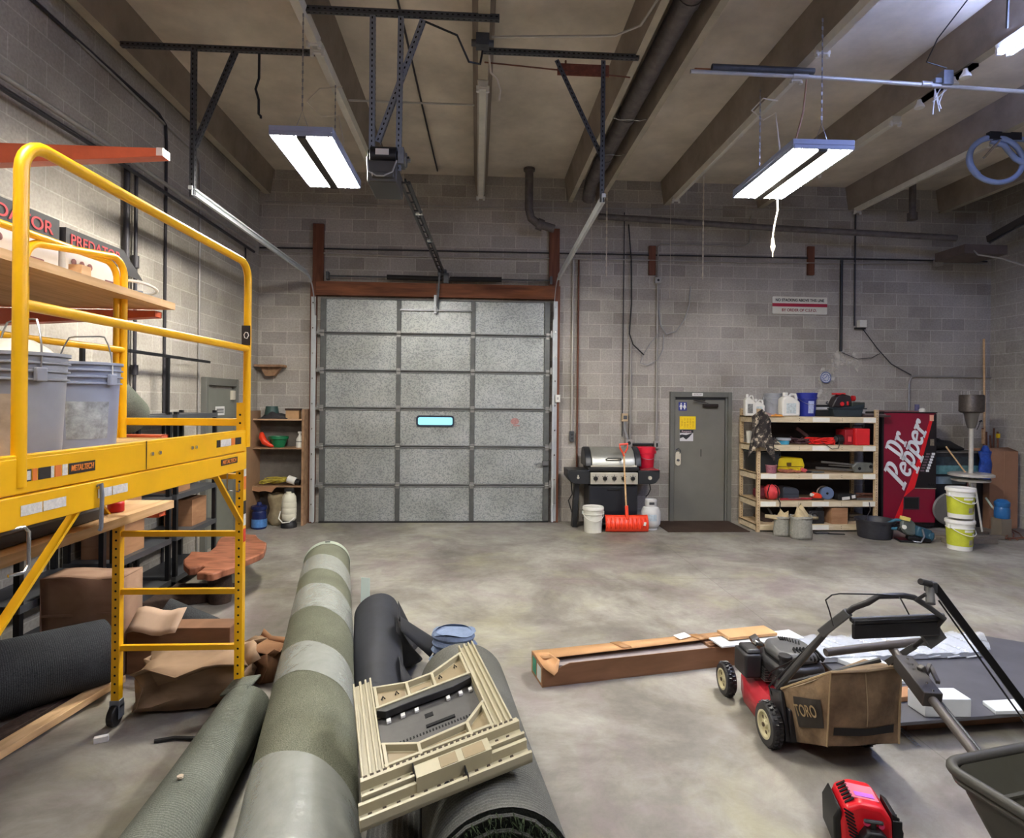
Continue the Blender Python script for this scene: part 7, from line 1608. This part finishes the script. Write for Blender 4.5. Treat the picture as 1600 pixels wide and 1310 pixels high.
for k in range(7): b.tube([(at(1330+k*30, 1030, z=.13)-q0)+Vector((0, 0, .01)), (at(1345+k*30, 1028, z=.14)-q0)+Vector((.02, .0, .015))], .006, 5)
b.build('plastic_fold', mat('crinkle_highlight', (220, 224, 230), .15, alpha=.6, spec=.9), t)

# ---- lawn mower, heading +y
MX, MY = 1.985, 3.68
mo = thing('lawn_mower', 'red push lawn mower with black engine, folding handle and dusty tan grass bag', 'lawn mower', (MX, MY, 0))
mred = mat('mower_red', (176, 34, 48), .38, vary=.14, vs=6); mbl = mat('mower_black', (42, 41, 43), .42, vary=.25, vs=10); mgr = mat('mower_grey_black', (84, 84, 84), .45, vary=.15)
def outline(s):
    s = 1.13
    return [(-.22*s, -.30), (-.235*s, -.12), (-.22*s, .10), (-.17*s, .27), (-.08*s, .34), (.08*s, .34), (.17*s, .27), (.22*s, .10), (.235*s, -.12), (.22*s, -.30)]
b = MB(); lo, mi_, hi = outline(1), outline(1.0), [(x*.80, y*.84-.02) for x, y in outline(1)]; k = len(lo)
vs = [(x, y, .055) for x, y in lo]+[(x, y, .15) for x, y in mi_]+[(x*.97, y*.97, .175) for x, y in mi_]+[(x, y, .215) for x, y in hi]
fs = [list(range(3*k, 4*k))]
for l in range(3):
    for i in range(k): fs.append((l*k+i, l*k+(i+1) % k, (l+1)*k+(i+1) % k, (l+1)*k+i))
b.add(vs, fs, True); b.build('deck', mred, mo, thick=.004, bevel=.0)
b = MB(); b.prism([(.30, .10), (.34, .17), (.20, .215), (.10, .20)], -.13, .13, 'yz'); b.build('deck_front_rise', mred, mo, bevel=.02)
wc = mat('wheel_cream', (206, 198, 160), .5, vary=.12, vs=12)
for (x, y, r) in ((-.275, .31, .105), (.275, .31, .105), (-.275, -.29, .12), (.275, -.29, .12)):
    s = -1 if x < 0 else 1
    b = MB(); Mx = Matrix.Translation((x, y, r)) @ Matrix.Rotation(R(90)*s, 4, 'Y')
    b.lathe([(r*.60, -.032), (r*.93, -.032), (r, -.02), (r, .02), (r*.93, .032), (r*.60, .032)], n=36, M=Mx, caps=False)
    for j in range(26):
        a = 2*math.pi*j/26
        for z in (-.012, .012):
            q = Mx @ Vector(((r+.002)*math.cos(a+(.06 if z > 0 else -.06)), (r+.002)*math.sin(a+(.06 if z > 0 else -.06)), z)); b.obox(q, (.018, .010, .008), (-a*s, 0, 0))
    wo = b.build('wheel_tyre', mbl, mo)
    b = MB(); b.lathe([(.001, .030), (r*.18, .034), (r*.22, .020), (r*.5, .016), (r*.56, .034), (r*.66, .034), (r*.66, .0), (.001, .0)], n=32, M=Mx); 
    hb = b.build('wheel_hub', wc, wo)
    b = MB()
    for j in range(6):
        a = 2*math.pi*j/6; q = Mx @ Vector((r*.38*math.cos(a), r*.38*math.sin(a), .0175)); b.cyl(q, q+Vector((s*.0015, 0, 0)), r*.09, n=10)
    q = Mx @ Vector((0, 0, .034)); b.cyl(q, q+Vector((s*.006, 0, 0)), .012, n=10)
    b.build('hub_hole', mat('hub_brown', (88, 72, 52), .7), wo)
# engine
EZ = .215
b = MB(); b.box(-.12, .14, -.12, .14, EZ, EZ+.09); b.cyl((0, 0, EZ), (0, 0, EZ+.09), .13, n=24); b.build('crankcase', mat('engine_metal', (92, 90, 88), .45, .5, vary=.4, vs=25), mo, bevel=.01)
b = MB()
for k in range(6): b.box(-.17, -.05, -.02+.0*k, .13, EZ+.02+.015*k, EZ+.027+.015*k)
for k in range(5): b.cyl((-.15+.02*k, -.12, EZ+.03+.012*k), (-.11+.02*k, -.07, EZ+.05), .01, n=6)
b.tube([(-.16, -.10, EZ), (-.13, -.13, EZ+.05), (-.15, -.10, EZ+.10), (-.10, -.13, EZ+.12)], .006, 6); b.tube([(-.12, -.15, EZ), (-.10, -.16, EZ+.07), (-.14, -.12, EZ+.13)], .005, 6); b.build('carburettor_linkage', mat('linkage_metal', (150, 148, 146), .35, .7, vary=.3, vs=40), mo)
b = MB(); P = [(-.16, -.16), (-.17, .05), (-.12, .17), (.04, .20), (.15, .14), (.17, -.04), (.14, -.16), (.0, -.19)]
b.prism(P, EZ+.09, EZ+.17, 'xy'); b.build('engine_shroud', mbl, mo, bevel=.025, seg=3)
b = MB(); b.prism([(x*.85+.01, y*.85+.01) for x, y in P], EZ+.165, EZ+.235, 'xy'); b.build('engine_cover', mgr, mo, bevel=.035, seg=4)
b = MB()
for k in range(9): b.obox((.02+.011*k-.03, .115-.004*k*k*.3, EZ+.237), (.006, .05, .012), (0, 0, -.2-.03*k))
for k in range(7): b.obox((-.02+.024*k, -.10, EZ+.222), (.009, .09, .03), (.5, 0, .1*k-.2))
b.build('cooling_slots', hole, mo)
b = MB(); b.cyl((-.10, -.13, EZ+.16), (-.10, -.13, EZ+.215), .034, n=20); b.cyl((-.10, -.13, EZ+.215), (-.10, -.13, EZ+.235), .04, n=20); b.build('fuel_cap', mbl, mo, bevel=.004)
b = MB(); b.obox((-.225, .10, EZ+.10), (.11, .17, .15)); b.obox((-.215, .10, EZ+.185), (.09, .14, .03)); b.build('air_filter_box', mbl, mo, bevel=.02, seg=3)
b = MB(); b.cyl((-.17, .16, EZ+.2), (-.13, .16, EZ+.22), .035, n=14); b.obox((-.15, .12, EZ+.21), (.05, .05, .02), (0, .2, 0)); b.build('chrome_cap', chrome, mo)
b = MB(); b.obox((.05, -.185, EZ+.12), (.13, .006, .03)); b.build('shroud_label', mat('dim_label', (98, 96, 92), .6), mo)
b = MB(); b.obox((-.15, -.22, .222), (.09, .08, .02), (0, .15, .3)); b.build('blue_label', mat('deck_label_blue', (120, 144, 186), .6, vary=.4, vs=30), mo)
b = MB(); b.obox((-.10, -.21, EZ+.05), (.04, .03, .03)); b.build('red_knob', red, mo, bevel=.005)
b = MB(); b.box(-.20, .20, -.37, -.28, .05, .24); b.bar((-.215, -.33, .05), (-.215, -.25, .30), .03, .14, (0,1,0)); b.build('rear_housing', mbl, mo, bevel=.01)
# lower + upper handle
W0 = Vector((MX, MY, 0))
def wp(px, py, y): return at(px, py, y=y)-W0
LH = wp(1213, 1082, 3.44); LM_ = wp(1306, 972, 3.00); LT = wp(1334, 950, 2.93)
RH = Vector((.27, LH.y, LH.z)); RM = wp(1448, 996, 2.98); RT = wp(1474, 966, 2.93)
MB().tube([LH, LM_], .012, 10).build('lower_handle', mbl, mo); MB().tube([RH, RM], .012, 10).build('lower_handle', mbl, mo)
b = MB(); T1, T2 = wp(1372, 932, 2.86), wp(1412, 931, 2.86)
b.tube([LM_.lerp(LT, -.6), LT, wp(1356, 942, 2.88), T1, T2, wp(1428, 934, 2.87), wp(1450, 948, 2.9), RT, RM.lerp(RT, .2)], .0145, 12); b.build('upper_handle', mbl, mo)
b = MB(); b.bar(LM_.lerp(LT, -.85), LM_.lerp(LT, .7), .035, .045); b.bar(LH+Vector((-.004, 0, .03)), LH.lerp(LM_, .9)+Vector((-.004, 0, .018)), .012, .022); b.build('handle_bracket', mgr, mo, bevel=.005)
b = MB(); p0_, p1_ = wp(1332, 972, 2.95), wp(1474, 966, 2.95); b.bar(p0_, p1_, .03, .022); b.bar(p0_+Vector((0, 0, -.05)), p1_+Vector((-.02, 0, -.05)), .02, .075); b.build('control_bar', mbl, mo, bevel=.006)
b = MB(); b.tube([p0_+Vector((-.01, 0, .012)), p1_+Vector((.0, 0, .014))], .012, 10); b.obox(p1_+Vector((-.04, .02, -.10)), (.10, .03, .08), (0, -.6, 0)); b.build('control_tube', mgr, mo)
b = MB(); b.tube([wp(1302, 978, 2.9), wp(1296, 955, 2.84), wp(1290, 938, 2.80), wp(1300, 930, 2.78), wp(1312, 928, 2.78), wp(1365, 929, 2.78), wp(1405, 932, 2.80), wp(1412, 945, 2.85), wp(1420, 960, 2.9)], .0035, 6); b.build('bail_wire', blackm, mo)
b = MB(); b.tube([LH+Vector((-.01, .0, -.05)), LH+Vector((-.03, .03, .02)), LH.lerp(LM_, .3)+Vector((-.01, .02, .03)), LH.lerp(LM_, .8)+Vector((.01, .02, .02))], .005, 6); b.tube([LH+Vector((.05, .2, -.02)), LH+Vector((.02, .1, .08)), LH.lerp(LM_, .5)+Vector((.02, .02, .02))], .005, 6); b.build('control_cable', black, mo)
b = MB(); q = RM.lerp(RH, .15); b.bar(q, q+Vector((-.08, .1, -.13)), .02, .03); b.build('folded_leg', mgr, mo)
# bag
bagm = mat('dusty_tan_bag', (128, 106, 80), .9, vary=.42, vs=7, bump=.4, bs=30)
bg = [wp(1222, 1078, 3.38), wp(1298, 1052, 3.02), wp(1408, 1043, 3.10), wp(1350, 1030, 3.42)]
bt = [wp(1236, 1158, 3.36), wp(1292, 1167, 3.08), wp(1404, 1162, 3.12), wp(1350, 1140, 3.40)]
def bagf(u, v, i, j, bulge=.02):
    p = bg[i].lerp(bg[j], u).lerp(bt[i].lerp(bt[j], u), v); n_ = (bg[j]-bg[i]).cross(Vector((0, 0, 1))).normalized()
    return p+n_*(bulge*math.sin(math.pi*u)*math.sin(math.pi*v)+.006*math.sin(8*u+5*v))+Vector((0, 0, -.012*math.sin(math.pi*u)*(1-v)))
b = MB()
for i, j in ((0, 1), (1, 2), (2, 3), (3, 0)): b.grid(lambda u, v: bagf(u, v, i, j), 12, 10)
b.grid(lambda u, v: bg[0].lerp(bg[1], u).lerp(bg[3].lerp(bg[2], u), v)+Vector((0, 0, .012*math.sin(math.pi*u)*math.sin(math.pi*v)-.012*math.sin(math.pi*u)*(1-v))), 10, 8)
b.grid(lambda u, v: bt[0].lerp(bt[1], u).lerp(bt[3].lerp(bt[2], u), v), 2, 2)
bo = b.build('grass_bag', bagm, mo)
b = MB(); b.tube([bg[0]+Vector((-.005, -.0, .005)), (bg[0]+bg[1])/2+Vector((0, 0, .004)), bg[1]+Vector((0, -.005, .006)), (bg[1]+bg[2])/2+Vector((0, -.004, -.004)), bg[2]+Vector((.005, 0, .006))], .007, 6); b.tube([bg[1], bt[1]], .005, 6); b.tube([bg[2], bt[2]], .007, 6); b.build('bag_piping', mat('bag_piping_tan', (170, 146, 110), .8), bo)
dn = (bg[1]-bg[0]).cross(Vector((0, 0, 1))).normalized()
def bp_(u, v, i, j, off): 
    n_ = (bg[j]-bg[i]).cross(Vector((0, 0, 1))).normalized(); return bagf(u, v, i, j)+n_*off
pb = [(.25, .20), (.80, .26), (.95, .42), (.97, .78), (.45, .66), (.28, .58)]
b = MB(); b.grid(lambda u, v: bp_(.27+.10*v*(1-u)*v+.60*u+.05*u*v, .16+.13*u*(1-v)+.55*v+.04*u, 0, 1, .006), 10, 8); b.build('logo_patch', mat('patch_black', (52, 46, 40), .7, vary=.15), bo)
# logo lettering follows the patch
X_ = (bp_(.9, .56, 0, 1, 0)-bp_(.3, .46, 0, 1, 0)); c_ = bp_(.60, .46, 0, 1, .012); xl = X_.length; X_.normalize(); nz = X_.cross((bp_(.6, .2, 0, 1, 0)-bp_(.6, .8, 0, 1, 0)).normalized()).normalized(); Y_ = nz.cross(X_)
ML = Matrix(((X_.x, Y_.x, nz.x, c_.x), (X_.y, Y_.y, nz.y, c_.y), (X_.z, Y_.z, nz.z, c_.z), (0, 0, 0, 1)))
text('logo_text', 'TORO', .085, mat('patch_letter', (150, 128, 92), .7), bo, ML, width=xl*.78, off=.0008)
b = MB(); b.grid(lambda u, v: bp_(.08+.84*u, .74+.11*v, 1, 2, .004), 8, 2); b.build('bag_band', mat('band_black', (26, 22, 20), .8), bo)
b = MB(); b.grid(lambda u, v: bp_(.485+.012*u, .02+.70*v, 1, 2, .003), 1, 8); b.build('bag_seam', mat('seam_tan', (170, 150, 116), .8), bo)
b = MB(); b.tube([bg[0]+Vector((.02, .02, .02)), (bg[0]+bg[3])/2+Vector((0, -.06, .03)), bg[3].lerp(bg[2], .3)+Vector((0, -.05, .03))], .014, 8); b.build('bag_frame', mbl, bo)

# ---- dump cart
ca = Vector((1.83, 2.27, .60))
cpz = mat('cart_charcoal', (66, 64, 58), .55, vary=.2, vs=5); cin = mat('cart_inside_olive', (80, 78, 66), .6, vary=.15)
crt = thing('dump_cart', 'charcoal plastic dump cart with grey tube handle in the lower right corner', 'cart', (1.80, 2.235, 0), R(12))
# local: x to the right along the far rim, y toward the camera is negative
CLX, CLY = 1.05, .78
def ring(z, ins, r=.07, n=6):
    x0, x1, y0, y1 = ins, CLX-ins, -CLY+ins, -ins; P = []
    for cx, cy, a0 in ((x1-r, y1-r, 0), (x0+r, y1-r, 90), (x0+r, y0+r, 180), (x1-r, y0+r, 270)):
        for i in range(n+1): a = R(a0+90*i/n); P.append((cx+r*math.cos(a), cy+r*math.sin(a), z))
    return P
def loft(b, rings):
    o = len(b.v); k = len(rings[0])
    vs = [p for r_ in rings for p in r_]; fs = []
    for l in range(len(rings)-1):
        for i in range(k): fs.append((l*k+i, l*k+(i+1) % k, (l+1)*k+(i+1) % k, (l+1)*k+i))
    b.add(vs, fs, True); return b
b = loft(MB(), [ring(.20, .17), ring(.22, .15), ring(.46, .06), ring(.50, .045), ring(.55, .03)]); b.add(ring(.20, .17), [list(range(28))]); tubo = b.build('tub_outside', cpz, crt)
b = loft(MB(), [ring(.585, .03), ring(.50, .055), ring(.36, .11), ring(.24, .165)]); b.add(ring(.24, .165), [list(range(28))]); b.build('tub_inside', cin, crt)
b = MB(); rp = ring(.59, .01, .075); b.tube(rp, .020, 10, closed=True); rp2 = ring(.555, .02, .075); b.tube(rp2, .014, 8, closed=True); b.build('rolled_rim', cpz, crt)
b = MB()
for z, ins in ((.46, .075), (.37, .11)): b.tube(ring(z, ins), .010, 6, closed=True)
b.build('inner_rib', cin, crt)
for (x, y) in ((.16, -.16), (.16, -.62), (.88, -.16), (.88, -.62)):
    b = MB(); b.cyl((x, y-.03, .14), (x, y+.03, .14), .14, n=26); b.build('wheel', black, crt, bevel=.02)
b = MB(); b.bar((.1, -.39, .17), (.95, -.39, .17), .05, .05); b.bar((.16, -.62, .15), (.16, -.16, .15), .03, .03); b.bar((.88, -.62, .15), (.88, -.16, .15), .03, .03); b.build('chassis', dsteel, crt)
# handle, in local space of the cart
Mi = Matrix.LocRotScale(crt.location, crt.rotation_euler, None).inverted()
def cl(px, py, z): return Mi @ at(px, py, z=z)
hg = mat('handle_grey_tube', (96, 90, 86), .5, .3, vary=.15)
hA, hB = cl(1523, 1178, .50), cl(1388, 1006, .66)
b = MB(); b.tube([hA.lerp(hB, -.25), hA, hB], .021, 12); b.tube([cl(1290, 1020, .66), cl(1340, 1014, .67), cl(1440, 1003, .68), cl(1446, 1004, .66)], .021, 12); b.build('handle_tube', hg, crt)
b = MB(); m0, m1 = hA.lerp(hB, .42), hA.lerp(hB, .80); b.bar(m0, m1, .085, .075); b.build('handle_bracket', mat('bracket_charcoal', (64, 60, 58), .5), crt, bevel=.004)
b = MB()
for f_ in (.45, .52, .70, .76): q = hA.lerp(hB, f_)+Vector((-.02, -.03, .045)); b.cyl(q, q+Vector((0, 0, .006)), .006, n=8)
b.build('bracket_bolt', chrome, crt)
b = MB(); q = hA.lerp(hB, .62); b.bar(q+Vector((.05, .0, .0)), q+Vector((.15, .05, .03)), .02, .03); b.bar(q+Vector((.15, .05, .03)), q+Vector((.07, -.06, .0)), .02, .02); b.bar(q+Vector((.03, 0, .06)), q+Vector((.06, .0, .0)), .03, .03); b.build('release_lever', mat('bracket_charcoal', (64, 60, 58), .5), crt, bevel=.004)
b = MB(); b.tube([hA.lerp(hB, -.2)+Vector((.05, .02, 0)), hA.lerp(hB, .45)+Vector((.05, .01, -.01))], .008, 8); b.build('release_rod', dsteel, crt)

# ---- black shafted tool
g0, g1 = at(1459, 914, y=2.72), at(1598, 1100, y=2.60); dd_ = (g1-g0).normalized(); tt = (.03-g0.z)/dd_.z; g2 = g0+dd_*tt
tl = thing('trimmer_shaft', 'long black square shafted tool with grips slanting down at the right edge', 'tool', g0)
MB().bar(Vector((0, 0, 0)), g2-g0, .028, .034).build('shaft', blackm, tl, bevel=.003)
MB().tube([dd_*.05+Vector((-.01, -.0, -.03)), (g2-g0)*.5+Vector((-.02, 0, -.045)), (g2-g0)*.8+Vector((-.01, 0, -.03))], .004, 6).build('cable', black, tl)
b = MB(); q = at(1438, 909, y=2.68)-g0; b.cyl(q, q.lerp(Vector((0, 0, 0)), .75), .015, n=12); b.build('grip', mbl, tl, bevel=.003)
b = MB(); b.cyl(Vector((-.02, 0, -.005)), at(1454, 944, y=2.68)-g0, .017, .02, n=12); b.build('grip', mgr, tl)
b = MB(); b.obox((-.015, 0, -.01), (.04, .04, .05)); b.build('joint', dsteel, tl, bevel=.004)
b = MB(); b.cyl(at(1446, 929, y=2.7)-g0, at(1432, 938, y=2.74)-g0, .008, n=8); b.build('cross_rod', mbl, tl)
q = (g2-g0)*.60; b = MB(); b.cyl(q+Vector((0, -.02, 0)), q+Vector((0, -.025, 0)), .01, n=8); b.build('bolt', chrome, tl)

# ---- red trimmer engine
er = mat('engine_red', (224, 26, 40), .35, vary=.06)
q = at(1344, 1274, z=.13)
e_ = thing('trimmer_engine', 'bright red and black two stroke engine lying on the floor at the bottom right', 'engine', (q.x, q.y, 0), R(-16))
b = MB(); b.prism([(-.11, .04), (-.12, .16), (-.095, .235), (-.03, .265), (.07, .255), (.115, .20), (.12, .07), (.06, .03)], -.10, .12); b.build('engine_cover', er, e_, bevel=.02, seg=3)
b = MB(); b.prism([(-.145, .03), (-.15, .17), (-.12, .23), (-.11, .20), (-.11, .04)], -.09, .12); b.build('muffler_cover', black, e_, bevel=.008)
b = MB()
for k in range(8): b.obox((-.085+.004*k, -.102, .22-.018*k), (.05, .004, .007), (0, .5, 0))
for k in range(6): b.obox((-.07, -.06+.028*k, .252), (.05, .012, .006), (0, -.6, 0))
for k in range(6): b.obox((-.02, -.102, .10-.012*k), (.07, .004, .005), (0, .3, 0))
b.build('vent_slot', hole, e_)
b = MB(); b.prism([(-.055, .262), (.07, .252), (.07, .256), (-.055, .267)], -.05, .07); b.mi = 1; b.prism([(-.035, .2665), (.055, .2590), (.055, .2600), (-.035, .2675)], -.035, .0)
b.build('warning_label', [mat('label_pinkish', (226, 120, 140), .4), mat('label_violet', (196, 110, 230), .4)], e_)
b = MB(); b.prism([(-.03, .03), (-.04, .12), (-.01, .165), (.05, .165), (.09, .12), (.08, .03)], -.16, -.09); b.obox((.02, -.125, .20), (.09, .02, .018)); b.obox((.02, -.125, .18), (.025, .02, .05)); b.build('starter_housing', black, e_, bevel=.012)
b = MB(); b.cyl((-.01, -.12, .19), (-.01, -.13, .19), .014, n=10); b.cyl((.055, -.12, .185), (.055, -.13, .185), .014, n=10); b.build('primer_bulb', mat('primer_pink', (226, 60, 110), .3), e_)
b = MB(); b.prism([(.115, .03), (.12, .22), (.15, .20), (.175, .13), (.17, .06)], -.07, .09)
for k in range(6): b.box(.12, .165-.002*k, -.08+.028*k, -.07+.028*k, .05, .19)
b.build('cylinder_fins', black, e_, bevel=.004)
b = MB(); b.cyl((.03, -.13, .09), (.10, -.30, .035), .045, .030, n=18); b.cyl((.10, -.30, .035), (.30, -.80, .03), .014, n=12); b.build('drive_shaft', mgr, e_)
b = MB(); b.tube([(.07, -.22, .06), (.12, -.18, .10), (.18, -.14, .13), (.25, -.15, .13), (.30, -.22, .08), (.33, -.32, .03)], .014, 10); b.mi = 1
for k in range(7): b.obox((.09+.015*k, -.2+.008*k, .09+.008*k), (.006, .03, .03), (0, .6, .5))
b.build('throttle_hose', [mat('hose_charcoal', (54, 54, 56), .5), black], e_)
b = MB(); b.prism([(-.06, .03), (-.02, -.0), (.08, .0), (.10, .04)], -.08, .10); b.build('fuel_tank', mat('fuel_tank_grey', (196, 190, 170), .4), e_, bevel=.01)
# wire lattice strip on the floor by the board corner
t = thing('wire_strip', 'thin zigzag wire reinforcing strip on the floor under the slate board corner', 'wire', at(1405, 1137, z=.01))
o0 = Vector(t.location); e2 = at(1435, 1166, z=.01)-o0; b = MB(); nrm = Vector((-e2.y, e2.x, 0)).normalized()*.012
b.tube([-nrm, e2-nrm], .0025, 5); b.tube([nrm, e2+nrm], .0025, 5)
b.tube([e2*(k/10)+(nrm if k % 2 else -nrm) for k in range(11)], .002, 5); b.build('wire', galvs, t)
# leaf shaped stain pieces

# trimmer engine is a little smaller than drawn
e_.scale = (.88, .88, .88)
# ---------------------------------------------------------------- shared groups of the repeats
PH = {'hanging_shop_light': 'hanging shop lights', 'strip_light_channel': 'strip light channels under the beams', 'carpet_roll': 'rolls of carpet', 'bucket': 'plastic buckets', 'pail': 'stacked lime labelled pails',
      'jug': 'white jugs on top of the storage rack', 'conduit': 'conduits on the walls', 'track_hanger': 'perforated angle hangers', 'door_track': 'overhead door tracks', 'engine_carton': 'printed engine cartons on the upper board',
      'storage_carton': 'brown cartons in the black shelving', 'lumber_plank': 'planks on the floor at the left edge', 'shelf_board': 'plywood boards on the orange arms', 'bark_slab': 'bark slabs under the slab table',
      'outlet_box': 'electrical boxes on the back wall', 'hanging_chain': 'chains hanging before the back wall', 'burlap_sack': 'burlap sacks before the storage rack', 'foam_sheet': 'white foam sheets', 'drain_pipe': 'drain pipes',
      'crumpled_carton': 'crushed cartons by the ladder', 'cable': 'cables', 'pull_string': 'cords hanging from the ceiling'}
cnt = {}
for o in COL.objects:
    if o.parent is None and 'label' in o: cnt.setdefault(o.name.split('.')[0], []).append(o)
for k_, l_ in cnt.items():
    if len(l_) > 1:
        for o in l_:
            if 'group' not in o: o['group'] = PH.get(k_, k_.replace('_', ' ')+'s')
